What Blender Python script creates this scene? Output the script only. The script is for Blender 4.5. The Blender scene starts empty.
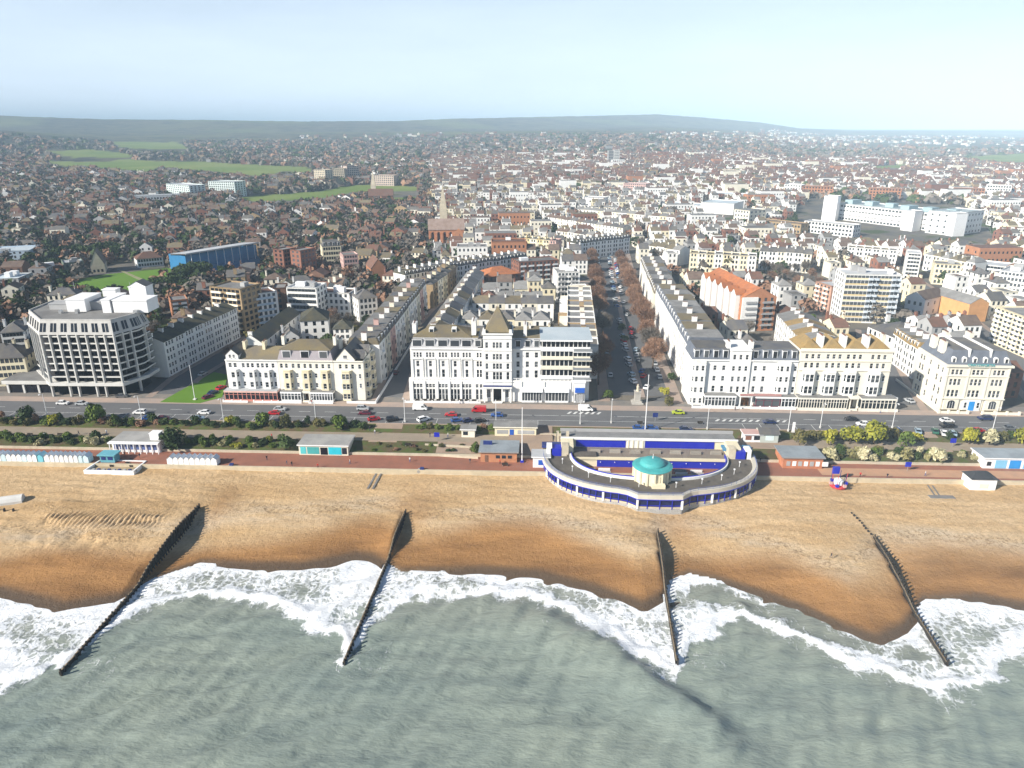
import bpy, bmesh, math, random
import numpy as np
from mathutils import Vector, Matrix, noise as mn
R=random.Random(7)
sc=bpy.context.scene; COL=sc.collection
rad=math.radians
# ---------------------------------------------------------------- camera frame
H_CAM=100.; FOC=710.; PIT=rad(19.9); YAW=rad(2.4)
CX,CY=185.4*math.sin(YAW),-185.4*math.cos(YAW)
_c,_s=math.cos(YAW),math.sin(YAW)
def G(px,py,z=8.):
    """ground point (metres, x along the seafront, y inland) seen at a picture position, at height z"""
    a=(px-512)/FOC; b=-(py-384)/FOC
    dx,dy,dz=a, math.cos(PIT)+b*math.sin(PIT), -math.sin(PIT)+b*math.cos(PIT)
    t=(z-H_CAM)/dz; x,y=dx*t,dy*t
    return (CX+x*_c-y*_s, CY+x*_s+y*_c)
def PX(u,v,z):
    x0,y0=u-CX,v-CY
    x=x0*_c+y0*_s; y=-x0*_s+y0*_c; dz=z-H_CAM
    zc=y*math.cos(PIT)-dz*math.sin(PIT); yc=y*math.sin(PIT)+dz*math.cos(PIT)
    zc=np.where(zc<1,1,zc) if isinstance(zc,np.ndarray) else max(zc,1)
    return 512+FOC*x/zc, 384-FOC*yc/zc
def lerp(a,b,t): return a+(b-a)*t
def sstep(a,b,x):
    t=np.clip((x-a)/(b-a),0,1); return t*t*(3-2*t)
# ---------------------------------------------------------------- materials
MATS={}
def nodes(name):
    m=bpy.data.materials.new(name); m.use_nodes=True
    nt=m.node_tree; b=nt.nodes['Principled BSDF']
    return m,nt,b
def mat(name,rgb,rough=.8,var=.12,scale=.35,obj=.12,metal=0,bump=0,spec=.3):
    """plain procedural surface: two scales of noise and a small change from object to object"""
    if name in MATS: return MATS[name]
    m,nt,b=nodes(name); N=nt.nodes; L=nt.links
    tc=N.new('ShaderNodeTexCoord'); n1=N.new('ShaderNodeTexNoise'); n1.inputs['Scale'].default_value=scale; n1.inputs['Detail'].default_value=5
    n1.inputs['Roughness'].default_value=.65
    L.new(tc.outputs['Object'],n1.inputs['Vector'])
    oi=N.new('ShaderNodeObjectInfo')
    mr=N.new('ShaderNodeMapRange'); mr.inputs['From Min'].default_value=.3; mr.inputs['From Max'].default_value=.7
    mr.inputs['To Min'].default_value=1-var; mr.inputs['To Max'].default_value=1+var
    L.new(n1.outputs['Fac'],mr.inputs['Value'])
    mo=N.new('ShaderNodeMapRange'); mo.inputs['To Min'].default_value=1-obj; mo.inputs['To Max'].default_value=1+obj*.6
    L.new(oi.outputs['Random'],mo.inputs['Value'])
    mu=N.new('ShaderNodeMath'); mu.operation='MULTIPLY'; L.new(mr.outputs[0],mu.inputs[0]); L.new(mo.outputs[0],mu.inputs[1])
    mx=N.new('ShaderNodeVectorMath'); mx.operation='SCALE'; mx.inputs[0].default_value=rgb
    L.new(mu.outputs[0],mx.inputs['Scale']); L.new(mx.outputs[0],b.inputs['Base Color'])
    b.inputs['Roughness'].default_value=rough; b.inputs['Metallic'].default_value=metal
    b.inputs['Specular IOR Level'].default_value=spec
    if bump:
        bp=N.new('ShaderNodeBump'); bp.inputs['Strength'].default_value=bump; bp.inputs['Distance'].default_value=.1
        n2=N.new('ShaderNodeTexNoise'); n2.inputs['Scale'].default_value=scale*8; L.new(tc.outputs['Object'],n2.inputs['Vector'])
        L.new(n2.outputs['Fac'],bp.inputs['Height']); L.new(bp.outputs[0],b.inputs['Normal'])
    MATS[name]=m; return m
def mossy(name,rgb,rgb2,rough=.85,scale=.25,thr=.5,wid=.12):
    """two tones mixed by patchy noise: slate with moss, stained tarmac, flower beds"""
    if name in MATS: return MATS[name]
    m,nt,b=nodes(name); N=nt.nodes; L=nt.links
    tc=N.new('ShaderNodeTexCoord'); n1=N.new('ShaderNodeTexNoise'); n1.inputs['Scale'].default_value=scale; n1.inputs['Detail'].default_value=6
    n1.inputs['Roughness'].default_value=.7
    L.new(tc.outputs['Object'],n1.inputs['Vector'])
    mr=N.new('ShaderNodeMapRange'); mr.inputs['From Min'].default_value=thr-wid; mr.inputs['From Max'].default_value=thr+wid
    L.new(n1.outputs['Fac'],mr.inputs['Value'])
    mx=N.new('ShaderNodeMix'); mx.data_type='RGBA'; mx.inputs['A'].default_value=(*rgb,1); mx.inputs['B'].default_value=(*rgb2,1)
    L.new(mr.outputs[0],mx.inputs['Factor'])
    oi=N.new('ShaderNodeObjectInfo'); mo=N.new('ShaderNodeMapRange'); mo.inputs['To Min'].default_value=.8; mo.inputs['To Max'].default_value=1.15
    L.new(oi.outputs['Random'],mo.inputs['Value'])
    sv=N.new('ShaderNodeVectorMath'); sv.operation='SCALE'; L.new(mx.outputs['Result'],sv.inputs[0]); L.new(mo.outputs[0],sv.inputs['Scale'])
    L.new(sv.outputs[0],b.inputs['Base Color']); b.inputs['Roughness'].default_value=rough; b.inputs['Specular IOR Level'].default_value=.25
    MATS[name]=m; return m
def glassmat(name,lo,hi,rough=.08,spec=.35):
    if name in MATS: return MATS[name]
    m,nt,b=nodes(name); N=nt.nodes; L=nt.links
    oi=N.new('ShaderNodeObjectInfo'); r=N.new('ShaderNodeValToRGB')
    r.color_ramp.elements[0].color=(*lo,1); r.color_ramp.elements[1].color=(*hi,1); r.color_ramp.elements[0].position=.35
    L.new(oi.outputs['Random'],r.inputs[0]); L.new(r.outputs[0],b.inputs['Base Color'])
    b.inputs['Roughness'].default_value=rough; b.inputs['Specular IOR Level'].default_value=spec
    MATS[name]=m; return m
WHITE=mat('white_stucco',(.80,.79,.76),.75,.06,.25,.05)
WHITE2=mat('white_paint',(.82,.82,.82),.6,.04,.3,.03)
CREAM=mat('cream_stucco',(.74,.66,.47),.75,.07,.25,.06)
IVORY=mat('ivory_stucco',(.78,.73,.60),.75,.07,.25,.06)
YELLOW=mat('yellow_stucco',(.74,.60,.32),.75,.08,.25,.08)
PINK=mat('pink_stucco',(.58,.38,.34),.75,.08,.25,.1)
PALEBLUE=mat('pale_blue_stucco',(.50,.60,.70),.75,.08,.25,.1)
BRICK=mat('red_brick',(.235,.105,.07),.85,.2,.6,.25)
BROWNBRICK=mat('brown_brick',(.17,.095,.065),.85,.2,.6,.25)
ORBRICK=mat('orange_brick',(.42,.19,.10),.85,.15,.6,.15)
TANBRICK=mat('tan_brick',(.36,.26,.15),.85,.15,.6,.15)
CONC=mat('pale_concrete',(.62,.61,.58),.85,.12,.2,.06)
GREYW=mat('grey_render',(.36,.36,.36),.85,.1,.3,.1)
SLATE=mossy('slate_roof',(.105,.105,.115),(.17,.155,.13),.75,.18)
MOSSR=mossy('mossy_slate_roof',(.15,.13,.10),(.205,.165,.09),.85,.14,.5)
OCHRER=mossy('ochre_lichen_roof',(.33,.22,.085),(.23,.165,.08),.85,.3)
TILE=mossy('red_tile_roof',(.185,.095,.068),(.13,.082,.062),.85,.4)
ORTILE=mossy('orange_tile_roof',(.43,.155,.06),(.30,.12,.06),.85,.4)
BROWNR=mossy('brown_tile_roof',(.125,.09,.075),(.18,.13,.10),.85,.3)
FLATR=mossy('grey_felt_roof',(.25,.245,.235),(.17,.165,.16),.85,.15)
PALER=mossy('pale_membrane_roof',(.50,.51,.52),(.40,.41,.42),.7,.1)
BLUER=mossy('light_blue_roof',(.54,.60,.63),(.46,.53,.57),.6,.1)
DARKR=mossy('dark_moss_roof',(.055,.06,.055),(.12,.105,.06),.85,.15)
GLASS=glassmat('window_glass',(.012,.016,.022),(.09,.10,.11))
DGLASS=glassmat('dark_glazing',(.008,.010,.016),(.025,.03,.04),.12)
BLUE=mat('royal_blue_paint',(.016,.024,.40),.4,.06,.4,.05)
NAVY=mat('navy_paint',(.02,.035,.16),.4,.08,.4,.05)
TURQ=mat('turquoise_copper',(.07,.36,.36),.5,.12,.5,.05)
TEAL=mat('teal_paint',(.10,.50,.52),.5,.08,.5,.1)
SKYB=mat('sky_blue_paint',(.22,.50,.72),.5,.06,.5,.1)
TIMBER=mat('dark_timber',(.035,.028,.022),.85,.35,1.2,.25,bump=.4)
METAL=mat('grey_metal',(.45,.46,.47),.4,.05,1,.05,.6)
RUBBER=mat('black_rubber',(.02,.02,.02),.8)
DECK=mossy('brown_deck',(.115,.10,.085),(.165,.145,.12),.85,.25)
PAVE=mossy('buff_paving',(.36,.29,.215),(.30,.25,.19),.85,.25)
REDPAVE=mossy('red_tarmac',(.30,.125,.08),(.24,.11,.075),.85,.2)
ROADM=mossy('asphalt',(.115,.117,.122),(.15,.148,.148),.85,.08,.5,.25)
PAVEM=mossy('pinkish_paving',(.37,.28,.225),(.30,.245,.21),.85,.2)
LINEM=mat('white_road_paint',(.6,.6,.58),.7,.2,.8,.1)
GRASS=mossy('mown_grass',(.095,.20,.018),(.14,.26,.025),.9,.05,.5,.3)
SOIL=mossy('planted_soil',(.11,.075,.045),(.07,.10,.022),.95,.3)
STONE=mat('pale_stone',(.55,.48,.36),.85,.15,.5,.1)
SKIN=mat('skin',(.55,.33,.24),.6)
def leafmat(name,lo,hi,rough=.7):
    """leaf colours vary from leaf clump to leaf clump and from plant to plant"""
    m,nt,b=nodes(name); N=nt.nodes; L=nt.links
    tc=N.new('ShaderNodeTexCoord'); n1=N.new('ShaderNodeTexNoise'); n1.inputs['Scale'].default_value=1.1; n1.inputs['Detail'].default_value=4
    L.new(tc.outputs['Object'],n1.inputs['Vector'])
    oi=N.new('ShaderNodeObjectInfo'); ad=N.new('ShaderNodeMath'); ad.operation='MULTIPLY_ADD'; ad.inputs[1].default_value=.5; 
    L.new(oi.outputs['Random'],ad.inputs[0]); L.new(n1.outputs['Fac'],ad.inputs[2])
    r=N.new('ShaderNodeValToRGB'); r.color_ramp.elements[0].position=.45; r.color_ramp.elements[1].position=1.0
    r.color_ramp.elements[0].color=(*lo,1); r.color_ramp.elements[1].color=(*hi,1)
    L.new(ad.outputs[0],r.inputs[0]); L.new(r.outputs[0],b.inputs['Base Color'])
    b.inputs['Roughness'].default_value=rough; b.inputs['Specular IOR Level'].default_value=.2
    MATS[name]=m; return m
LEAFD=leafmat('dark_evergreen_leaves',(.018,.035,.010),(.055,.085,.022))
LEAFG=leafmat('green_leaves',(.045,.075,.014),(.12,.17,.03))
LEAFY=leafmat('yellow_green_leaves',(.16,.18,.02),(.36,.33,.035))
LEAFB=leafmat('straw_plumes',(.22,.20,.08),(.50,.46,.29))
LEAFO=leafmat('olive_leaves',(.075,.075,.025),(.16,.14,.05))
TWIG=leafmat('bare_twigs',(.15,.08,.05),(.33,.195,.125))
TWIGG=leafmat('grey_bare_twigs',(.095,.082,.070),(.20,.172,.142))
BARK=mat('bark',(.09,.065,.045),.9,.3,1.5,.2)
# ---------------------------------------------------------------- mesh builder
class MB:
    def __init__(s): s.v=[];s.f=[];s.m=[]
    def poly(s,pts,m=0):
        i=len(s.v); s.v+=[tuple(p) for p in pts]; s.f.append(tuple(range(i,i+len(pts)))); s.m.append(m)
    def box(s,x0,y0,z0,x1,y1,z1,m=0,mt=None,bottom=False):
        mt=m if mt is None else mt
        s.poly([(x0,y0,z0),(x1,y0,z0),(x1,y0,z1),(x0,y0,z1)],m)
        s.poly([(x1,y0,z0),(x1,y1,z0),(x1,y1,z1),(x1,y0,z1)],m)
        s.poly([(x1,y1,z0),(x0,y1,z0),(x0,y1,z1),(x1,y1,z1)],m)
        s.poly([(x0,y1,z0),(x0,y0,z0),(x0,y0,z1),(x0,y1,z1)],m)
        s.poly([(x0,y0,z1),(x1,y0,z1),(x1,y1,z1),(x0,y1,z1)],mt)
        if bottom: s.poly([(x0,y1,z0),(x1,y1,z0),(x1,y0,z0),(x0,y0,z0)],m)
        return s
    def prism(s,pl,z0,z1,m=0,mt=None,top=True,bottom=False):
        n=len(pl); mt=m if mt is None else mt
        for i in range(n):
            a,b=pl[i],pl[(i+1)%n]
            s.poly([(a[0],a[1],z0),(b[0],b[1],z0),(b[0],b[1],z1),(a[0],a[1],z1)],m)
        if top: s.poly([(p[0],p[1],z1) for p in pl],mt)
        if bottom: s.poly([(p[0],p[1],z0) for p in reversed(pl)],m)
        return s
    def ring(s,po,pi,z0,z1,m=0,mt=None,closed=False):
        """a wall between two plan outlines of equal length"""
        mt=m if mt is None else mt; n=len(po); k=n if closed else n-1
        for i in range(k):
            a,b=po[i],po[(i+1)%n]; c,d=pi[(i+1)%n],pi[i]
            s.poly([(*a,z0),(*b,z0),(*b,z1),(*a,z1)],m)
            s.poly([(*c,z0),(*d,z0),(*d,z1),(*c,z1)],m)
            s.poly([(*a,z1),(*b,z1),(*c,z1),(*d,z1)],mt)
        if not closed:
            for a,d in ((po[0],pi[0]),(po[-1],pi[-1])): s.poly([(*a,z0),(*d,z0),(*d,z1),(*a,z1)],m)
        return s
    def tube(s,p,q,r0,r1=None,n=6,m=0,cap=True):
        r1=r0 if r1 is None else r1
        p,q=Vector(p),Vector(q); d=(q-p).normalized()
        a=d.orthogonal().normalized(); b=d.cross(a)
        c0=[p+(a*math.cos(t)+b*math.sin(t))*r0 for t in [2*math.pi*i/n for i in range(n)]]
        c1=[q+(a*math.cos(t)+b*math.sin(t))*r1 for t in [2*math.pi*i/n for i in range(n)]]
        for i in range(n):
            j=(i+1)%n; s.poly([c0[i],c0[j],c1[j],c1[i]],m)
        if cap: s.poly(c1,m); s.poly(c0[::-1],m)
        return s
    def lathe(s,prof,n=24,m=0,cx=0,cy=0):
        for (r0,z0),(r1,z1) in zip(prof,prof[1:]):
            for i in range(n):
                t0,t1=2*math.pi*i/n,2*math.pi*(i+1)/n
                pts=[(cx+r0*math.cos(t0),cy+r0*math.sin(t0),z0),(cx+r0*math.cos(t1),cy+r0*math.sin(t1),z0),
                     (cx+r1*math.cos(t1),cy+r1*math.sin(t1),z1),(cx+r1*math.cos(t0),cy+r1*math.sin(t0),z1)]
                if r1<1e-4: pts=pts[:3]
                if r0<1e-4: pts=[pts[0],pts[2],pts[3]]
                s.poly(pts,m)
        return s
    def mesh(s,name,mats):
        me=bpy.data.meshes.new(name); me.from_pydata(s.v,[],s.f)
        for m in mats: me.materials.append(m)
        me.polygons.foreach_set('material_index',s.m); me.update(); return me
    def build(s,name,mats,parent=None,loc=(0,0,0),rz=0,smooth=False):
        if not isinstance(mats,(list,tuple)): mats=[mats]
        me=s.mesh(name,mats)
        if smooth: weld(me); me.polygons.foreach_set('use_smooth',[True]*len(me.polygons))
        return link(name,me,parent,loc,rz)
def weld(me):
    bm=bmesh.new(); bm.from_mesh(me); bmesh.ops.remove_doubles(bm,verts=bm.verts,dist=1e-3); bm.to_mesh(me); bm.free()
def link(name,me,parent=None,loc=(0,0,0),rz=0):
    o=bpy.data.objects.new(name,me); COL.objects.link(o); o.location=loc; o.rotation_euler=(0,0,rz)
    if parent is not None: o.parent=parent
    return o
LABELS={}
def tag(o,label=None,cat=None,group=None,kind=None):
    if label: o['label']=label
    if cat: o['category']=cat
    if group: o['group']=group
    if kind: o['kind']=kind
    return o
def thing(name,label,cat,loc=(0,0,0),rz=0,group=None):
    o=bpy.data.objects.new(name,None); COL.objects.link(o); o.location=loc; o.rotation_euler=(0,0,rz)
    o.empty_display_size=.3
    return tag(o,label,cat,group)
def struct(name,mb,mats):
    return tag(mb.build(name,mats),kind='structure')
KIDS={}
def dup(o,loc,rz=None,label=None,group=None,scale=None):
    """copy a thing, its parts and their sub-parts"""
    def cp(x,p):
        c=x.copy(); COL.objects.link(c)
        if p is not None: c.parent=p
        for k in x.children: cp(k,c)
        return c
    r=cp(o,None); r.location=loc
    if rz is not None: r.rotation_euler=(0,0,rz)
    if scale: r.scale=scale
    if label: r['label']=label
    if group: r['group']=group
    return r
ORD='first second third fourth fifth sixth seventh eighth ninth tenth eleventh twelfth thirteenth fourteenth fifteenth sixteenth seventeenth eighteenth nineteenth twentieth twenty-first twenty-second twenty-third twenty-fourth twenty-fifth twenty-sixth twenty-seventh twenty-eighth twenty-ninth thirtieth'.split()
for _t in ('thirty','forty','fifty','sixty','seventy','eighty'): ORD+=[_t+'-'+o for o in ORD[:9]]+[{'thirty':'fortieth','forty':'fiftieth','fifty':'sixtieth','sixty':'seventieth','seventy':'eightieth','eighty':'ninetieth'}[_t]]
def nth(i): return ORD[i]
# ---------------------------------------------------------------- terrain
RIDGE=np.array([(-400,112),(-200,113),(0,115.5),(60,118),(110,119.5),(200,120),(300,121.5),(400,121),(450,119),(540,117),(590,116),(655,114.5),(700,117.5),(760,122.5),(800,128.5),(850,131),(1024,131),(1400,131)],float)
def terrain(u,v):
    u=np.asarray(u,float); v=np.asarray(v,float)
    x0,y0=u-CX,v-CY; x=x0*_c+y0*_s; y=np.maximum(-x0*_s+y0*_c,1)
    px=512+755*x/y
    yr=lerp(4600,6600,sstep(250,800,px)); zr=100+(127-np.interp(px,RIDGE[:,0],RIDGE[:,1]))*yr/803
    t=y; b=8.
    fr=np.where(t<700,0,np.where(t<1900,.14*(t-700)/1200,np.where(t<3000,.14+.16*(t-1900)/1100,
       np.where(t<.82*yr,.30+.25*(t-3000)/(.82*yr-3000),np.where(t<.96*yr,.55+.43*(t-.82*yr)/(.14*yr),np.where(t<yr,.98+.02*(t-.96*yr)/(.04*yr),1-.25*sstep(yr,3*yr,t)))))))
    z=b+(zr-b)*fr
    z=z+34*np.exp(-((px+5)/75)**2-((t-2750)/520)**2)+14*np.exp(-((px-470)/160)**2-((t-3300)/420)**2)
    # under the sea front the sheet drops below the built terraces
    z=np.where(v<52,np.where(v<-4,-6,np.where(v<14,2.5,np.where(v<34,2.5+(7.8-2.5)*(v-14)/20,7.85))),z)
    return z
def gz(u,v): return float(terrain(u,v))
FIELDS=[[(37,160),(95,162),(125,159),(160,161),(207,162),(256,165),(306,167),(318,172),(281,172),(256,176),(207,171),(160,167),(147,172),(120,170),(95,167),(62,166)],
 [(240,196),(281,194),(318,191),(351,185),(421,186),(418,191),(356,192),(318,199),(281,201),(240,202)],
 [(112,141),(175,141),(192,149),(150,149),(120,147)],[(45,151),(90,149),(140,155),(125,158),(70,157)],
 [(958,157),(1040,154),(1040,164),(985,161)],[(870,166),(910,164),(905,168),(875,169)],[(385,199),(420,197),(425,201),(390,203)]]
def inpoly(px,py,pl):
    r=np.zeros(px.shape,bool); n=len(pl)
    for i in range(n):
        (x0,y0),(x1,y1)=pl[i],pl[(i+1)%n]
        c=((y0>py)!=(y1>py))&(px<(x1-x0)*(py-y0)/((y1-y0) or 1e-9)+x0); r^=c
    return r
def grid_mesh(name,X,Y,Z,attrs=None):
    """X,Y,Z are (rows, cols) arrays"""
    h,w=X.shape; me=bpy.data.meshes.new(name)
    idx=np.arange(h*w).reshape(h,w)
    q=np.stack([idx[:-1,:-1],idx[:-1,1:],idx[1:,1:],idx[1:,:-1]],-1).reshape(-1,4)
    me.vertices.add(h*w); me.vertices.foreach_set('co',np.stack([X,Y,Z],-1).reshape(-1).astype(np.float32))
    me.loops.add(q.size); me.loops.foreach_set('vertex_index',q.reshape(-1).astype(np.int32))
    me.polygons.add(len(q)); me.polygons.foreach_set('loop_start',np.arange(0,q.size,4,dtype=np.int32))
    try: me.polygons.foreach_set('loop_total',np.full(len(q),4,np.int32))
    except Exception: pass
    me.update(calc_edges=True)
    me.polygons.foreach_set('use_smooth',np.ones(len(q),bool))
    for k,a in (attrs or {}).items():
        at=me.attributes.new(k,'FLOAT','POINT'); at.data.foreach_set('value',a.reshape(-1).astype(np.float32))
    return me
def nz(X,Y,sx,sy,seed=0,oct=3):
    """smooth value noise on arrays"""
    rs=np.random.RandomState(seed); T=rs.rand(256,256); out=np.zeros(X.shape); amp=1; tot=0
    for o in range(oct):
        a=X*sx*2**o+17.3*o; b=Y*sy*2**o+9.1*o
        i=np.floor(a).astype(int); j=np.floor(b).astype(int); f=a-i; g=b-j
        f=f*f*(3-2*f); g=g*g*(3-2*g)
        t=lambda p,q:T[p%256,q%256]
        out+=amp*((t(i,j)*(1-f)+t(i+1,j)*f)*(1-g)+(t(i,j+1)*(1-f)+t(i+1,j+1)*f)*g); tot+=amp; amp*=.5
    return out/tot
def attr_node(N,name):
    a=N.new('ShaderNodeAttribute'); a.attribute_name=name; return a
def mixc(nt,f,a,b):
    mx=nt.nodes.new('ShaderNodeMix'); mx.data_type='RGBA'
    for s,x in (('A',a),('B',b)):
        if isinstance(x,tuple): mx.inputs[s].default_value=(*x,1)
        else: nt.links.new(x,mx.inputs[s])
    nt.links.new(f,mx.inputs['Factor']); return mx.outputs['Result']
def noisef(nt,vec,scale,lo,hi,detail=5,rough=.6,a=0.,b=1.):
    n=nt.nodes.new('ShaderNodeTexNoise'); n.inputs['Scale'].default_value=scale; n.inputs['Detail'].default_value=detail; n.inputs['Roughness'].default_value=rough
    nt.links.new(vec,n.inputs['Vector'])
    m=nt.nodes.new('ShaderNodeMapRange'); m.inputs['From Min'].default_value=lo; m.inputs['From Max'].default_value=hi; m.inputs['To Min'].default_value=a; m.inputs['To Max'].default_value=b
    nt.links.new(n.outputs['Fac'],m.inputs['Value']); return m.outputs[0]
def mth(nt,op,a,b=None,c=None,clamp=False):
    n=nt.nodes.new('ShaderNodeMath'); n.operation=op; n.use_clamp=clamp
    for i,x in enumerate((a,b,c)):
        if x is None: continue
        if isinstance(x,(int,float)): n.inputs[i].default_value=x
        else: nt.links.new(x,n.inputs[i])
    return n.outputs[0]
def smap(nt,x,lo,hi,a=0.,b=1.):
    m=nt.nodes.new('ShaderNodeMapRange'); m.interpolation_type='SMOOTHSTEP'
    for k,vv in (('From Min',lo),('From Max',hi),('To Min',a),('To Max',b)):
        if isinstance(vv,(int,float)): m.inputs[k].default_value=vv
        else: nt.links.new(vv,m.inputs[k])
    nt.links.new(x,m.inputs['Value']); return m.outputs[0]
def build_ground():
    ang=np.concatenate([np.linspace(-88,-47,14)[:-1],np.linspace(-47,47,330),np.linspace(47,88,14)[1:]])
    r=np.concatenate([[120],170*np.power(28000/170.,np.linspace(0,1,250))])
    A,Rr=np.meshgrid(np.radians(ang)-YAW,r); X=CX+Rr*np.sin(A); Y=CY+Rr*np.cos(A)
    Z=terrain(X,Y)
    far=sstep(1500,3500,Rr)
    n=nz(X,Y,1/700.,1/700.,3,3)-.5
    n2=nz(X,Y,1/40.,1/40.,5,2)-.5
    px,py=PX(X,Y,Z)
    fm=np.zeros(X.shape)
    for pl in FIELDS:
        fm=np.maximum(fm,inpoly(px+(n2)*2,py+n2*1.5,pl).astype(float))
    down=sstep(.55,.75,nz(X,Y,1/500.,1/260.,11,2))*sstep(2600,3200,Rr)*.5
    Z=Z+far*(n*14*sstep(.0,.2,np.abs(np.interp(px,RIDGE[:,0],RIDGE[:,1])-py)/20)+n2*7*(1-fm))*(Rr<9000)
    wood=sstep(1000,1700,Rr)*(1-fm)
    me=grid_mesh('ground',X,Y,Z,{'field':fm+down*(1-fm)*.6,'wood':wood})
    m,nt,b=nodes('town_ground'); N=nt.nodes
    geo=N.new('ShaderNodeNewGeometry'); P=geo.outputs['Position']
    town=mixc(nt,noisef(nt,P,.05,.42,.58),(.11,.105,.10),(.17,.15,.12))
    town=mixc(nt,noisef(nt,P,.025,.55,.62),town,(.055,.075,.028))
    wood=mixc(nt,noisef(nt,P,.012,.38,.62,9,.75),(.006,.013,.012),(.13,.115,.07)); wood=mixc(nt,noisef(nt,P,.0022,.52,.64,4,.6,0,.6),wood,(.13,.13,.06))
    fld=mixc(nt,noisef(nt,P,.006,.4,.6),(.13,.19,.04),(.19,.23,.065))
    c=mixc(nt,attr_node(N,'wood').outputs['Fac'],town,wood)
    c=mixc(nt,attr_node(N,'field').outputs['Fac'],c,fld)
    nt.links.new(c,b.inputs['Base Color']); b.inputs['Roughness'].default_value=.95; b.inputs['Specular IOR Level'].default_value=.1
    me.materials.append(m); o=link('ground',me); tag(o,kind='structure'); return o
build_ground()
# ---------------------------------------------------------------- sea front strips (profile from the beach to the buildings)
XL,XR=-420,420
def strip(name,pts,mats,x0=XL,x1=XR,n=1):
    """sheet along the sea front through (v,z) profile points"""
    mb=MB()
    for i,((v0,z0),(v1,z1)) in enumerate(zip(pts,pts[1:])):
        for k in range(n):
            a=lerp(x0,x1,k/n); b=lerp(x0,x1,(k+1)/n)
            mb.poly([(a,v0,z0),(b,v0,z0),(b,v1,z1),(a,v1,z1)],0)
    return struct(name,mb,mats)
strip('lower_promenade',[(1.6,5.0),(10.9,5.0)],[REDPAVE])
tag(MB().box(XL,.9,1.5,XR,1.6,5.22,0).build('sea_wall',[mat('sea_wall_concrete',(.52,.44,.31),.85,.15,.4,0)]),'low pale concrete sea wall between shingle beach and red promenade','sea wall',kind='thing')
tag(MB().box(XL,10.9,4,XR,11.35,5.75,0).build('retaining_wall',[STONE]),'low buff retaining wall below the planted promenade bank','wall',kind='thing')
strip('planted_bank',[(11.35,5.7),(17.3,6.95)],[SOIL])
strip('upper_promenade',[(17.3,7.0),(23.4,7.0)],[PAVE])
strip('shrub_bed',[(23.4,7.0),(23.4,7.15),(28.6,7.95)],[SOIL])
strip('parking_kerb',[(28.6,7.8),(28.6,8.13),(28.9,8.13),(28.9,8.0)],[PAVEM])
strip('seafront_road',[(28.9,8.0),(43.4,8.0)],[ROADM])
strip('pavement',[(43.4,8.0),(43.4,8.13),(47.6,8.14)],[PAVEM])
strip('forecourt',[(47.6,8.10),(52.5,8.10)],[mossy('forecourt_paving',(.27,.235,.2),(.2,.19,.175),.85,.3)])
mb=MB()
for x in np.arange(-210,215,9.): 
    if not (22<x<32): mb.box(x,37.85,8.0,x+(8.2 if -10<x<70 else 4),38.0,8.012,0)
for x in np.arange(-200,200,5.6):
    if x<10 or x>72: mb.box(x,29.2,8.0,x+.14,33.4,8.012,0)
mb.box(-210,33.5,8.0,210,33.62,8.012,0)
for i in range(11): mb.poly([(66+i*2.2,35.2,8.012),(66.9+i*2.2,35.2,8.012),(68.2+i*2.2,36.9,8.012),(67.3+i*2.2,36.9,8.012)])
for i in range(6): mb.poly([(17+i*2,39.6,8.012),(17.9+i*2,39.6,8.012),(19+i*2,41.6,8.012),(18.1+i*2,41.6,8.012)])
struct('road_markings',mb,[LINEM])
# red cycle strips and joints on the lower promenade
mb=MB()
mb.box(90,3.2,5.0,XR,7.9,5.012,0)
struct('promenade_path',mb,[mossy('buff_promenade_band',(.44,.25,.15),(.36,.22,.14),.85,.2)])
# ---------------------------------------------------------------- beach
WATER_PX=[(-60,590),(0,592),(60,606),(105,600),(118,598),(150,580),(200,563),(250,566),(300,566),(355,556),(372,558),(400,572),(480,570),(540,574),(600,590),(645,606),(664,596),(672,580),(690,574),(720,580),(750,590),(800,607),(850,630),(880,640),(905,628),(925,600),(980,598),(1023,606),(1090,612)]
OUTER_PX=[(-60,700),(0,692),(40,676),(62,664),(66,650),(120,622),(160,606),(200,594),(260,602),(320,628),(338,634),(345,660),(380,610),(420,592),(470,588),(530,600),(580,618),(620,642),(660,668),(676,676),(690,642),(740,610),(800,640),(850,662),(900,676),(940,690),(963,696),(985,690),(1023,650),(1090,640)]
_wp=np.array([G(x,y,.3) for x,y in WATER_PX]); _op=np.array([G(x,y,.2) for x,y in OUTER_PX])
_wp=_wp[np.argsort(_wp[:,0])]; _op=_op[np.argsort(_op[:,0])]
def waterline(u): return np.interp(u,_wp[:,0],_wp[:,1])
def outerline(u): return np.interp(u,_op[:,0],_op[:,1])
GROYNES=[(G(198,505,4.),(-84.2,-79)),(G(404.5,508,4.),(-30.2,-74)),(G(657,528,3.8),(35.4,-71)),(G(874,535,3.6),(88.5,-69))]
def gx(i,v):
    (x0,v0),(x1,v1)=GROYNES[i]; return x0+(x1-x0)*(v-v0)/(v1-v0)
def beach_z(u,v):
    s=v-waterline(u)
    z=np.interp(s,[-30,-8,0,8,18,30,42,60],[-2.2,-.5,.28,1.15,2.3,3.3,3.9,4.1])
    for i,dr in enumerate((2.8,3.2,2.8,2.2)):
        d=u-gx(i,v); m=sstep(GROYNES[i][0][1]+3,GROYNES[i][0][1]-12,v)
        z=z-np.where(d>0,dr*np.exp(-np.maximum(d,0)/6.),0)*m*sstep(.0,.5,z)+np.where(d<=0,(1.6,1.6,1.2,.8)[i]*np.exp(-np.maximum(-d,0)/9.),0)*m*sstep(.3,1.2,z)
    z=np.where(s>.5,np.maximum(z,.42+.012*s),z)
    return np.minimum(z,4.3)
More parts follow.
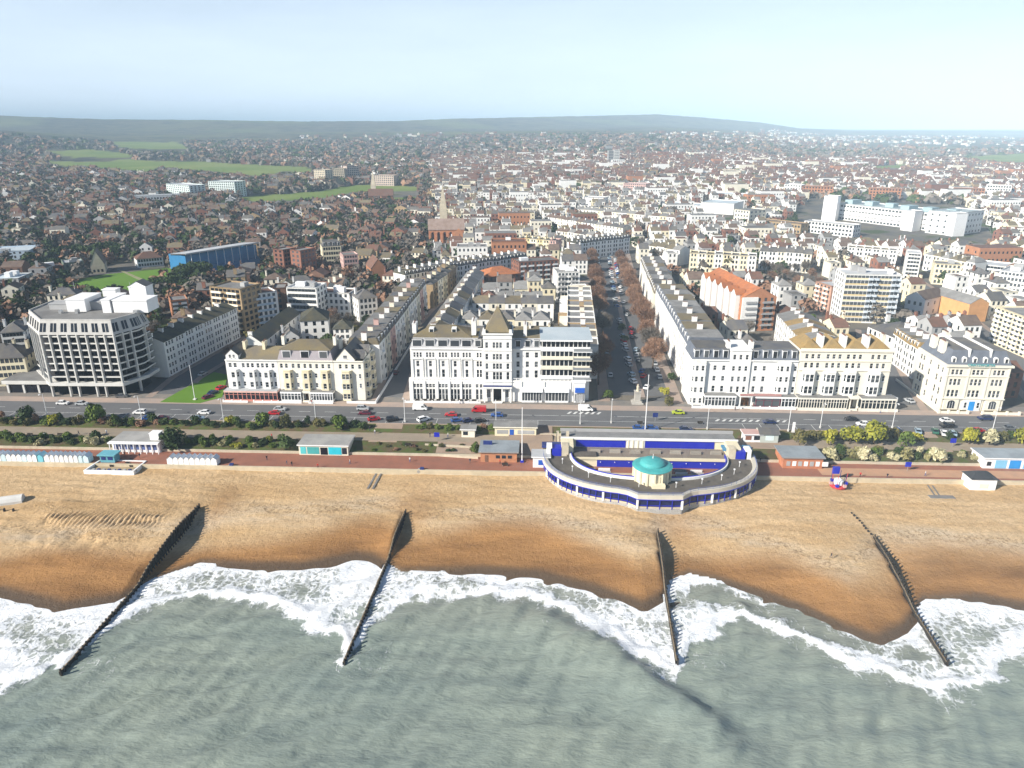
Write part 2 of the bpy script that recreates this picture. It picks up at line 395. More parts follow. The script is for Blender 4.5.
def build_beach():
    us=np.unique(np.round(np.concatenate([np.arange(-300,-135,3),np.arange(-135,-122,.8),np.arange(-122,-76,.32),np.arange(-76,140,.8),np.arange(140,300,3)]),3))
    vs=np.unique(np.round(np.concatenate([np.arange(-92,-60,1.2),np.arange(-60,-24,.6),np.arange(-24,-8,.35),np.arange(-8,1.3,.6),[1.2]]),3))
    U,V=np.meshgrid(us,vs); Z=beach_z(U,V)
    s=V-waterline(U)
    Z+=(nz(U,V,.15,.25,21,3)-.5)*.45*sstep(2,12,s)+ (nz(U,V,1.1,1.1,22,2)-.5)*.16*sstep(4,16,s)
    Z+=sstep(14,20,s)*.09*np.sin((V+2.5*(nz(U,V,.05,.05,24,2)-.5)*6)*2*math.pi/4.2)*nz(U,V,.06,.2,25,2)
    # raked shingle near the west end of the beach
    px,py=PX(U,V,Z)
    fm=inpoly(px,py,[(18,508),(60,500),(110,504),(176,502),(166,516),(140,540),(110,545),(85,528),(40,518)]).astype(float)
    fm2=inpoly(px,py,[(0,520),(40,518),(85,528),(105,545),(90,552),(30,545)]).astype(float)
    k=np.ones(9)/9
    fm=np.apply_along_axis(lambda a:np.convolve(a,k,'same'),1,fm); fm=np.apply_along_axis(lambda a:np.convolve(a,np.ones(5)/5,'same'),0,fm)
    ph=(U*1.0-V*.55+1.6*np.sin(V*.45)+1.2*(nz(U,V,.12,.3,31,2)))*2*math.pi/1.3
    Z+=fm*np.abs(np.sin(ph*.5))**.7*.8-fm*.3
    Z+=fm2*(nz(U,V,.35,.16,33,2)-.5)*1.1
    arc=nz(U,V,.02,.035,41,2)
    wet=1-sstep(7,21,s+(arc-.5)*18-3*np.sin(U*.11))
    for (a,b,c,d) in ((-79,-16,4,9),(-26,-18,6,12),(44,-24,6,8)):
        wet=np.maximum(wet,.5*np.exp(-((U-a)/c)**2-((V-b)/d)**2)*(s>3))
    me=grid_mesh('beach',U,V,Z,{'wet':np.clip(wet,0,1),'shore':np.clip(s,0,60)})
    m,nt,b=nodes('shingle_sand'); N=nt.nodes
    geo=N.new('ShaderNodeNewGeometry'); P=geo.outputs['Position']
    mp=N.new('ShaderNodeMapping'); mp.inputs['Scale'].default_value=(.25,1,1); nt.links.new(P,mp.inputs['Vector']); S=mp.outputs[0]
    dry=mixc(nt,noisef(nt,S,.16,.38,.62,7,.65),(.55,.365,.185),(.66,.475,.275))
    dry=mixc(nt,noisef(nt,P,1.1,.4,.66,6,.8,0,.7),dry,(.34,.225,.115))
    band=mth(nt,'MULTIPLY',smap(nt,attr_node(N,'shore').outputs['Fac'],12,20),smap(nt,attr_node(N,'shore').outputs['Fac'],30,23))
    band=mth(nt,'MULTIPLY',band,noisef(nt,S,.12,.42,.6,5,.7,0,.5))
    dry=mixc(nt,band,dry,(.55,.48,.38))
    wr=mth(nt,'MULTIPLY',smap(nt,attr_node(N,'shore').outputs['Fac'],19,22),smap(nt,attr_node(N,'shore').outputs['Fac'],27,23.5))
    wr2=mth(nt,'MULTIPLY',wr,noisef(nt,P,1.3,.5,.6,4,.7,0,.75)); dry=mixc(nt,wr2,dry,(.22,.145,.075))
    dry=mixc(nt,noisef(nt,P,.35,.62,.72,6,.75,0,.5),dry,(.33,.22,.12))
    wetc=mixc(nt,noisef(nt,S,.12,.35,.65,6,.65),(.22,.112,.042),(.41,.215,.08))
    wetc=mixc(nt,smap(nt,attr_node(N,'shore').outputs['Fac'],3.5,0),wetc,(.12,.08,.048))
    c=mixc(nt,attr_node(N,'wet').outputs['Fac'],dry,wetc)
    nt.links.new(c,b.inputs['Base Color'])
    rg=smap(nt,attr_node(N,'shore').outputs['Fac'],0,5,.35,.9); nt.links.new(rg,b.inputs['Roughness']); b.inputs['Specular IOR Level'].default_value=.2
    bp=N.new('ShaderNodeBump'); bp.inputs['Strength'].default_value=.8; bp.inputs['Distance'].default_value=.4
    nt.links.new(noisef(nt,P,.7,.2,.8,9,.75),bp.inputs['Height']); nt.links.new(bp.outputs[0],b.inputs['Normal'])
    me.materials.append(m); tag(link('beach',me),kind='structure')
build_beach()
# ---------------------------------------------------------------- sea
SWELL=np.array([G(x,y,0) for x,y in [(480,604),(545,622),(600,650),(640,676),(690,712),(730,742),(790,775)]])
def build_sea():
    us=np.concatenate([-130-np.geomspace(1,8000,40)[::-1],np.arange(-130,130,.55),130+np.geomspace(1,8000,40)])
    vs=np.concatenate([-135-np.geomspace(1,5000,40)[::-1],np.arange(-135,-26,.5)])
    U,V=np.meshgrid(us,vs); w=waterline(U); o=outerline(U)
    rs=np.random.RandomState(5)
    Z=np.zeros(U.shape); near=(np.abs(U)<140)&(V>-140)
    for i in range(26):
        lam=rs.uniform(1.6,9); th=rad(rs.normal(118,28)); k=2*math.pi/lam; a=.0185*lam**.9*rs.uniform(.5,1.1)
        ph=rs.uniform(0,6.28); wob=(nz(U,V,.05,.05,60+i,2)-.5)*5
        Z+=a*np.sin(k*(U*math.cos(th)+V*math.sin(th))+ph+wob)
    Z*=near*sstep(0,8,w-V)*.75
    # breaking fronts and the swell that runs in diagonally
    jag=(nz(U,V,.16,.16,71,3)-.5)*9+(nz(U,V,.8,.8,72,2)-.5)*2.2
    t=(V-o+jag)/np.maximum(w-o,1.5)
    Z+=.42*np.exp(-((V-o-2.2+jag*.6)/1.6)**2)*(near)
    sv=np.interp(U,SWELL[:,0],SWELL[:,1],left=-200,right=-300); wob=(nz(U,V,.08,.08,75,2)-.5)*4
    ds=(V-sv+wob)*.78
    amp=sstep(SWELL[0,0]-6,SWELL[2,0],U)*(1-sstep(SWELL[-1,0]-12,SWELL[-1,0]-1,U))
    Z+=amp*(1.7*np.where(ds<0,np.exp(-(ds/8.)**2),np.exp(-(ds/3.2)**2))-.3*np.exp(-((ds-7)/3.)**2))
    # a faint second swell
    Z+=near*.16*np.sin((V+.42*U+ (nz(U,V,.03,.03,77,2)-.5)*22)*2*math.pi/23)*sstep(2,20,o-V)
    Z+=.12
    # foam amount
    f=np.where(t>=0,1.,np.exp(-np.maximum(-t*np.maximum(w-o,1.5),0)/3.0)*.75)
    patch=nz(U,V,.09,.12,79,3)
    f=np.where(t>=0,.80+.22*np.exp(-(t/.16)**2)+.22*np.exp(-((t-.95)/.1)**2)+(patch-.5)*.7-.14*np.exp(-((t-.5)/.22)**2),f)
    px,py=PX(U,V,Z)
    swash=inpoly(px,py,[(690,585),(720,582),(800,610),(880,643),(905,640),(935,660),(900,660),(850,648),(800,632),(745,610),(690,598)]).astype(float)
    f-=swash*.45
    for x,y,rr,am in ((60,640,26,.25),(250,585,30,.1),(690,650,22,.3),(985,640,25,.25),(150,650,40,.0)):
        f-=am*np.exp(-(((px-x)/rr)**2+((py-y)/(rr*.5))**2))
    trail=.55*np.exp(-((ds+1.0)/1.6)**2)*amp*sstep(SWELL[4,0],SWELL[0,0],U)
    f=np.maximum(f,trail)
    # churned lee water by each groyne
    for i in range(4):
        d=U-gx(i,V); g0=GROYNES[i][1][1]
        f=np.maximum(f,.5*np.exp(-np.abs(d)/3.)*sstep(g0-6,g0+6,V)*(V<w))
        f=np.maximum(f,.36*np.exp(-((d-6)/9)**2-((V-g0-2)/9)**2))
    f*=near
    me=grid_mesh('sea',U,V,Z,{'foam':np.clip(f,0,1),'depth':np.clip(w-V,0,200),'swash':swash})
    m,nt,b=nodes('sea_water'); N=nt.nodes
    geo=N.new('ShaderNodeNewGeometry'); P=geo.outputs['Position']
    mp=N.new('ShaderNodeMapping'); mp.inputs['Rotation'].default_value=(0,0,rad(28)); mp.inputs['Scale'].default_value=(.5,1.1,1); nt.links.new(P,mp.inputs['Vector']); S=mp.outputs[0]
    deep=mixc(nt,noisef(nt,S,.045,.36,.64,6,.6),(.20,.242,.215),(.245,.28,.238))
    deep=mixc(nt,noisef(nt,P,.02,.45,.62,3,.5,0,.6),deep,(.24,.275,.23))
    c=mixc(nt,smap(nt,attr_node(N,'depth').outputs['Fac'],26,2),deep,(.235,.25,.21))
    fo=attr_node(N,'foam').outputs['Fac']
    n1=noisef(nt,P,.42,.25,.75,9,.78); vo=N.new('ShaderNodeTexVoronoi'); vo.feature='DISTANCE_TO_EDGE'; vo.inputs['Scale'].default_value=.5
    wv=N.new('ShaderNodeVectorMath'); wv.operation='ADD'; nn=N.new('ShaderNodeTexNoise'); nn.inputs['Scale'].default_value=.8; nn.inputs['Detail'].default_value=4
    nt.links.new(P,nn.inputs['Vector']); sc1=N.new('ShaderNodeVectorMath'); sc1.operation='SCALE'; sc1.inputs['Scale'].default_value=2.6
    nt.links.new(nn.outputs['Color'],sc1.inputs[0]); nt.links.new(P,wv.inputs[0]); nt.links.new(sc1.outputs[0],wv.inputs[1]); nt.links.new(wv.outputs[0],vo.inputs['Vector'])
    lace=smap(nt,vo.outputs['Distance'],.26,.02)
    mq=N.new('ShaderNodeMapping'); mq.inputs['Scale'].default_value=(1.5,.32,1); nt.links.new(P,mq.inputs['Vector'])
    n3=noisef(nt,mq.outputs[0],.6,.28,.72,7,.7)
    pat=mth(nt,'ADD',mth(nt,'ADD',mth(nt,'MULTIPLY',n1,.45),mth(nt,'MULTIPLY',n3,.35)),mth(nt,'MULTIPLY',lace,.24))
    thr=mth(nt,'SUBTRACT',1.04,mth(nt,'MULTIPLY',fo,.98))
    ff=smap(nt,mth(nt,'SUBTRACT',pat,thr),-.1,.26)
    veil=mth(nt,'MULTIPLY',smap(nt,fo,.35,.95),noisef(nt,mq.outputs[0],.25,.3,.7,5,.6,.12,.62))
    ff=mth(nt,'MAXIMUM',mth(nt,'MULTIPLY',ff,smap(nt,fo,.02,.2),clamp=True),veil)
    c=mixc(nt,ff,c,(.86,.88,.90)); nt.links.new(c,b.inputs['Base Color'])
    nt.links.new(smap(nt,ff,0,1,.22,.75),b.inputs['Roughness']); b.inputs['Specular IOR Level'].default_value=.35
    bp=N.new('ShaderNodeBump'); bp.inputs['Strength'].default_value=.55; bp.inputs['Distance'].default_value=.45
    hh=mth(nt,'ADD',mth(nt,'ADD',noisef(nt,S,.40,.2,.8,3,.5),noisef(nt,S,1.25,.2,.8,4,.6,0,.55)),mth(nt,'MULTIPLY',mth(nt,'MULTIPLY',ff,n1),1.6)); nt.links.new(hh,bp.inputs['Height']); nt.links.new(bp.outputs[0],b.inputs['Normal'])
    me.materials.append(m); tag(link('sea',me),kind='structure')
build_sea()
# ---------------------------------------------------------------- building kit
WMESH={}
def win_geo(mb,w,h,style='sash'):
    """a window centred on x=0, sill at z=0, outside towards -y"""
    f=.09; y=-.02
    mb.poly([(-w/2,0,0),(w/2,0,0),(w/2,0,h),(-w/2,0,h)],1)
    for a in ((-w/2,0,-w/2+f,h),(w/2-f,0,w/2,h),(-w/2+f,0,w/2-f,f),(-w/2+f,h-f,w/2-f,h)):
        mb.poly([(a[0],y,a[1]),(a[2],y,a[1]),(a[2],y,a[3]),(a[0],y,a[3])],0)
    if style=='sash': mb.poly([(-w/2+f,y,h*.5-.04),(w/2-f,y,h*.5-.04),(w/2-f,y,h*.5+.04),(-w/2+f,y,h*.5+.04)],0)
    if w>1.6 or style=='case':
        k=max(1,round(w/1.1))
        for i in range(1,k+(style=='case' and k==1)):
            x=-w/2+w*i/max(k,2); mb.poly([(x-.04,y-.004,f),(x+.04,y-.004,f),(x+.04,y-.004,h-f),(x-.04,y-.004,h-f)],0)
    mb.box(-w/2-.1,-.22,-.1,w/2+.1,.0,0.,0)
def win_mesh(w,h,style,fm):
    k=(round(w,1),round(h,1),style,fm.name)
    if k not in WMESH:
        mb=MB(); win_geo(mb,k[0],k[1],style); WMESH[k]=mb.mesh('window',[fm,DGLASS if style=='strip' else GLASS])
    return WMESH[k]
class Bld:
    """a building: an Empty at the front left ground corner; x runs along the front, y into the plot"""
    def __init__(s,name,label,cat,a,b,D,z0=None,group=None,wm=WHITE,fm=WHITE2):
        s.L=math.hypot(b[0]-a[0],b[1]-a[1]); s.D=D; s.rz=math.atan2(b[1]-a[1],b[0]-a[0])
        s.z0=min(gz(*a),gz(*b)) if z0 is None else z0
        s.e=thing(name,label,cat,(a[0],a[1],s.z0),s.rz,group); s.wall=MB(); s.wm=wm; s.fm=fm; s.wins=[]; s.extra=None
        mark(a,b,D)
    def facade(s,p0,p1,z0,z1,cols=(),rows=(),mode='obj',style='sash',inset=.16,m=0):
        if mode=='mesh': inset=.07
        """wall from p0 to p1 (outside on its right) with real openings"""
        mb=s.wall; L=math.hypot(p1[0]-p0[0],p1[1]-p0[1]); dx,dy=(p1[0]-p0[0])/L,(p1[1]-p0[1])/L; nx,ny=dy,-dx
        cols=[(c[0],c[1]*1.12) for c in cols]; rows=[(r[0]-.08,r[1]*1.08) for r in rows]; cols=sorted([c for c in cols if c[0]-c[1]/2>.02 and c[0]+c[1]/2<L-.02]); rows=sorted([r for r in rows if r[0]>z0-1e-6 and r[0]+r[1]<=z1-.02])
        P=lambda t,z,i=0:(p0[0]+dx*t-nx*i,p0[1]+dy*t-ny*i,z)
        if not cols or not rows: mb.poly([P(0,z0),P(L,z0),P(L,z1),P(0,z1)],m); return
        zc=z0
        for zb,h in rows:
            if zb>zc+1e-6: mb.poly([P(0,zc),P(L,zc),P(L,zb),P(0,zb)],m)
            zt=zb+h; x=0
            for xc,w in cols:
                a,b=xc-w/2,xc+w/2
                if a>x+1e-6: mb.poly([P(x,zb),P(a,zb),P(a,zt),P(x,zt)],m)
                i=inset
                mb.poly([P(a,zb),P(a,zb,i),P(a,zt,i),P(a,zt)],m); mb.poly([P(b,zb,i),P(b,zb),P(b,zt),P(b,zt,i)],m)
                mb.poly([P(a,zt),P(a,zt,i),P(b,zt,i),P(b,zt)],m); mb.poly([P(a,zb,i),P(a,zb),P(b,zb),P(b,zb,i)],m)
                if mode=='mesh': mb.poly([P(a,zb,i),P(b,zb,i),P(b,zt,i),P(a,zt,i)],1)
                else:
                    mb.poly([P(a,zb,i+.05),P(b,zb,i+.05),P(b,zt,i+.05),P(a,zt,i+.05)],1)
                    s.wins.append((P(xc,zb,i-.01),math.atan2(dy,dx),w,h,style))
                x=b
            if L>x+1e-6: mb.poly([P(x,zb),P(L,zb),P(L,zt),P(x,zt)],m)
            zc=zt
        if z1>zc+1e-6: mb.poly([P(0,zc),P(L,zc),P(L,z1),P(0,z1)],m)
    def box(s,x0,y0,z0,x1,y1,z1,**k): s.wall.box(x0,y0,z0,x1,y1,z1,**k)
    def shell(s,H,nf=0,ns=0,fl=4,ww=1.1,wh=None,z0=0,fmode='obj',smode='obj',x0=0,x1=None,y0=0,y1=None,sill=.95,style='sash',back=True,margin=.6):
        """four outer walls with storeys of windows"""
        x1=s.L if x1 is None else x1; y1=s.D if y1 is None else y1; fh=(H-z0)/fl; wh=min(fh*.56,1.75) if wh is None else wh
        rows=[(z0+fh*i+min(sill,fh*.3),wh) for i in range(fl)]
        cf=lambda L,n:[(margin+(L-2*margin)*(i+.5)/n,ww) for i in range(n)] if n else []
        s.facade((x0,y0),(x1,y0),z0,H,cf(x1-x0,nf),rows,fmode,style)
        s.facade((x1,y0),(x1,y1),z0,H,cf(y1-y0,ns),rows,smode,style)
        s.facade((x0,y1),(x0,y0),z0,H,cf(y1-y0,ns),rows,smode,style)
        s.facade((x1,y1),(x0,y1),z0,H,cf(x1-x0,nf if back else 0),rows,'mesh',style)
    def part(s,name,mb,mats,label=None,parent=None):
        o=mb.build(name,mats,parent or s.e)
        if label: o['label']=label
        return o
    def hip(s,z,h,m,x0=0,y0=0,x1=None,y1=None,over=.35,name='roof',flat=0):
        x1=s.L if x1 is None else x1; y1=s.D if y1 is None else y1
        x0-=over;y0-=over;x1+=over;y1+=over; w,d=x1-x0,y1-y0; k=min(w,d)/2*(1-flat); mb=MB()
        if w>=d: r0,r1,q0,q1=x0+k,x1-k,y0+k,y1-k
        else: r0,r1,q0,q1=x0+k,x1-k,y0+k,y1-k
        A,B,C,Dd=(x0,y0,z),(x1,y0,z),(x1,y1,z),(x0,y1,z); a,b,c,d2=(r0,q0,z+h),(r1,q0,z+h),(r1,q1,z+h),(r0,q1,z+h)
        for q in ((A,B,b,a),(B,C,c,b),(C,Dd,d2,c),(Dd,A,a,d2)): 
            q2=[p for i,p in enumerate(q) if p not in q[:i]]
            if len(q2)>2: mb.poly(q2)
        if r1-r0>.01 and q1-q0>.01: mb.poly([a,b,c,d2])
        mb.poly([(x0,y0,z-.18),(x1,y0,z-.18),B,A]); mb.poly([(x1,y0,z-.18),(x1,y1,z-.18),C,B]); mb.poly([(x0,y1,z-.18),(x0,y0,z-.18),A,Dd])
        return s.part(name,mb,[m])
    def gable(s,z,h,m,axis='x',x0=0,y0=0,x1=None,y1=None,over=.3,wm=True,name='roof'):
        """axis: direction of the ridge; gable walls join the wall mesh"""
        x1=s.L if x1 is None else x1; y1=s.D if y1 is None else y1; mb=MB(); t=.16
        if axis=='x':
            ym=(y0+y1)/2; a,b=x0-.1,x1+.1
            mb.poly([(a,y0-over,z-.1),(b,y0-over,z-.1),(b,ym,z+h),(a,ym,z+h)]); mb.poly([(b,y1+over,z-.1),(a,y1+over,z-.1),(a,ym,z+h),(b,ym,z+h)])
            for x in (a,b): mb.poly([(x,y0-over,z-.1-t),(x,ym,z+h-t),(x,ym,z+h),(x,y0-over,z-.1)]); mb.poly([(x,y1+over,z-.1-t),(x,ym,z+h-t),(x,ym,z+h),(x,y1+over,z-.1)])
            if wm:
                for x in (x0,x1): s.wall.poly([(x,y0,z),(x,y1,z),(x,ym,z+h-.06)])
        else:
            xm=(x0+x1)/2; a,b=y0-.1,y1+.1
            mb.poly([(x0-over,b,z-.1),(x0-over,a,z-.1),(xm,a,z+h),(xm,b,z+h)]); mb.poly([(x1+over,a,z-.1),(x1+over,b,z-.1),(xm,b,z+h),(xm,a,z+h)])
            for y in (a,b): mb.poly([(x0-over,y,z-.1-t),(xm,y,z+h-t),(xm,y,z+h),(x0-over,y,z-.1)]); mb.poly([(x1+over,y,z-.1-t),(xm,y,z+h-t),(xm,y,z+h),(x1+over,y,z-.1)])
            if wm:
                for y in (y0,y1): s.wall.poly([(x0,y,z),(x1,y,z),(xm,y,z+h-.06)])
        return s.part(name,mb,[m])
    def flat(s,z,m,par=.7,x0=0,y0=0,x1=None,y1=None,name='roof',cop=.3):
        """flat roof behind a parapet; the walls rise to z"""
        x1=s.L if x1 is None else x1; y1=s.D if y1 is None else y1
        s.wall.ring([(x0,y0),(x1,y0),(x1,y1),(x0,y1)],[(x0+cop,y0+cop),(x1-cop,y0+cop),(x1-cop,y1-cop),(x0+cop,y1-cop)],z-par,z+.02,0,closed=True)
        mb=MB(); mb.poly([(x0+cop,y0+cop,z-par+.05),(x1-cop,y0+cop,z-par+.05),(x1-cop,y1-cop,z-par+.05),(x0+cop,y1-cop,z-par+.05)])
        return s.part(name,mb,[m])
    def mansard(s,z,h,m,inset=1.3,x0=0,y0=0,x1=None,y1=None,dorm=0,mtop=None,side_dorm=0,dw=1.3,name='roof',sides=(1,1)):
        x1=s.L if x1 is None else x1; y1=s.D if y1 is None else y1; mb=MB(); il=inset*sides[0]; ir=inset*sides[1]
        A=[(x0,y0,z),(x1,y0,z),(x1,y1,z),(x0,y1,z)]; B=[(x0+il,y0+inset,z+h),(x1-ir,y0+inset,z+h),(x1-ir,y1-inset,z+h),(x0+il,y1-inset,z+h)]
        for i in range(4): mb.poly([A[i],A[(i+1)%4],B[(i+1)%4],B[i]],0)
        mb.poly(B,1); r=s.part(name,mb,[m,mtop or m])
        for k in range(dorm):
            xc=x0+(x1-x0)*(k+.5)/dorm; s.dormer(xc,y0+.25,z+.35,dw,h-.6,inset,0,r)
        for k in range(side_dorm):
            yc=y0+(y1-y0)*(k+.5)/side_dorm
            s.dormer(x0+.25,yc,z+.35,dw,h-.6,inset,-math.pi/2,r)
        return r
    def dormer(s,x,y,z,w,h,dep,rz,parent,fm=None):
        k=('dormer',round(w,1),round(h,1),s.fm.name)
        if k not in WMESH:
            mb=MB(); mb.box(-w/2,0,0,w/2,dep+.6,h,0,2); mb.poly([(-w/2+.15,-.02,.15),(w/2-.15,-.02,.15),(w/2-.15,-.02,h-.25),(-w/2+.15,-.02,h-.25)],1)
            mb.box(-w/2-.1,-.15,h-.02,w/2+.1,dep+.6,h+.1,0,2)
            WMESH[k]=mb.mesh('dormer',[s.fm,GLASS,SLATE])
        return link('dormer',WMESH[k],parent,(x,y,z),rz)
    def chimney(s,x,y,z,w=1.0,d=1.8,h=2.2,m=None,pots=3,parent=None):
        mm=m or s.wm; k=('chim',round(w,1),round(d,1),round(h,1),mm.name,pots)
        if k not in WMESH:
            mb=MB(); mb.box(-w/2,-d/2,-1.2,w/2,d/2,h,0); mb.box(-w/2-.08,-d/2-.08,h,w/2+.08,d/2+.08,h+.18,0)
            for i in range(pots):
                yy=-d/2+d*(i+.5)/pots; mb.tube((0,yy,h+.15),(0,yy,h+.75),.16,.13,6,1)
            WMESH[k]=mb.mesh('chimney',[mm,TILE])
        return link('chimney',WMESH[k],parent or s.e,(x,y,z))
    def cornice(s,z,x0=0,y0=0,x1=None,h=.35,out=.35,y1=None,sides=False):
        x1=s.L if x1 is None else x1
        s.wall.box(x0-(out if sides else .0),y0-out,z-h,x1+(out if sides else .0),y0+.02,z,bottom=True)
        if sides:
            y1=s.D if y1 is None else y1
            s.wall.box(x0-out,y0+.02,z-h,x0+.02,y1,z,bottom=True); s.wall.box(x1-.02,y0+.02,z-h,x1+out,y1,z,bottom=True)
    def bay(s,xc,w,dep,z0,z1,fl,ww=1.0,wh=1.7,m=None,side=.55,roof=None,y=0,sill=.8):
        """canted bay: centre light and two slanted side lights, a part of its own with its windows below it"""
        k=Bld.__new__(Bld); k.wall=MB(); k.wins=[]; a=w/2; c=a-dep*side
        fh=(z1-z0)/fl; rows=[(z0+fh*i+min(sill,fh*.3),min(wh,fh*.62)) for i in range(fl)]
        P=[(xc-a,y),(xc-c,y-dep),(xc+c,y-dep),(xc+a,y)]
        n=2 if 2*c>2.4 else 1
        for i in range(3):
            L=math.hypot(P[i+1][0]-P[i][0],P[i+1][1]-P[i][1])
            cols=[(L*(j+.5)/n,min(ww,L/n-.3)) for j in range(n)] if i==1 else [(L/2,min(.8,L-.35))]
            k.facade(P[i],P[i+1],z0,z1,cols,rows)
        k.wall.poly([(p[0],p[1],z1) for p in P],0 if roof is None else 2)
        k.wall.poly([(p[0],p[1],z1-.25) for p in [(xc-a-.15,y),(xc-c-.1,y-dep-.18),(xc+c+.1,y-dep-.18),(xc+a+.15,y)]],0)
        o=k.wall.build('bay_window',[m or s.wm,DGLASS,roof or SLATE],s.e)
        for p,r,w_,h_,st in k.wins: link('window',win_mesh(w_,h_,st,s.fm),o,p,r)
        s.baywins=getattr(s,'baywins',0)+len(k.wins)
        return o
    def done(s,cap=100):
        o=s.wall.build('wall',[s.wm,GLASS],s.e)
        for p,r,w_,h_,st in s.wins[:cap]: link('window',win_mesh(w_,h_,st,s.fm),s.e,p,r)
        if len(s.wins)>cap:
            mb=MB()
            for p,r,w_,h_,st in s.wins[cap:]:
                t=MB(); win_geo(t,w_,h_,st); M=Matrix.Translation(p)@Matrix.Rotation(r,4,'Z')
                i=len(mb.v); mb.v+=[tuple(M@Vector(q)) for q in t.v]; mb.f+=[tuple(j+i for j in f) for f in t.f]; mb.m+=t.m
            q=mb.build('window',[s.fm,GLASS],s.e); q['kind']='stuff'
        return s.e
# ---------------------------------------------------------------- what ground is taken
OC=4.; OX0,OY0=-1400,20; OCC=np.zeros((700,420),bool)
def mark_rect(a,b,D,pad=1.5,front=3.):
    L=math.hypot(b[0]-a[0],b[1]-a[1]); dx,dy=(b[0]-a[0])/L,(b[1]-a[1])/L; nx,ny=-dy,dx
    for i in np.arange(-pad,L+pad+.1,2.):
        for j in np.arange(-front,D+pad+.1,2.):
            x,y=a[0]+dx*i+nx*j,a[1]+dy*i+ny*j; p,q=int((x-OX0)/OC),int((y-OY0)/OC)
            if 0<=p<700 and 0<=q<420: OCC[p,q]=True
def mark(a,b,D): mark_rect(a,b,D)
def taken(a,b,D,pad=0.):
    L=math.hypot(b[0]-a[0],b[1]-a[1]); dx,dy=(b[0]-a[0])/L,(b[1]-a[1])/L; nx,ny=-dy,dx
    for i in np.arange(-pad,L+pad+.1,2.):
        for j in np.arange(-pad,D+pad+.1,2.):
            x,y=a[0]+dx*i+nx*j,a[1]+dy*i+ny*j; p,q=int((x-OX0)/OC),int((y-OY0)/OC)
            if 0<=p<700 and 0<=q<420 and OCC[p,q]: return True
    return False
def mark_poly(pl):
    X,Y=np.meshgrid(OX0+OC*(np.arange(700)+.5),OY0+OC*(np.arange(420)+.5),indexing='ij')
    OCC[inpoly(X,Y,pl)]=True
def street(name,pts,w,z=.03,pave=2.6,mat_=None):
    """carriageway with pavements along a list of points"""
    n=len(pts); mb=MB(); kb=MB()
    def off(i,d):
        a=pts[max(i-1,0)]; b=pts[min(i+1,n-1)]; L=math.hypot(b[0]-a[0],b[1]-a[1]); return (pts[i][0]+(b[1]-a[1])/L*d,pts[i][1]-(b[0]-a[0])/L*d)
    Z=lambda p,h:(p[0],p[1],gz(*p)+h)
    for i in range(n-1):
        mb.poly([Z(off(i,-w/2),.09+z),Z(off(i,w/2),.09+z),Z(off(i+1,w/2),.09+z),Z(off(i+1,-w/2),.09+z)])
        for sg in (-1,1):
            q=[off(i,sg*w/2),off(i,sg*(w/2+pave)),off(i+1,sg*(w/2+pave)),off(i+1,sg*w/2)]
            kb.poly([Z(p,.21+z) for p in q]); kb.poly([Z(q[0],0),Z(q[3],0),Z(q[3],.21+z),Z(q[0],.21+z)])
        mark_poly([off(i,-w/2-pave-.5),off(i,w/2+pave+.5),off(i+1,w/2+pave+.5),off(i+1,-w/2-pave-.5)])
    struct(name,mb,[mat_ or ROADM]); struct(name.replace('street','pavement') if 'street' in name else name+'_pavement',kb,[PAVEM])
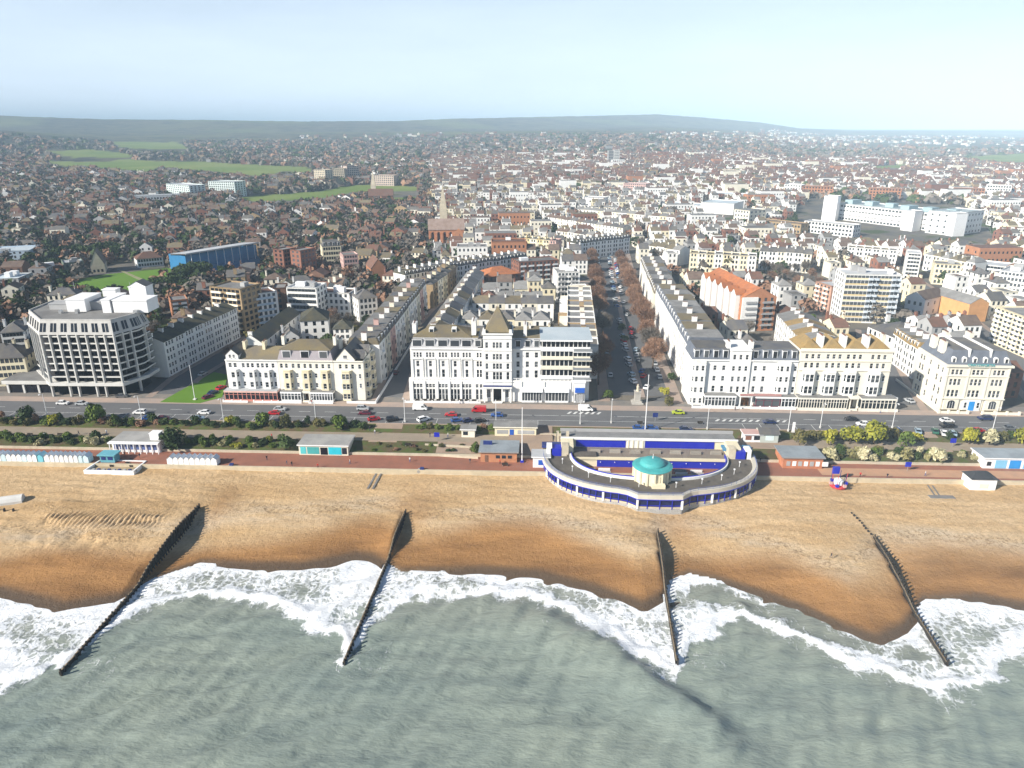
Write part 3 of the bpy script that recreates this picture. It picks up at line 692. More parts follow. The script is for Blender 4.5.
# ---------------------------------------------------------------- front row of hotels
def inset(pl,d):
    n=len(pl); out=[]
    for i in range(n):
        p,q,r=pl[i-1],pl[i],pl[(i+1)%n]
        def nrm(a,b):
            L=math.hypot(b[0]-a[0],b[1]-a[1]); return (-(b[1]-a[1])/L,(b[0]-a[0])/L)
        n0,n1=nrm(p,q),nrm(q,r); k=1+n0[0]*n1[0]+n0[1]*n1[1]
        out.append((q[0]+(n0[0]+n1[0])*d/k,q[1]+(n0[1]+n1[1])*d/k))
    return out
def tower_hotel():
    s=Bld('concrete_hotel','big dark glazed hotel with pale concrete fins and white rooftop blocks','hotel',(-168.5,48.6),(-142.4,49.4),26,8.05,wm=CONC)
    e=s.e; c,q=math.cos(-s.rz),math.sin(-s.rz)
    lc=lambda p:((p[0]+168.5)*c-(p[1]-48.6)*q,(p[0]+168.5)*q+(p[1]-48.6)*c)
    P=[lc(p) for p in [(-168.5,48.6),(-142.4,49.4),(-138.4,58.6),(-138.6,66),(-152,68),(-152.5,80),(-184,80),(-182.4,62.3)]]
    mark_poly([(-186,46),(-136,46),(-136,70),(-150,82),(-190,84)])
    core=inset(P,2.0); mb=MB(); mb.prism(core,0,23.2); s.part('glazed_wall',mb,[glassmat('black_glazing',(.006,.007,.010),(.012,.014,.018),.2,.08)])
    zs=[4.9+2.5*i for i in range(8)]
    for z in zs[1:]:
        m=MB(); m.prism(P,z-.2,z+.12,0,1,bottom=True); m.ring(P,inset(P,.12),z+.12,z+.3,closed=True); s.part('balcony_slab',m,[CONC,mat('dark_balcony_floor',(.05,.05,.055),.8)])
    # recessed room windows: pale mullions and curtain panels behind each balcony
    m=MB()
    for i in range(len(core)):
        a,b=core[i],core[(i+1)%len(core)]; L=math.hypot(b[0]-a[0],b[1]-a[1]); n=max(1,int(L/1.7)); dx,dy=(b[0]-a[0])/L,(b[1]-a[1])/L
        for k in range(n+1):
            t=L*k/n
            for z in zs:
                p=(a[0]+dx*t,a[1]+dy*t); m.box(p[0]-.06,p[1]-.08,z+.16,p[0]+.06,p[1]+.04,z+2.3)
                if R.random()<.12 and k<n:
                    w=R.uniform(.4,1.1); m.poly([(p[0]+dy*.03,p[1]-dx*.03,z+.2),(p[0]+dx*w+dy*.03,p[1]+dy*w-dx*.03,z+.2),(p[0]+dx*w+dy*.03,p[1]+dy*w-dx*.03,z+2.2),(p[0]+dy*.03,p[1]-dx*.03,z+2.2)])
    o=s.part('mullion',m,[mat('dim_mullion',(.06,.06,.062),.7)]); o['kind']='stuff'
    # fins
    for i,step in ((0,3.25),(1,3.4),(2,3.6),(7,3.6),(6,4.2),(3,4.5)):
        a,b=P[i],P[(i+1)%8]; L=math.hypot(b[0]-a[0],b[1]-a[1]); n=max(1,round(L/step)); dx,dy=(b[0]-a[0])/L,(b[1]-a[1])/L; nx,ny=dy,-dx
        for k in range(n+1 if i in (0,) else n):
            if i!=0 and k==0: continue
            t=L*k/n; x,y=a[0]+dx*t,a[1]+dy*t; zb=0 if (k%3!=1) else 9.9
            pl=[(x-dx*.21+nx*.5,y-dy*.21+ny*.5),(x+dx*.21+nx*.5,y+dy*.21+ny*.5),(x+dx*.21-nx*.6,y+dy*.21-ny*.6),(x-dx*.21-nx*.6,y-dy*.21-ny*.6)]
            s.part('fin',MB().prism(pl,zb,23.3),[CONC])
    # crown storey with tall slot windows
    Q=inset(P,-.35); T=inset(P,1.1); m=MB()
    for i in range(8):
        a,b,c2,d=Q[i],Q[(i+1)%8],T[(i+1)%8],T[i]
        m.poly([(*a,23.2),(*b,23.2),(*c2,28.0),(*d,28.0)])
    m.poly([(*p,28.0) for p in T],1); m.poly([(*p,23.2) for p in reversed(Q)],0); m.ring(T,inset(T,.4),28.0,28.5,closed=True)
    s.part('crown_storey',m,[mat('weathered_concrete',(.47,.46,.44),.85,.14,.3,.03),FLATR])
    for i in (0,1,2,7,6):
        a,b,c2,d=Q[i],Q[(i+1)%8],T[(i+1)%8],T[i]; L=math.hypot(b[0]-a[0],b[1]-a[1]); n=max(2,int(L/1.25)); nx,ny=(b[1]-a[1])/L,-(b[0]-a[0])/L
        W=lambda t,h:tuple(lerp(lerp(a[j],b[j],t),lerp(d[j],c2[j],t),h)+(nx,ny)[j]*.03 for j in (0,1))+(23.2+4.8*h,)
        for k in range(n):
            if k%3==2: continue
            t0=(k+.12)/n; t1=(k+.92)/n; w=MB(); w.poly([W(t0,.2),W(t1,.2),W(t1,.82),W(t0,.82)]); s.part('window',w,[DGLASS])
    # ground storey canopy
    m=MB(); m.ring(inset(P,-.75),inset(P,.2),4.2,5.3,closed=True); m.prism(inset(P,-.7),4.9,5.1,bottom=True); s.part('canopy',m,[CONC])
    # low wing towards the west
    m=MB(); m.box(-20,2.5,3.6,-2,22,5.0,0,2,bottom=True); m.box(-19.2,3.4,0,-2,21,3.6,1); 
    for x in (-18.8,-13,-7.5): m.box(x,2.9,0,x+.7,3.6,3.6)
    s.part('low_wing',m,[CONC,DGLASS,FLATR])
    # roof blocks
    for nm,b,mt in (('plant_room',(2.5,14,28,9.5,25,32.4),WHITE2),('plant_room',(9.5,17,28,20,24,30.8),GREYW),('lift_tower',(16.5,12.5,28,19.6,24,32.6),WHITE2),('plant_room',(20.4,12.8,28,33,21,32.4),WHITE2),('plant_room',(-6,17,28,1,22,30.0),GREYW),('lift_tower',(21,24,28,27.5,29.5,35),WHITE2),('plant_room',(9,27,28,14,30.5,33.2),WHITE2)):
        m=MB(); m.box(*b); m.box(b[0]-.2,b[1]-.2,b[5],b[3]+.2,b[4]+.2,b[5]+.3)
        s.part(nm,m,[mt])
    m=MB(); m.gablet=None
    m.poly([(21,24,35.3),(27.5,24,35.3),(24.2,24,37.1)]); m.poly([(21,29.5,35.3),(24.2,29.5,37.1),(27.5,29.5,35.3)]); m.poly([(20.8,23.8,35.3),(24.2,23.8,37.2),(24.2,29.7,37.2),(20.8,29.7,35.3)],1); m.poly([(27.7,23.8,35.3),(27.7,29.7,35.3),(24.2,29.7,37.2),(24.2,23.8,37.2)],1)
    s.part('lift_tower_roof',m,[WHITE2,FLATR])
    for k in range(9):
        w=MB(); x=R.uniform(-6,30); y=R.choice((26,11,23)); w.box(x,y,28,x+R.uniform(.8,2),y+R.uniform(.8,1.6),28+R.uniform(.8,1.8)); s.part('roof_vent',w,[METAL])
    for x in (3,24): s.part('roof_mast',MB().tube((x,20,35),(x,20,38),.07,.05),[METAL])
    s.done()
tower_hotel()

def balustrade(mb,x0,x1,y,z,m=0,h=.85,step=1.4):
    mb.box(x0,y,z+h-.15,x1,y+.2,z+h,m,bottom=True)
    for x in np.arange(x0,x1-.1,step): mb.box(x,y+.02,z,x+.22,y+.18,z+h-.15,m)
def conservatory(s,x0,x1,y0,y1,h,n,frame=WHITE2,band=None,name='conservatory',roof=FLATR):
    mb=MB(); mb.box(x0,y0,0,x1,y1,.8,0); mb.box(x0+.1,y0+.12,.8,x1-.1,y1,h-.7,1)
    w=(x1-x0)/n
    for k in range(n+1):
        x=min(max(x0+w*k-.1,x0),x1-.2); mb.box(x,y0,.8,x+.2,y0+.2,h-.7,0)
    mb.box(x0,y0+.02,h*.62,x1,y0+.16,h*.62+.1,0)
    mb.box(x0-.15,y0-.2,h-.7,x1+.15,y1,h-.05,0 if band is None else 3,2,bottom=True)
    mb.box(x0-.05,y0+.1,h-.05,x1+.05,y1,h+.06,2)
    return s.part(name,mb,[frame,GLASS,roof,band or frame])
def portico(s,xc,y0,y1,w,h,door=NAVY,steps=True):
    mb=MB()
    for x in (xc-w/2,xc+w/2-.35): mb.box(x,y0,0,x+.35,y0+.35,h)
    mb.box(xc-w/2-.15,y0-.15,h,xc+w/2+.15,y1,h+.55,bottom=True)
    if steps:
        for k in range(3): mb.box(xc-w/2+.2,y0-.9+.3*k,0,xc+w/2-.2,y0-.6+.3*k,.18*(k+1))
    s.part('porch',mb,[s.wm])
    d=MB(); d.box(xc-w/2+.5,y1-.08,.2,xc+w/2-.5,y1+.05,h-.4); s.part('door',d,[door])
def fore_wall(s,x0,x1,y,h=.9,m=WHITE2,gap=()):
    mb=MB(); xs=[x0]; 
    for g in gap: xs+=[g[0],g[1]]
    xs.append(x1)
    for a,b in zip(xs[::2],xs[1::2]):
        mb.box(a,y,0,b,y+.25,h)
        for x in np.arange(a,b,3.2): mb.box(x,y-.06,0,x+.4,y+.31,h+.3)
    return s.part('forecourt_wall',mb,[m])

# --- white and cream hotels west of the side street
s=Bld('seafront_hotel','white bay-fronted hotel with pink and red glazed veranda beside the lawn','hotel',(-103.6,49.2),(-84.9,49.2),14,8.05)
H=14.8; fl=[(4.6,1.9),(8.2,1.8),(11.7,1.5)]
s.facade((0,0),(s.L,0),0,H,[(1.6,1.0),(3.4,1.0),(6.3,.9),(8.,.9),(9.6,.9),(11.6,.9),(13.2,.9),(14.8,.9),(17,.9)],[(11.9,1.5)])
s.facade((s.L,0),(s.L,s.D),0,H); s.facade((0,s.D),(0,0),0,H,[(3,1),(6,1),(9.5,1),(12,1)],fl); s.facade((s.L,s.D),(0,s.D),0,H,[(3,1),(8,1),(14,1)],fl,'mesh')
for x in (2.8,9.2,14.6): s.bay(x,3.8,1.3,4.2,11.3,2,1.05,1.8)
for x in (6.1,12.0,17.3):
    for z in (4.9,8.3): s.wins.append(((x,-.01,z),0,.95,1.7,'sash'))
s.cornice(H,h=.4,out=.45); conservatory(s,-.6,s.L-.3,-2.9,0,4.1,12,mat('rose_paint',(.62,.25,.20),.6),mat('pale_rose_paint',(.70,.46,.40),.6),'veranda',PALER)
r=s.gable(H,3.0,MOSSR,'x',x0=4.6,y0=.9,y1=13.5,wm=True)
s.gable(H+1.6,2.2,SLATE,'y',x0=.4,x1=4.8,y0=0,y1=9,name='roof'); s.wall.box(.4,0,H,4.8,9,H+1.6); s.wins.append(((1.9,-.03,H+.5),0,.9,1.3,'sash')); s.wins.append(((3.3,-.03,H+.5),0,.9,1.3,'sash'))
for x in (5.2,12.3): s.chimney(x,6.5,H+2.6,1.0,2.6,2.2,CREAM,4,r)
fore_wall(s,-1,s.L,-4.2,.8,WHITE2,[(8,10)]); s.done()

s=Bld('seafront_hotel','cream hotel with yellow-sided bays and grey mansard between white hotel and corner house','hotel',(-84.8,49.2),(-65.1,49.2),14,8.05,wm=mat('warm_white_stucco',(.80,.76,.66),.75,.06,.25,.05))
s.facade((0,0),(s.L,0),0,H,[(1.2,.9),(3,.9),(5.4,.9),(7.4,.9),(9.6,.9),(11.6,.9),(13.8,.9),(16,.9),(18.2,.9)],[(11.9,1.5)])
s.facade((s.L,0),(s.L,s.D),0,H); s.facade((0,s.D),(0,0),0,H); s.facade((s.L,s.D),(0,s.D),0,H,[(3,1),(8,1),(14,1)],fl,'mesh')
for x in (3.2,9.9,16.6): s.bay(x,3.8,1.3,3.9,11.3,2,1.05,1.8,m=CREAM)
for x in (6.6,13.3):
    for z in (4.7,8.3): s.wins.append(((x,-.01,z),0,.95,1.7,'sash'))
s.cornice(H,h=.4,out=.45); r=s.mansard(H,3.6,mat('lilac_grey_slate',(.33,.30,.32),.75,.12,.6,.03),1.0,dorm=3,mtop=SLATE,dw=3.0); s.hip(H+3.6,2.2,MOSSR,x0=1,x1=s.L-1,y0=1,y1=13)
conservatory(s,.8,8.0,-2.6,0,3.9,6,WHITE2,None,'glazed_front_room'); conservatory(s,11.4,19.4,-2.6,0,3.9,8,WHITE2,None,'glazed_front_room')
portico(s,9.7,-2.2,0,2.6,3.2,mat('brown_door',(.16,.07,.03),.5)); s.chimney(.5,7,H+5,1,2.4,1.8,s.wm,4,r); s.chimney(s.L-.6,7,H+5,1,2.4,1.8,s.wm,4,r)
fore_wall(s,0,s.L,-4.2,.8,WHITE2,[(8.5,11)]); s.done()

s=Bld('corner_house','cream corner house with yellow side bays and steep gables at the side street','house',(-65.0,49.2),(-54.4,49.2),16,8.05,wm=mat('warm_white_stucco',(.80,.76,.66)))
s.facade((0,0),(s.L,0),0,H,[(2.4,.9),(4.6,.9),(6.8,.9),(9.3,.9)],[(11.9,1.5)]); s.facade((s.L,0),(s.L,s.D),0,H,[(2,1),(5,1),(11,1),(14,1)],[(1,2)]+fl); s.facade((0,s.D),(0,0),0,H); s.facade((s.L,s.D),(0,s.D),0,H,[(3,1),(7,1)],fl,'mesh')
s.bay(4.4,4.2,1.4,0.2,11.3,3,1.1,1.8,m=CREAM); s.wins+= [((9.2,-.01,z),0,.95,1.7,'sash') for z in (4.7,8.3)]
for y in (3.8,12.2):
    o=s.bay(y,3.8,1.2,.2,14.2,4,1.0,1.7,m=CREAM); o.rotation_euler=(0,0,math.pi/2); o.location=(s.L,0,0)
s.cornice(H,h=.4,out=.4); r=s.gable(H+.6,4.0,SLATE,'y',x0=1.2,x1=7.6,y0=0,y1=15.5); s.wall.box(1.2,0,H,7.6,15.5,H+.6); s.wins.append(((4.4,-.03,H+.7),0,1.5,1.3,'sash'))
for y in (2.2,8.6): s.gable(H+.3,2.6,SLATE,'x',x0=5.2,x1=s.L-.1,y0=y,y1=y+4.6,name='side_gable_roof')
s.chimney(.6,9,H+3,1,2.2,2.4,s.wm,4,r); mb=MB(); mb.box(s.L+4.2,-3.4,0,s.L+4.5,70,1.1); mb.box(s.L-6,-3.4,0,s.L+4.2,-3.15,.9); s.part('boundary_wall',mb,[WHITE2]); s.done()

# --- the great white hotel in the middle
def grand_white():
    s=Bld('grand_hotel','long white hotel with central pyramid-roofed tower and modern flat-roofed end','hotel',(-38.6,49.6),(25.2,50.8),17,8.05)
    L=s.L; K=lambda px:(px-410)/182*L; HE=19.1; fy=2.2
    gz_=[.9,2.9]
    # ground storey, forward of the upper walls
    bays=[K(x) for x in (419,431.7,444.6,456.7,468.5)]; cols=[]
    for b in bays: cols+=[(b-1.15,.85),(b,.85),(b+1.15,.85)]
    cols+=[(K(481)-.7,.9),(K(481)+.7,.9)]
    s.facade((0,0),(K(485.5),0),0,7.9,cols,[(.7,3.6),(5.2,1.2)]); s.facade((0,s.D),(0,0),0,7.9,[(4,1),(8,1),(12,1)],[(1,3)])
    s.facade((K(513.8),0),(K(576),0),0,7.9,[(K(516.5),1.1)]+[(K(513.8)-K(513.8)+K(x)-0,1.0) for x in ()],[(1,3)])
    tx0,tx1=K(485.5),K(513.8)
    s.wall.poly([(0,0,7.9),(L-6,0,7.9),(L-6,fy+.2,7.9),(0,fy+.2,7.9)],0)
    pb=MB(); balustrade(pb,.1,tx0-.2,.1,7.9); balustrade(pb,tx1+.2,K(576),.1,7.9); s.part('balustrade',pb,[WHITE])
    # main upper wall
    up=[(b,1.0) for b in bays]; x1=K(542.7)
    s.facade((0.6,fy),(tx0,fy),7.9,HE,[(b-.6,1.0) for b in bays]+[(K(479.5)-.6,.8),(K(482.5)-.6,.8)],[(8.3,2.7),(12.3,1.9)])
    trip=[]
    for b in bays: trip+=[(b-1.1,.8),(b,.8),(b+1.1,.8)]
    for xx,w in trip+[(K(479.5),.8),(K(482.5),.8)]: s.wins.append(((xx,fy-.02,15.6),0,w,1.9,'sash'))
    for b in bays:
        mb=MB(); mb.box(b-1.9,fy-.35,7.9,b-1.65,fy,15.2); mb.box(b+1.65,fy-.35,7.9,b+1.9,fy,15.2); mb.box(b-1.9,fy-.45,15.0,b+1.9,fy,15.3,bottom=True); s.part('pilaster',mb,[WHITE])
    rc=[K(x) for x in (520,529.5,538.5)]
    s.facade((tx1,fy),(x1,fy),7.9,HE,[(r-tx1,1.1) for r in rc],[(8.3,2.6),(12.3,1.9),(15.8,1.8)])
    s.facade((.6,s.D),(.6,fy),7.9,HE,[(3,1),(6,1),(9,1),(12,1)],[(8.3,2.2),(12.3,1.9),(15.7,1.8)])
    s.facade((x1,s.D),(.6,s.D),0,HE,[(3+4*i,1.1) for i in range(12)],[(1,1.8),(5,1.8),(8.5,1.8),(12.3,1.8),(15.7,1.7)],'mesh')
    s.cornice(HE,.6,fy,tx0,.45,.5); s.cornice(HE,tx1,fy,x1,.45,.5); s.cornice(15.1,.6,fy,tx0,.25,.3)
    # mansards
    r=s.mansard(HE,3.4,mat('light_slate',(.40,.40,.41),.7,.12,.5,.02),1.1,.6,fy,tx0-2,s.D,dorm=0,mtop=MOSSR,sides=(1,0))
    for b in bays: s.dormer(b,fy+.2,HE+.35,3.4,2.6,1.4,0,r)
    s.dormer(K(480),fy+.2,HE+.35,2.2,2.6,1.4,0,r)
    rr=s.hip(HE+3.4,3.0,MOSSR,1.5,fy+1.2,tx0-4.2,s.D-1,over=.1,name='roof'); 
    for x,y in ((7,8),(15,8)):
        mb=MB(); mb.box(x,y-2,HE+4,x+1.7,y+1,HE+6.0,0); mb.poly([(x+.2,y-2.03,HE+4.6),(x+1.5,y-2.03,HE+4.6),(x+1.5,y-2.03,HE+5.7),(x+.2,y-2.03,HE+5.7)],1); s.part('roof_dormer',mb,[WHITE,GLASS])
    s.chimney(tx0-3.6,8,HE+5,1.6,5.5,3.6,WHITE,6,rr); s.chimney(1.6,9,HE+5,1.4,4,2.2,WHITE,5,rr)
    r2=s.mansard(HE,3.4,mat('light_slate',(.40,.40,.41)),1.1,tx1,fy,x1,s.D,dorm=0,mtop=MOSSR,sides=(0,0))
    for x in rc: s.dormer(x,fy+.2,HE+.35,1.9,2.6,1.4,0,r2)
    s.chimney(tx1+4.6,8,HE+3.4,1.2,4.5,4.0,WHITE,5,r2); 
    # tower
    ty=-.25; w=tx1-tx0
    tc=[(1.3,.9),(w/2-1.15,.85),(w/2,.85),(w/2+1.15,.85),(w-1.3,.9)]
    s.facade((tx0,ty),(tx1,ty),7.2,25.2,tc,[(8.4,2.6),(12.3,1.9),(15.8,1.9),(20.0,1.9)]); s.facade((tx1,ty),(tx1,ty+11),7.2,25.2,[(2,.9),(5,.9),(8,.9)],[(20,1.9)]); s.facade((tx0,ty+11),(tx0,ty),7.2,25.2,[(2,.9),(5,.9),(8,.9)],[(20,1.9)]); s.facade((tx1,ty+11),(tx0,ty+11),7.2,25.2)
    for z in (7.7,11.8,15.2,19.2,23.4): s.wall.box(tx0-.12,ty-.25,z-.2,tx1+.12,ty+.0,z,bottom=True)
    s.cornice(25.2,tx0,ty,tx1,.5,.4,ty+11,True)
    for x in (tx0,tx1-.9):
        for y in (ty,ty+10.1): s.wall.box(x,y,25.2,x+.9,y+.9,26.4)
    m=MB(); A=[(tx0+.6,ty+.6),(tx1-.6,ty+.6),(tx1-.6,ty+10.4),(tx0+.6,ty+10.4)]; ap=((tx0+tx1)/2,ty+5.5,33.6)
    for i in range(4): m.poly([(*A[i],25.3),(*A[(i+1)%4],25.3),ap])
    m.tube(ap,(ap[0],ap[1],35.2),.08,.03); s.part('tower_roof',m,[MOSSR])
    # entrance
    s.wall.box(tx0,ty,0,tx0+3.3,ty+.5,7.2); s.wall.box(tx1-3.3,ty,0,tx1,ty+.5,7.2); s.wall.box(tx0+3.3,ty+.1,5.6,tx1-3.3,ty+.5,7.2,bottom=True)
    for x in (tx0+1.65,tx1-1.65): s.wins.append(((x,ty-.03,1.6),0,1.3,3.0,'case'))
    m=MB(); m.box(tx0+3.3,ty+1.8,0,tx1-3.3,ty+2,5.6); s.part('entrance_door',m,[DGLASS])
    m=MB()
    for x in (tx0+3.0,tx1-3.6,tx0+.1,tx1-.6): m.box(x,ty-1.3,0,x+.5,ty-.8,5.4)
    m.box(tx0-.1,ty-1.5,5.4,tx1+.1,ty,6.1,bottom=True)
    for k in range(3): m.box(tx0+3.4,ty-1.9+.35*k,0,tx1-3.4,ty-1.55+.35*k,.17*(k+1))
    s.part('entrance_porch',m,[WHITE])
    m=MB(); m.box(tx0-.1,ty-1.56,6.15,tx1+.1,ty-1.4,6.7); s.part('sign_band',m,[NAVY])
    # glazed ground fronts east of the tower
    for a,b in ((K(524),K(544.5)),(K(547.5),K(571))):
        m=MB(); m.box(a,-.9,.0,b,0,.7,0); m.box(a+.1,-.75,.7,b-.1,0,4.4,1)
        for x in np.linspace(a,b-.15,8): m.box(x,-.9,.7,x+.15,-.7,4.4,0)
        m.poly([(a-.2,-1.6,4.3),(b+.2,-1.6,4.3),(b+.2,-.0,5.6),(a-.2,-.0,5.6)],2); m.box(a-.2,-1.65,4.05,b+.2,-1.6,4.32,2)
        s.part('glazed_front',m,[WHITE2,GLASS,mat('white_awning',(.75,.77,.78),.7)])
    for x in (K(523),K(546),K(572.3)): s.part('pilaster',MB().box(x-.4,-.3,0,x+.4,0,7.6),[WHITE])
    # awnings and dark shop glass under the west bays
    for b in bays: s.part('ground_pilaster',MB().box(b-2.05,-.25,0,b-1.75,0,7.5),[WHITE])
    # modern end: white bands and strip windows
    mx0=x1; my=1.2; md=16
    for i,(z0,z1) in enumerate(((7.9,9.4),(11.6,13.0),(15.2,16.5),(18.4,19.9))):
        m=MB(); m.box(mx0,my,z0,L,my+md,z1,0,bottom=True); m.box(mx0-.05,my-.5,z0+.3,K(575),my,z1-.1,0,bottom=True) if i<3 else None
        m.box(K(575),my-1.3,z0,L+.5,my,z0+.3,0,bottom=True); m.box(K(575),my-1.3,z0+.3,L+.5,my-1.22,z1-.15,1); s.part('floor_band',m,[IVORY if i in(1,2) else WHITE2,METAL])
    for i,(z0,z1) in enumerate(((9.4,11.6),(13.0,15.2),(16.5,18.4),(19.9,22.2))):
        m=MB(); m.box(mx0+.2,my+.45,z0,L-.2,my+md-.2,z1,0); s.part('strip_glazing',m,[DGLASS])
        m=MB()
        for x in np.arange(mx0+.3,L,1.55): m.box(x,my+.3,z0,x+.3,my+.5,z1)
        for y in np.arange(my+1,my+md,2.2): m.box(L-.3,y,z0,L-.1,y+.7,z1)
        s.part('mullion_row',m,[CONC])
    m=MB(); m.box(mx0-.3,my-.9,22.2,L+.6,my+md+.3,22.75,0,1,bottom=True); m.poly([(mx0+1,my+.4,22.77),(L-.2,my+.4,22.77),(L-.4,my+md-1,22.77),(mx0+3,my+md-1,22.77)],1); s.part('flat_roof',m,[WHITE2,BLUER])
    s.wall.box(mx0,my+.6,0,L,my+md,7.9); m=MB(); m.box(K(576.5),-.8,0,K(587.5),my+1,7.9); m.box(K(576.5)-.2,-1,7.4,K(587.5)+.2,my+1,8.0,bottom=True); s.part('end_pavilion',m,[WHITE2])
    m=MB(); m.box(K(577.5),-1.5,4.0,K(587),-.83,5.7,bottom=True); s.part('blue_canopy',m,[mat('signal_blue',(.02,.10,.45),.5)])
    for x in np.linspace(K(578.5),K(586),5): s.wins.append(((x,-.83,.5),0,1.0,3.0,'case'))
    fore_wall(s,-1.5,tx0-1,-2.4,.8,WHITE2)
    for k in range(9):
        m=MB(); x=K(416+7.2*k); m.box(x,-1.5,0,x+1.6,-1.0,.75); m.box(x,-1.0,.75,x+1.6,-.9,1.1); s.part('terrace_bench',m,[TIMBER])
    s.done()
grand_white()

# --- the white hotel and its yellow-roofed neighbour east of the avenue
s=Bld('seafront_hotel','white corner hotel with slate mansard and brown pillared porch east of the avenue','hotel',(60.0,50.2),(96.3,50.2),13,8.05)
H=16.7; rows=[(5.0,2.0),(9.0,1.7),(12.9,1.6)]
s.facade((0,0),(13,0),0,H,[(1.4,.85),(2.9,.85),(4.4,.85),(8.2,1),(11.2,1)],[(1.2,1.9)]+rows); s.facade((13,-.5),(20,-.5),0,20.4,[(1.4,.9),(3.5,.9),(5.6,.9)],[(5.,2.),(9,1.7),(12.9,1.6),(17,1.6)])
s.wall.box(13,-.48,0,13.02,6,20.4); s.wall.box(19.98,-.48,0,20,6,20.4)
s.facade((20,0),(s.L,0),0,H,[(2,1),(5,1),(10.2,.85),(11.7,.85),(13.2,.85),(15.6,.9)],rows)
s.facade((s.L,0),(s.L,s.D),0,H); s.facade((0,s.D),(0,0),0,H,[(2,1),(4.5,1),(7.5,1),(10.5,1)],[(1.2,1.9)]+rows); s.facade((s.L,s.D),(0,s.D),0,H,[(3+4*i,1) for i in range(8)],rows,'mesh')
for x,w in ((2.9,5.0),): s.bay(x,w,1.0,0.2,H-.6,4,.85,1.7)
s.bay(31.7,5.0,1.0,4.6,H-.6,3,.85,1.7)
for a,b in ((0,13),(20,s.L)): s.cornice(H,a,0,b,.4,.45)
s.cornice(20.4,13,-.5,20,.4,.3); s.wall.poly([(13,-.5,20.4),(20,-.5,20.4),(20,12,20.4),(13,12,20.4)])
SL=mat('blue_grey_slate',(.13,.145,.175),.6,.15,.5,.03)
r=s.mansard(H,3.5,SL,1.3,0,0,13,s.D,dorm=4,mtop=SLATE,sides=(1,0),dw=1.7); r2=s.mansard(H,3.5,SL,1.3,20,0,s.L,s.D,dorm=5,mtop=SLATE,sides=(0,0),dw=1.6)
for x,z in ((12.6,20),(20.4,20)): s.chimney(x,3,z,1.1,2.6,2.4,WHITE,4,r)
conservatory(s,5,15.6,-2.9,0,4.6,9,WHITE2,None,'glazed_terrace'); conservatory(s,22.6,31,-2.7,0,4.4,3,mat('maroon_paint',(.14,.03,.05),.5),WHITE2,'glazed_terrace'); conservatory(s,31.3,36.2,-2.9,0,4.4,4,WHITE2,None,'glazed_terrace')
portico(s,19.2,-2.6,-.5,4.2,4.0,mat('brown_door',(.16,.07,.03)))
mb=MB(); mb.box(17,-2.95,4.55,31,-2.6,5.3); s.part('fascia',mb,[mat('dusty_rose_paint',(.45,.24,.22),.6)])
fore_wall(s,.5,s.L,-3.9,.9,WHITE2,[(17.8,20.6)]); s.done()

s=Bld('seafront_hotel','cream bay-fronted hotel under four ochre hipped roofs with long glazed veranda','hotel',(96.5,50.0),(127.4,50.0),14,8.05,wm=mat('soft_cream_stucco',(.78,.73,.61),.75,.06,.25,.05))
H=20.6; L=s.L; bx=[4.3,11.4,18.2,26.4]; cols=[]
for b in bx: cols+=[(b-2,.95),(b,.95),(b+2,.95)]
s.facade((0,0),(L,0),0,H,cols,[(14.3,1.7),(17.6,1.5)]); s.facade((L,0),(L,s.D),0,H,[(3,1),(6,1),(9,1),(12,1)],[(5,2),(9,1.8),(14,1.6),(17.5,1.5)]); s.facade((0,s.D),(0,0),0,H); s.facade((L,s.D),(0,s.D),0,H,[(3+4*i,1) for i in range(7)],[(5,2),(9,1.8),(14,1.6),(17.5,1.5)],'mesh')
for i,b in enumerate(bx): s.bay(b-.6,4.6,1.5,4.6,13.2,2,1.15,2.4,m=WHITE)
for b in bx:
    for z in (5.4,9.6): s.wins.append(((b+2.7,-.01,z),0,.95,2.0,'sash'))
s.cornice(13.6,h=.3,out=.35); s.cornice(16.9,h=.25,out=.25); s.cornice(H,h=.5,out=.4,sides=True); s.wall.box(0,0,H,L,.3,H+.5); s.wall.box(L-.3,.3,H,L,s.D,H+.5)
for i in range(4):
    r=s.hip(H-.2,3.3,OCHRER,L*i/4+.4,.6,L*(i+1)/4-.3,s.D,over=0)
    if i: s.chimney(L*i/4+.1,5,H+.6,1.3,3.6,3.2,WHITE,5,r)
s.chimney(L-.7,8,H+.3,1.0,2.4,3.2,s.wm,4)
conservatory(s,.2,17.0,-3.4,0,4.6,18,mat('ivory_paint',(.79,.75,.66),.6),None,'glazed_veranda'); conservatory(s,21.6,L+2.4,-3.4,0,4.6,9,mat('ivory_paint',(.79,.75,.66)),None,'glazed_veranda'); portico(s,19.3,-3,0,2.8,4.0,mat('brown_door',(.16,.07,.03)))
fore_wall(s,0,L+3,-4.4,.8,mat('ivory_paint',(.79,.75,.66)),[(18,20.6)]); s.done()

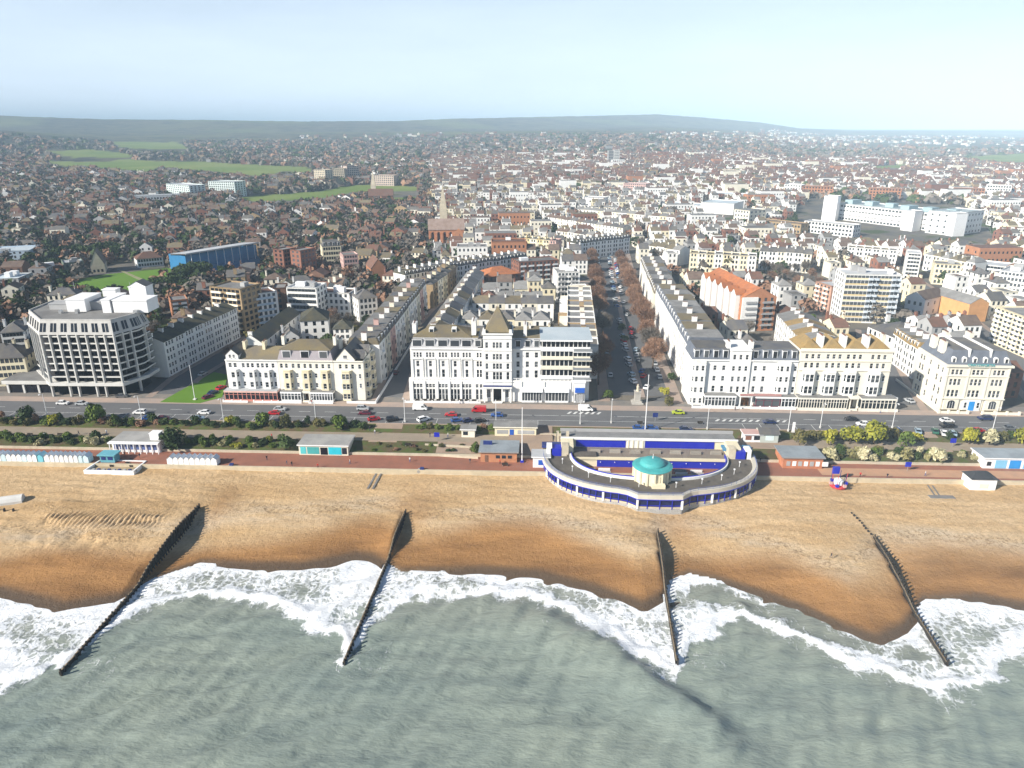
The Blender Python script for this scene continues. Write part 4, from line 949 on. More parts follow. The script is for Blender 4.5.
def text(body,size,loc,rot,m,parent,name='lettering',ext=.02):
    cu=bpy.data.curves.new(name,'FONT'); cu.body=body; cu.size=size; cu.align_x='CENTER'; cu.extrude=ext; cu.materials.append(m)
    t=bpy.data.objects.new(name,cu); me=bpy.data.meshes.new_from_object(t); o=bpy.data.objects.new(name,me); COL.objects.link(o); o.location=loc; o.rotation_euler=rot; o.parent=parent; bpy.data.objects.remove(t); return o
s=Bld('villa_hotel','cream villa hotel with teal lettering, bright blue door and round-topped slate dormers','hotel',(145.4,48.6),(166.2,48.0),20,8.05,wm=mat('pale_cream_stucco',(.77,.72,.60),.75,.06,.25,.05))
H=16.5; L=s.L; cols=[]
for b in (3.6,L/2,L-3.6): cols+=[(b-1.35,.9),(b,.9),(b+1.35,.9)]
rows=[(5.0,2.3),(9.2,2.1),(13.0,1.7)]
s.facade((0,0),(L,0),0,H,cols,rows); s.facade((L,0),(L,s.D),0,H,[(3,1),(7,1),(12,1),(16,1)],[(1.2,2)]+rows); s.facade((0,s.D),(0,0),0,H,[(2.2,1.1),(4.2,1.1),(9,1),(14.5,1),(17.5,1)],[(1.2,2)]+rows); s.facade((L,s.D),(0,s.D),0,H,[(4,1),(10,1),(16,1)],rows,'mesh')
for b in (3.6,L-3.6):
    mb=MB(); mb.box(b-2.4,-.5,0,b+2.4,0,4.4); 
    for i in range(9):
        t0,t1=math.pi*i/9,math.pi*(i+1)/9; mb.poly([(b,-.53,2.7),(b+1.25*math.cos(t0),-.53,2.7+1.1*math.sin(t0)),(b+1.25*math.cos(t1),-.53,2.7+1.1*math.sin(t1))],1)
    mb.poly([(b-1.25,-.53,.9),(b+1.25,-.53,.9),(b+1.25,-.53,2.7),(b-1.25,-.53,2.7)],1)
    for x in (-.42,.42,-1.25,1.2): mb.box(b+x-.04,-.58,.9,b+x+.04,-.52,3.3,2)
    s.part('arched_window',mb,[s.wm,GLASS,WHITE2])
mb=MB(); mb.box(L/2-2.9,-.5,0,L/2+2.9,0,4.4); s.part('porch',mb,[WHITE]); d=MB(); d.box(L/2-.95,-.56,.2,L/2+.95,-.48,3.5); s.part('door',d,[mat('azure_paint',(.02,.24,.60),.4)])
for x in (-2.1,2.1): s.wins.append(((L/2+x,-.53,1.1),0,.9,2.1,'sash'))
s.cornice(4.6,h=.3,out=.7); s.cornice(12.6,h=.25,out=.3); s.cornice(H,h=.7,out=.6,sides=True)
for x in (.2,7.2,L-7.2,L-.7): s.wall.box(x,-.25,0,x+.5,0,H-.7)
r=s.mansard(H,4.6,SL,1.9,0,0,L,s.D,mtop=SLATE)
for i in range(6):
    x=1.9+(L-3.8)*i/5; mb=MB(); mb.box(-.75,0,0,.75,1.6,1.5); n=8
    for k in range(n):
        t0,t1=math.pi*k/n,math.pi*(k+1)/n; a=(.75*math.cos(t0),1.5+.75*math.sin(t0)); b=(.75*math.cos(t1),1.5+.75*math.sin(t1))
        mb.poly([(0,0,1.5),(a[0],0,a[1]),(b[0],0,b[1])]); mb.poly([(a[0],0,a[1]),(a[0],2.2,a[1]),(b[0],2.2,b[1]),(b[0],0,b[1])])
    mb.poly([(-.4,-.03,.35),(.4,-.03,.35),(.4,-.03,1.7),(-.4,-.03,1.7)],1); mb.build('dormer',[WHITE,GLASS],r,(x,.3,H+.4))
for x in (L/3,2*L/3): s.part('party_wall',MB().box(x-.25,1.0,H+.2,x+.25,s.D-1,H+5.2),[WHITE])
for x,y in ((.8,7),(.8,13),(L/2-3,s.D-1),(L/2+5,s.D-1.2)): s.chimney(x,y,H+3.4,1.3,3.0,2.8,s.wm,5,r)
text('CHATSWORTH',1.25,(L/2,-.85,H-.2),(math.pi/2,0,0),mat('teal_letters',(.03,.32,.33),.5),s.e,'sign_lettering',.06)
mb=MB()
for a,b in ((-1.5,8.0),(12.8,L+4)):
    mb.box(a,-3.6,0,b,-3.3,.95)
    for x in np.arange(a,b+.1,(b-a)/3): mb.box(x-.35,-3.75,0,x+.35,-3.15,1.35)
mb.box(-1.6,-3.6,0,-1.3,30,.95); s.part('garden_wall',mb,[s.wm])
mb=MB(); mb.box(-.8,-3.2,0,8,-2.2,1.05); mb.box(12.8,-3.2,0,L+2,-2.2,1.05); s.part('clipped_hedge',mb,[mossy('brown_hedge',(.16,.10,.04),(.09,.09,.03),.9,1.2)]); s.done()
# ---------------------------------------------------------------- bandstand
def bandstand():
    X0,Y0=40.,0.
    e=thing('bandstand','curved blue and cream seafront bandstand arena around a turquoise-domed stage','bandstand',(X0,Y0,4.0))
    part=lambda n,mb,m,p=None:mb.build(n,m,p or e)
    def arc(a,b,cy,n=44,t0=math.pi,t1=2*math.pi,p=2.35):
        o=[]
        for i in range(n+1):
            t=lerp(t0,t1,i/n); c,s=math.cos(t),math.sin(t)
            o.append((math.copysign(abs(c)**(2/p),c)*a,cy+math.copysign(abs(s)**(2/p),s)*b))
        return o
    CY=8.; out=arc(31,23.0,CY); inn=arc(23.2,15.8,CY-.4)
    # front bump: three flat sides pushed seaward
    for i,(x,y) in enumerate(out):
        if abs(x)<9: out[i]=(x,y-2.4*min(1,(9-abs(x))/3.0))
    sc_=lambda pl,k:[(x*k,(y-CY)*k+CY) for x,y in pl]
    m=MB(); m.prism([(-30,14)]+out+[(30,14)][::1],-1.5,.95,0,1); part('arena_floor',m,[STONE,mossy('arena_brick_paving',(.21,.145,.11),(.16,.12,.095),.85,.3)])
    # outer storey: plinth, blue glazing, cream parapet
    m=MB(); m.ring(out,sc_(out,.97),-2.5,.5); part('plinth',m,[WHITE2])
    m=MB(); m.ring(sc_(out,.99),sc_(out,.96),.5,3.05); part('blue_glazing',m,[glassmat('blue_screen_glass',(.010,.015,.075),(.018,.028,.14),.15)])
    for k in range(0,45,1):
        x,y=out[k]; big=k%4==0; r=.26 if big else .11
        p=MB(); p.box(x-r,y-r,.3,x+r,y+r,3.1); part('column',p,[WHITE2 if big else BLUE])
    m=MB(); m.ring(sc_(out,.992),sc_(out,.98),1.1,1.32); part('blue_rail',m,[BLUE])
    m=MB(); m.ring(sc_(out,1.012),sc_(out,.965),3.05,4.5); part('parapet',m,[mat('pale_parapet',(.58,.54,.45),.75,.08,.3,.02)])
    m=MB(); m.ring(sc_(out,1.016),sc_(out,1.004),3.1,3.32); part('parapet_stripe',m,[BLUE])
    # deck on top, between outer and inner edge
    m=MB()
    for i in range(44): 
        a,b,c,d=sc_(out,.966)[i],sc_(out,.966)[i+1],inn[i+1],inn[i]
        m.poly([(*a,4.0),(*b,4.0),(*c,4.0),(*d,4.0)],0); m.poly([(*d,3.55),(*c,3.55),(*b,3.55),(*a,3.55)],1)
    part('deck',m,[DECK,WHITE2])
    m=MB(); m.ring(inn,sc_(inn,.98),3.5,4.75); part('inner_parapet',m,[WHITE])
    m=MB(); m.ring(sc_(inn,.979),sc_(inn,.972),3.4,5.0); part('inner_rail',m,[BLUE])
    for i in range(2,44,3):
        x,y=sc_(inn,.99)[i]; part('arena_column',MB().tube((x,y,.9),(x,y,3.6),.2,.2,8),[WHITE2])
    for i in range(4,42,4):
        x,y=[(a+b)/2 for a,b in zip(sc_(out,.95)[i],inn[i])]; part('deck_light',MB().tube((x,y,4),(x,y,5.4),.07,.05,6).box(x-.2,y-.2,5.4,x+.2,y+.2,5.7),[WHITE2])
    # railing along the outer edge
    m=MB()
    for i in range(len(out)-1):
        a,b=sc_(out,1.0)[i],sc_(out,1.0)[i+1]
        for z in (4.75,5.05,5.35): m.tube((*a,z),(*b,z),.035,n=4)
        m.tube((*a,4.5),(*a,5.4),.04,n=4)
    part('railing',m,[mat('blue_grey_rail',(.12,.16,.36),.5)])
    # stage with dome
    m=MB(); m.lathe([(5.1,.9),(5.1,7.5),(5.35,7.6),(5.35,7.9),(0,7.9)],16,0,-.8,-6.6)
    for i in range(16):
        t=2*math.pi*(i+.5)/16; c,s=math.cos(t),math.sin(t)
        if i%2==0:
            R1=5.04; w=.55; px,py=-.8+c*R1,-6.6+s*R1
            m.poly([(px-s*-w*-1,py-c*w,4.9),(px+s*-w,py+c*w,4.9),(px+s*-w,py+c*w,6.9),(px-s*-w*-1,py-c*w,6.9)][::1],1)
    part('stage_drum',m,[mat('cream_drum',(.74,.66,.48),.75,.08,.5,.02),GREYW])
    for i in range(16):
        t=2*math.pi*i/16; x,y=-.8+5.2*math.cos(t),-6.6+5.2*math.sin(t); part('drum_pilaster',MB().box(x-.22,y-.22,4,x+.22,y+.22,7.6),[mat('cream_drum',(.74,.66,.48))])
    d=MB().lathe([(5.5,7.85),(5.55,8.0),(4.8,8.3),(3.5,8.5),(3.45,8.9),(3.0,9.4),(2.2,9.8),(1.1,10.05),(0,10.1)],32,0,-.8,-6.6).build('dome',[TURQ],e,smooth=False)
    MB().tube((-.8,-6.6,10),(-.8,-6.6,11.4),.12,.04).build('finial',[WHITE2],d)
    m=MB(); m.box(-1.6,-13.0,4.0,2.,-11.6,5.0); part('stage_steps',m,[CREAM])
    # rear: lower blue wall, terrace, upper block
    m=MB(); m.box(-25.5,6.0,.9,24,13.2,3.9,0,1); part('terrace_block',m,[CREAM,mossy('terrace_paving',(.22,.18,.145),(.17,.145,.12),.85,.25)])
    for a,b in ((-15,22.6),): part('blue_panel',MB().box(a,5.9,.97,b,6.0,3.5),[BLUE])
    part('terrace_edge',MB().box(-23,5.6,3.4,23.6,6.1,4.2),[CREAM])
    for i,x in enumerate(np.arange(-14,22,4.2)): part('lamp_globe',MB().lathe([(0,-.16),(.16,0),(0,.16)],6,0).box(-.03,0,-.1,.03,.3,.1),[WHITE2]).location=(x,5.7,2.6)
    part('roof_slab',MB().box(-24,5.7,4.2,-15.2,9,4.5),[DECK])
    # upper promenade block
    m=MB(); m.box(-25.5,13.2,2,27.5,19.2,6.55,0,1); part('upper_block',m,[CREAM,mossy('roof_walk',(.24,.24,.235),(.18,.18,.18),.85,.3)])
    for a,b in ((-21,-5.9),(0,20.8)): part('blue_panel',MB().box(a,13.08,4.05,b,13.2,6.3),[BLUE])
    part('crest_panel',MB().box(-5.7,13.0,4.0,-.2,13.2,6.9),[WHITE])
    for i in range(4): part('crest_pilaster',MB().box(-5.3+1.45*i,12.86,4.0,-4.95+1.45*i,13.0,6.6),[CREAM])
    part('upper_parapet',MB().box(-25.7,12.8,6.55,27.7,13.3,7.25),[WHITE])
    part('upper_parapet',MB().box(-25.7,19.0,6.5,27.7,19.3,7.5),[GREYW])
    for x in (-25.6,23.6): part('end_block',MB().box(x,7.5,.9,x+3.6,13.1,7.0),[CREAM])
    for x in (-27,-23.9): part('gate_pier',MB().box(x,15,4,x+.8,16,8),[STONE])
    # stair towers at the horns
    for sx in (-1,1):
        for (x,w,h,mm) in ((24.5,2.0,7.2,STONE),(27.2,3.2,6.4,BLUE),(29.2,1.6,7.0,WHITE)):
            part('stair_tower',MB().box(sx*x-w/2,6.4,.9,sx*x+w/2,9.4,h),[mm])
        part('stair_canopy',MB().box(sx*27-4.4,9.4,5.2,sx*27+4.2,12.6,5.8,bottom=True),[NAVY if sx<0 else mat('steel_blue',(.06,.2,.35),.5)])
    # benches of the audience
    for r_ in range(5):
        for c_ in range(4):
            x=-19+c_*4.3 if c_<2 else 7.5+(c_-2)*4.6; y=-3.6+r_*1.75
            if abs(x)>15 and y<-1: continue
            part('audience_bench',MB().box(x,y,.95,x+3.4,y+.55,1.4).box(x,y-.1,1.4,x+3.4,y,1.85),[WHITE2 if (r_+c_)%2 else GREYW])
    for i in range(7): part('terrace_bench',MB().box(-17+6*i,9.2,3.9,-13.8+6*i,9.9,4.4).box(-17+6*i,9.9,3.9,-13.8+6*i,10.0,4.9),[mat('weathered_bench',(.30,.27,.23),.85)])
bandstand()
# ---------------------------------------------------------------- kiosks, shelters, beach huts
ZL=5.0
def box_windows(m,x0,x1,y,z0,z1,n,mi=1,gap=.25):
    w=(x1-x0)/n
    for k in range(n): m.poly([(x0+w*k+gap,y,z0),(x0+w*(k+1)-gap,y,z0),(x0+w*(k+1)-gap,y,z1),(x0+w*k+gap,y,z1)],mi)
def kiosk(name,label,cat,x,y,L,D,h,z=ZL,wm=WHITE2,rm=FLATR,trim=None,panels=(),over=.5,roof='flat',rh=1.2,rz=0,group=None,columns=0):
    e=thing(name,label,cat,(x,y,z),rz,group)
    w=MB(); w.box(0,0,-.6,L,D,h); w.build('wall',[wm],e)
    if roof=='flat':
        r=MB(); r.box(-over,-over,h,L+over,D+over,h+.35,0,1,bottom=True); r.build('roof',[trim or WHITE2,rm],e)
    else:
        r=MB(); a=min(D,L)/2
        if roof=='hip':
            A=[(-over,-over,h),(L+over,-over,h),(L+over,D+over,h),(-over,D+over,h)]; p,q=(a,D/2,h+rh),(L-a,D/2,h+rh)
            for f in ([A[0],A[1],q,p],[A[1],A[2],q],[A[2],A[3],p,q],[A[3],A[0],p]): r.poly(f)
        else:
            r.poly([(-over,-over,h),(L+over,-over,h),(L+over,D/2,h+rh),(-over,D/2,h+rh)]); r.poly([(L+over,D+over,h),(-over,D+over,h),(-over,D/2,h+rh),(L+over,D/2,h+rh)])
            r.poly([(0,0,h),(0,D/2,h+rh-.1),(0,D,h)],1); r.poly([(L,0,h),(L,D,h),(L,D/2,h+rh-.1)],1)
        r.build('roof',[rm,wm],e)
    for (nm,a,b,z0,z1,mm) in panels:
        MB().box(a,-.08,z0,b,.02,z1,bottom=True).build(nm,[mm],e)
    for k in range(columns+1 if columns else 0):
        c=MB(); xx=-.1+(L+.0)*k/columns; c.box(xx,-1.3,-.2,xx+.22,-1.08,h); c.build('column',[trim or WHITE2],e)
    if columns: MB().box(-.4,-1.5,h-.05,L+.4,0,h+.32,bottom=True).build('veranda_roof',[trim or WHITE2],e)
    return e
u0,v0=G(109,455,ZL); u1,_=G(158,455,ZL); L=u1-u0
e=kiosk('promenade_shelter','white shelter with blue-trimmed columns and pale flat roof behind the play enclosure','shelter',u0,9.9,L,7.2,3.4,rm=mossy('grey_shelter_roof',(.34,.33,.31),(.26,.255,.245),.8,.2),panels=[('window',.6+k*1.75,1.8+k*1.75,.9,2.7,mat('pale_navy',(.10,.14,.32),.5)) for k in range(int((L-1)/1.75))],columns=8,over=.3)
MB().box(L-3.2,1.0,3.7,L-.4,3.4,5.8).box(L-3.4,.8,5.8,L-.2,3.6,6.0).build('roof_cabin',[WHITE2],e)
u0,v0=G(297,458,ZL); u1,_=G(347,458,ZL); L=u1-u0
kiosk('promenade_shelter','pale roofed shelter with turquoise shutters set in the planted bank','shelter',u0,10.2,L,7.5,3.2,rm=mossy('grey_shelter_roof',(.34,.33,.31),(.26,.255,.245),.8,.2),wm=IVORY,panels=[('shutter',.5,2.2,.4,2.7,TEAL),('shutter',2.6,6.3,.4,2.7,TURQ),('window',6.7,8.9,.2,2.6,DGLASS),('shutter',9.2,13.2,.3,2.7,mat('bright_cyan',(.03,.50,.62),.5)),('window',13.4,L-.4,.5,2.6,DGLASS)],over=.4)
u0,v0=G(481,460,ZL); u1,_=G(517,460,ZL); L=u1-u0
e=kiosk('brick_cafe','orange brick promenade cafe with grey roof and three small windows','cafe',u0,7.6,L,7.5,3.3,wm=ORBRICK,rm=mossy('blue_grey_roof',(.33,.37,.40),(.26,.29,.31),.7,.2),trim=METAL,panels=[('window',4.6+1.8*k,5.8+1.8*k,1.3,2.3,DGLASS) for k in range(3)]+[('door',1.3,2.3,.1,2.3,BROWNBRICK)],over=.6)
MB().box(.5,4.5,3.6,3.2,4.8,4.9).build('roof_sign',[NAVY],e)
u0,v0=G(533,462,ZL); u1,_=G(549,462,ZL); L=u1-u0
kiosk('ticket_kiosk','white ticket kiosk with blue shutter at the west end of the bandstand','kiosk',u0,4.5,L,4.5,3.4,wm=WHITE2,rm=PALER,panels=[('shutter',1.6,L-.4,.9,2.5,mat('signal_blue',(.02,.10,.45)))])
u0,v0=G(494,441,7.); u1,_=G(536,441,7.); L=u1-u0
kiosk('promenade_toilets','long low cream building with blue door behind the brick cafe','kiosk',u0,22.5,L,4.5,3.0,z=7.,wm=CREAM,rm=FLATR,trim=IVORY,panels=[('door',L*.36,L*.46,.1,2.3,mat('signal_blue',(.02,.10,.45))),('window',L*.05,L*.32,.8,2.1,GREYW),('window',L*.55,L*.95,.8,2.1,GREYW)])
u0,v0=G(463,444,7.)
kiosk('ticket_hut','small white hut at the shrub bed west of the cream toilets','hut',u0-1,21,4.2,3.2,2.6,z=7,rm=FLATR,wm=IVORY,panels=[('window',.5,2,.8,2,DGLASS)])
u0,v0=G(783,469,ZL); u1,_=G(822,469,ZL); L=u1-u0
kiosk('brick_cafe','terracotta brick cafe with grey felt roof and white doors east of the bandstand','cafe',u0,7.2,L,7.5,3.4,wm=mat('terracotta_brick',(.48,.19,.10),.85,.2,.6,.1),rm=mossy('blue_grey_roof',(.33,.37,.40),(.26,.29,.31)),trim=METAL,panels=[('window',1+1.7*k,2.1+1.7*k,.8,2.3,WHITE2 if k%2 else GREYW) for k in range(6)]+[('door',11.4,13.1,.8,2.2,WHITE2)],over=.5)
u0,v0=G(762,446,7.); u1,_=G(780,446,7.); L=u1-u0
kiosk('grey_kiosk','small grey kiosk with dark pitched roof and pale front on the upper promenade','kiosk',u0,20.8,L,5,2.9,z=7.,wm=mat('pale_sage',(.50,.54,.50),.7,.06),rm=SLATE,roof='gable',rh=1.2,panels=[('window',L*.3,L*.75,.8,2.4,mat('frosted_pane',(.62,.72,.72),.4))])
u0,v0=G(745,444,7.)
kiosk('red_white_kiosk','red and white kiosk beside the small grey kiosk','kiosk',u0,21,5.4,3.2,2.6,z=7.,wm=WHITE2,rm=PINK,panels=[('shutter',.4,2.2,.8,2.1,BRICK),('shutter',3.,4.8,.8,2.1,DGLASS)])
u0,v0=G(972,491,4.2); u1,_=G(997,491,4.2); L=u1-u0
kiosk('lifeguard_hut','white beach hut with dark hipped roof standing on the shingle by the promenade','beach hut',u0,-2.2,L,4.6,3.0,z=4.3,wm=WHITE2,rm=mossy('dark_felt',(.03,.034,.04),(.05,.05,.055)),roof='hip',rh=1.6,panels=[('door',L*.35,L*.7,.2,1.6,IVORY)],over=.35)
u0,v0=G(990,474,ZL); L=18
kiosk('promenade_shelter','long white shelter with blue doors at the east end of the promenade','shelter',u0,9.6,L,6.5,3.2,wm=WHITE2,rm=mossy('blue_grey_roof',(.33,.37,.40),(.26,.29,.31)),panels=[('window',.9,2.1,.9,2.2,DGLASS),('door',3.3,6.6,.1,2.7,SKYB),('door',7.4,10.6,.1,2.7,mat('azure_paint',(.02,.24,.60))),('door',11.4,14.6,.1,2.7,SKYB)],over=.4)
# beach huts in rows
def hut(body,roofm,doorm):
    e=thing('beach_hut','','beach hut'); w=MB(); w.box(-.95,-1.2,-.5,.95,1.2,2.0); w.poly([(-.95,-1.2,2.0),(.95,-1.2,2.0),(0,-1.2,2.75)]); w.poly([(.95,1.2,2.0),(-.95,1.2,2.0),(0,1.2,2.75)]); w.build('wall',[body],e)
    r=MB(); 
    for sg in (-1,1): r.poly([(sg*1.06,-1.35,1.93),(0,-1.35,2.83),(0,1.35,2.83),(sg*1.06,1.35,1.93)][::sg])
    r.build('roof',[roofm],e); MB().box(-.45,1.19,-.1,.45,1.24,1.8).build('door',[doorm],e); return e
protoH=[hut(WHITE2,mat('white_hut_roof',(.74,.77,.80),.6,.06),SKYB),hut(mat('pale_blue_hut',(.55,.70,.76),.6,.06),mat('white_hut_roof',(.74,.77,.80)),WHITE2),hut(mat('aqua_hut',(.18,.52,.62),.6,.06),mat('aqua_roof',(.35,.62,.70),.6,.06),WHITE2)]
used=set()
def put_hut(k,x,y,label,group):
    o=protoH[k]
    if k not in used: used.add(k); o.location=(x,y,ZL); o['label']=label; o['group']=group
    else: dup(o,(x,y,ZL),0,label,group)
for row,(pa,pb,n,desc) in enumerate((((-14,463),(38,464),11,'row at the west edge'),((45,464.5),(82,466),9,'row west of the play enclosure'),((168,467.2),(212,467.6),9,'row east of the play enclosure'))):
    a,b=G(*pa,ZL),G(*pb,ZL)
    for i in range(n):
        t=i/(n-1); k=2 if (row==0 and i==n-1) else (1 if (row==1 and i>=n-2) or (row==0 and i in(3,7)) else 0)
        put_hut(k,lerp(a[0],b[0],t),2.95,f'{("white","pale blue","aqua")[k]} beach hut, {nth(n-1-i)} from the east in the {desc}',f'beach huts, {desc}')
# play enclosure on the beach with a turquoise kiosk
pts=[G(84,473.5,4.2),G(134,474.5,4.2),G(147,462.5,4.6),G(101,461,4.6)]
e=thing('play_enclosure','white low walled sand play enclosure on the beach beside the huts','enclosure',(pts[0][0],pts[0][1],4.0))
q=[(p[0]-pts[0][0],p[1]-pts[0][1]) for p in pts]
MB().ring(q,inset(q,.45),-.8,1.25,closed=True).build('wall',[WHITE2],e); MB().prism(inset(q,.4),-.4,.45).build('sand_floor',[mat('play_sand',(.42,.33,.21),.9,.2)],e)
for k in range(9):
    x=lerp(q[0][0],q[1][0],(k+.7)/9.6)+.7; y=lerp(q[0][1],q[1][1],(k+.7)/9.6)+1.0; MB().box(x,y,.45,x+.8,y+.7,1.15).build('play_table',[NAVY if k%2 else GREYW],e)
for k in range(6):
    x=R.uniform(5,12); y=R.uniform(4,8); MB().box(x,y,.45,x+1.2,y+.9,1.1).build('play_block',[TIMBER],e)
u0,v0=G(97,465.5,4.6); kiosk('turquoise_kiosk','little turquoise flat-roofed kiosk at the corner of the play enclosure','kiosk',u0+.5,2.4,4.4,2.8,2.3,wm=mat('dull_turquoise',(.13,.36,.43),.6),rm=mat('dull_turquoise',(.13,.36,.43)),trim=mat('dull_turquoise',(.13,.36,.43)),panels=[('shutter',.4,1.8,.9,1.9,NAVY),('shutter',2.4,3.9,.9,1.9,NAVY)])
# groynes
for i,((x0,y0),(x1,y1)) in enumerate(GROYNES):
    lab=('western groyne','groyne left of the bandstand','groyne straight below the bandstand','eastern groyne')[i]
    e=thing('groyne','',"groyne",(x0,y0,0)); e['label']=('dark timber groyne nearest the raked shingle, running into the surf','dark timber groyne with the widest shadow, west of the bandstand','dark timber groyne straight in front of the bandstand','dark timber groyne at the east end with posts straggling up the beach')[i]
    e['group']='timber groynes across the beach'
    n=int(math.hypot(x1-x0,y1-y0)/1.15)
    TT=[max(float(beach_z(lerp(x0,x1,k/40)-1.0,lerp(y0,y1,k/40)))+.45,1.05) for k in range(41)]
    for k in range(1,41): TT[k]=min(TT[k],TT[k-1]+.05)
    zt=lambda t:float(np.interp(t,np.linspace(0,1,41),TT))
    m=MB()
    K=36
    for k in range(K):
        a,b=k/K,(k+1)/K; ax,ay,bx_,by=lerp(0,x1-x0,a),lerp(0,y1-y0,a),lerp(0,x1-x0,b),lerp(0,y1-y0,b); za,zb=zt(a),zt(b); sag=R.uniform(-.12,.08)
        for s_ in (1,):
            m.poly([(ax-.12,ay,-3),(bx_-.12,by,-3),(bx_-.12,by,zb+sag),(ax-.12,ay,za+sag)][::-1]); m.poly([(ax+.12,ay,-3),(bx_+.12,by,-3),(bx_+.12,by,zb+sag),(ax+.12,ay,za+sag)]); m.poly([(ax-.12,ay,za+sag),(bx_-.12,by,zb+sag),(bx_+.12,by,zb+sag),(ax+.12,ay,za+sag)],1)
    m.build('plank_wall',[TIMBER,mat('worn_timber_top',(.26,.20,.13),.9,.3,1.5,.1)],e)
    for k in range(n+1):
        t=k/n; px,py=lerp(0,x1-x0,t),lerp(0,y1-y0,t); h=zt(t)+R.uniform(.25,.7); sd=.3
        if t>.93 and R.random()<.25: continue
        p=MB(); p.box(px+sd-.13,py-.14,-3,px+sd+.13,py+.14,h); p.build('post',[TIMBER],e)
    for k in range(0):
        t=.1+.5*k/9; px,py=lerp(0,x1-x0,t),lerp(0,y1-y0,t); m=MB(); m.tube((px+.3,py,zt(t)-.3),(px+1.9,py+.2,-.6),.12,.12,5); m.build('raking_strut',[TIMBER],e)
    if i==3:
        for k in range(9):
            yy=1.2+k*1.15; xx=-.12*yy-.15*math.sin(k); zb=float(beach_z(x0+xx,y0+yy)); p=MB(); p.box(xx-.2,yy-.2,zb-.6,xx+.2,yy+.2,zb+.35+R.uniform(0,.3)); p.build('post',[TIMBER],e)
# outfall pipe and tracks on the shingle
a=G(-12,506,3.2); b=G(24,501,3.2)
e=thing('outfall_pipe','pale grey concrete outfall half buried in the shingle at the west end','outfall',(a[0],a[1],0)); MB().tube((0,0,3.6),(b[0]-a[0],b[1]-a[1],3.6),1.7,1.7,12).build('pipe',[CONC],e)
for k in range(5): x=lerp(-1,9,k/4); MB().box(x,-3.0,1.5,x+.35,-2.5,4.2).build('post',[TIMBER],e)
def boardwalk(label,pa,pb,w,pc=None):
    a,b=G(*pa,4.),G(*pb,4.2); e=thing('boardwalk',label,'boardwalk',(a[0],a[1],0)); dx,dy=b[0]-a[0],b[1]-a[1]; L=math.hypot(dx,dy); nx,ny=-dy/L*w/2,dx/L*w/2
    for s_ in (-1,1):
        m=MB(); n=10; f=lambda t,o:(dx*t+nx*o,dy*t+ny*o,float(beach_z(a[0]+dx*t,a[1]+dy*t))+.17)
        for k in range(n): m.poly([f(k/n,s_*.45),f(k/n,s_*1.),f((k+1)/n,s_*1.),f((k+1)/n,s_*.45)][::s_])
        m.build('track_mat',[mat('grey_mat',(.20,.19,.18),.9,.2)],e)
    if pc:
        m=MB(); m.box(-2.4,-.8,2,4.4,.9,float(beach_z(*a))+.2); m.build('slab',[mat('grey_mat',(.20,.19,.18))],e)
boardwalk('two dark track mats leading down the beach opposite the turquoise shelter',(370,487),(380,470),2.0)
boardwalk('grey mat walkway ending in a cross slab near the lifeguard hut',(938,497),(930,485),1.7,1)
for (px,py,lab) in ((232,468,'blue-grey beach winch at the head of the groyne by the raked shingle'),(422,472,'blue winch standing on the beach edge west of the bandstand')):
    x,y=G(px,py,4.3); e=thing('beach_winch',lab,'winch',(x,y,4.2)); MB().box(-1.3,-.5,0,1.2,.6,.8).box(-.5,-.4,.8,.6,.4,1.6).build('frame',[NAVY],e); MB().tube((-.9,-.7,.5),(-.9,.8,.5),.5,.5,10).build('drum',[METAL],e)
# the small swing carousel on the promenade edge
x,y=G(838,485,4.6); e=thing('trampoline_ride','small red, white and blue fairground ride on the beach edge by the promenade','ride',(x,y,4.3))
MB().lathe([(2.3,0),(2.3,.6),(0,.7)],12).build('base',[mat('ride_red',(.55,.05,.06),.5)],e); MB().lathe([(1.3,.7),(1.3,1.9),(0,2.7)],10).build('centre',[WHITE2],e)
for k in range(6):
    t=math.pi*k/3; MB().tube((1.9*math.cos(t),1.9*math.sin(t),.6),(2.2*math.cos(t),2.2*math.sin(t),4.0),.09).build('arm',[NAVY if k%2 else mat('ride_red',(.55,.05,.06))],e); MB().box(2.1*math.cos(t)-.4,2.1*math.sin(t)-.4,.6,2.1*math.cos(t)+.4,2.1*math.sin(t)+.4,1.3).build('seat',[PINK if k%2 else BLUE],e)
MB().box(-1.2,1.6,3.0,.6,2.4,5.0).build('banner',[BLUE],e)
# flagpoles, lamp posts, signs
def pole(label,px,py,z,h,cat='flagpole',name='flagpole',r=.16):
    x,y=G(px,py,z); e=thing(name,label,cat,(x,y,z-.05)); MB().tube((0,0,0),(0,0,h),r,r*.55,8).build('pole',[WHITE2],e); MB().box(-.5,-.5,0,.5,.5,.6).build('base',[BLUE if cat=='flagpole' else CONC],e)
    MB().lathe([(0,h+.25),(.2,h+.1),(0,h)][::-1],8).build('finial',[WHITE2],e); return e
pole('tall white flagpole with blue base beside the orange brick cafe',522,462,ZL,17.5); pole('tall white flagpole behind the bandstand at the foot of the avenue',645,431,8.,19)
pole('tall white mast on the lawn beside the white veranda hotel',195,400,8.,13,'mast','mast',.13)
def lamp_proto():
    e=thing('street_lamp','','street lamp'); MB().tube((0,0,0),(0,0,8.6),.11,.08,6).build('post',[mat('white_post',(.72,.73,.73),.5)],e)
    a=MB(); a.tube((0,0,8.5),(0,-1.1,8.9),.06,.05,5); a.build('arm',[mat('white_post',(.72,.73,.73))],e); MB().box(-.16,-1.75,8.78,.16,-1.0,9.0,bottom=True).build('lamp_head',[mat('white_post',(.72,.73,.73))],e); MB().box(-.22,-.22,-.1,.22,.22,.7).build('base',[CONC],e); return e
LP=lamp_proto(); first=[True]
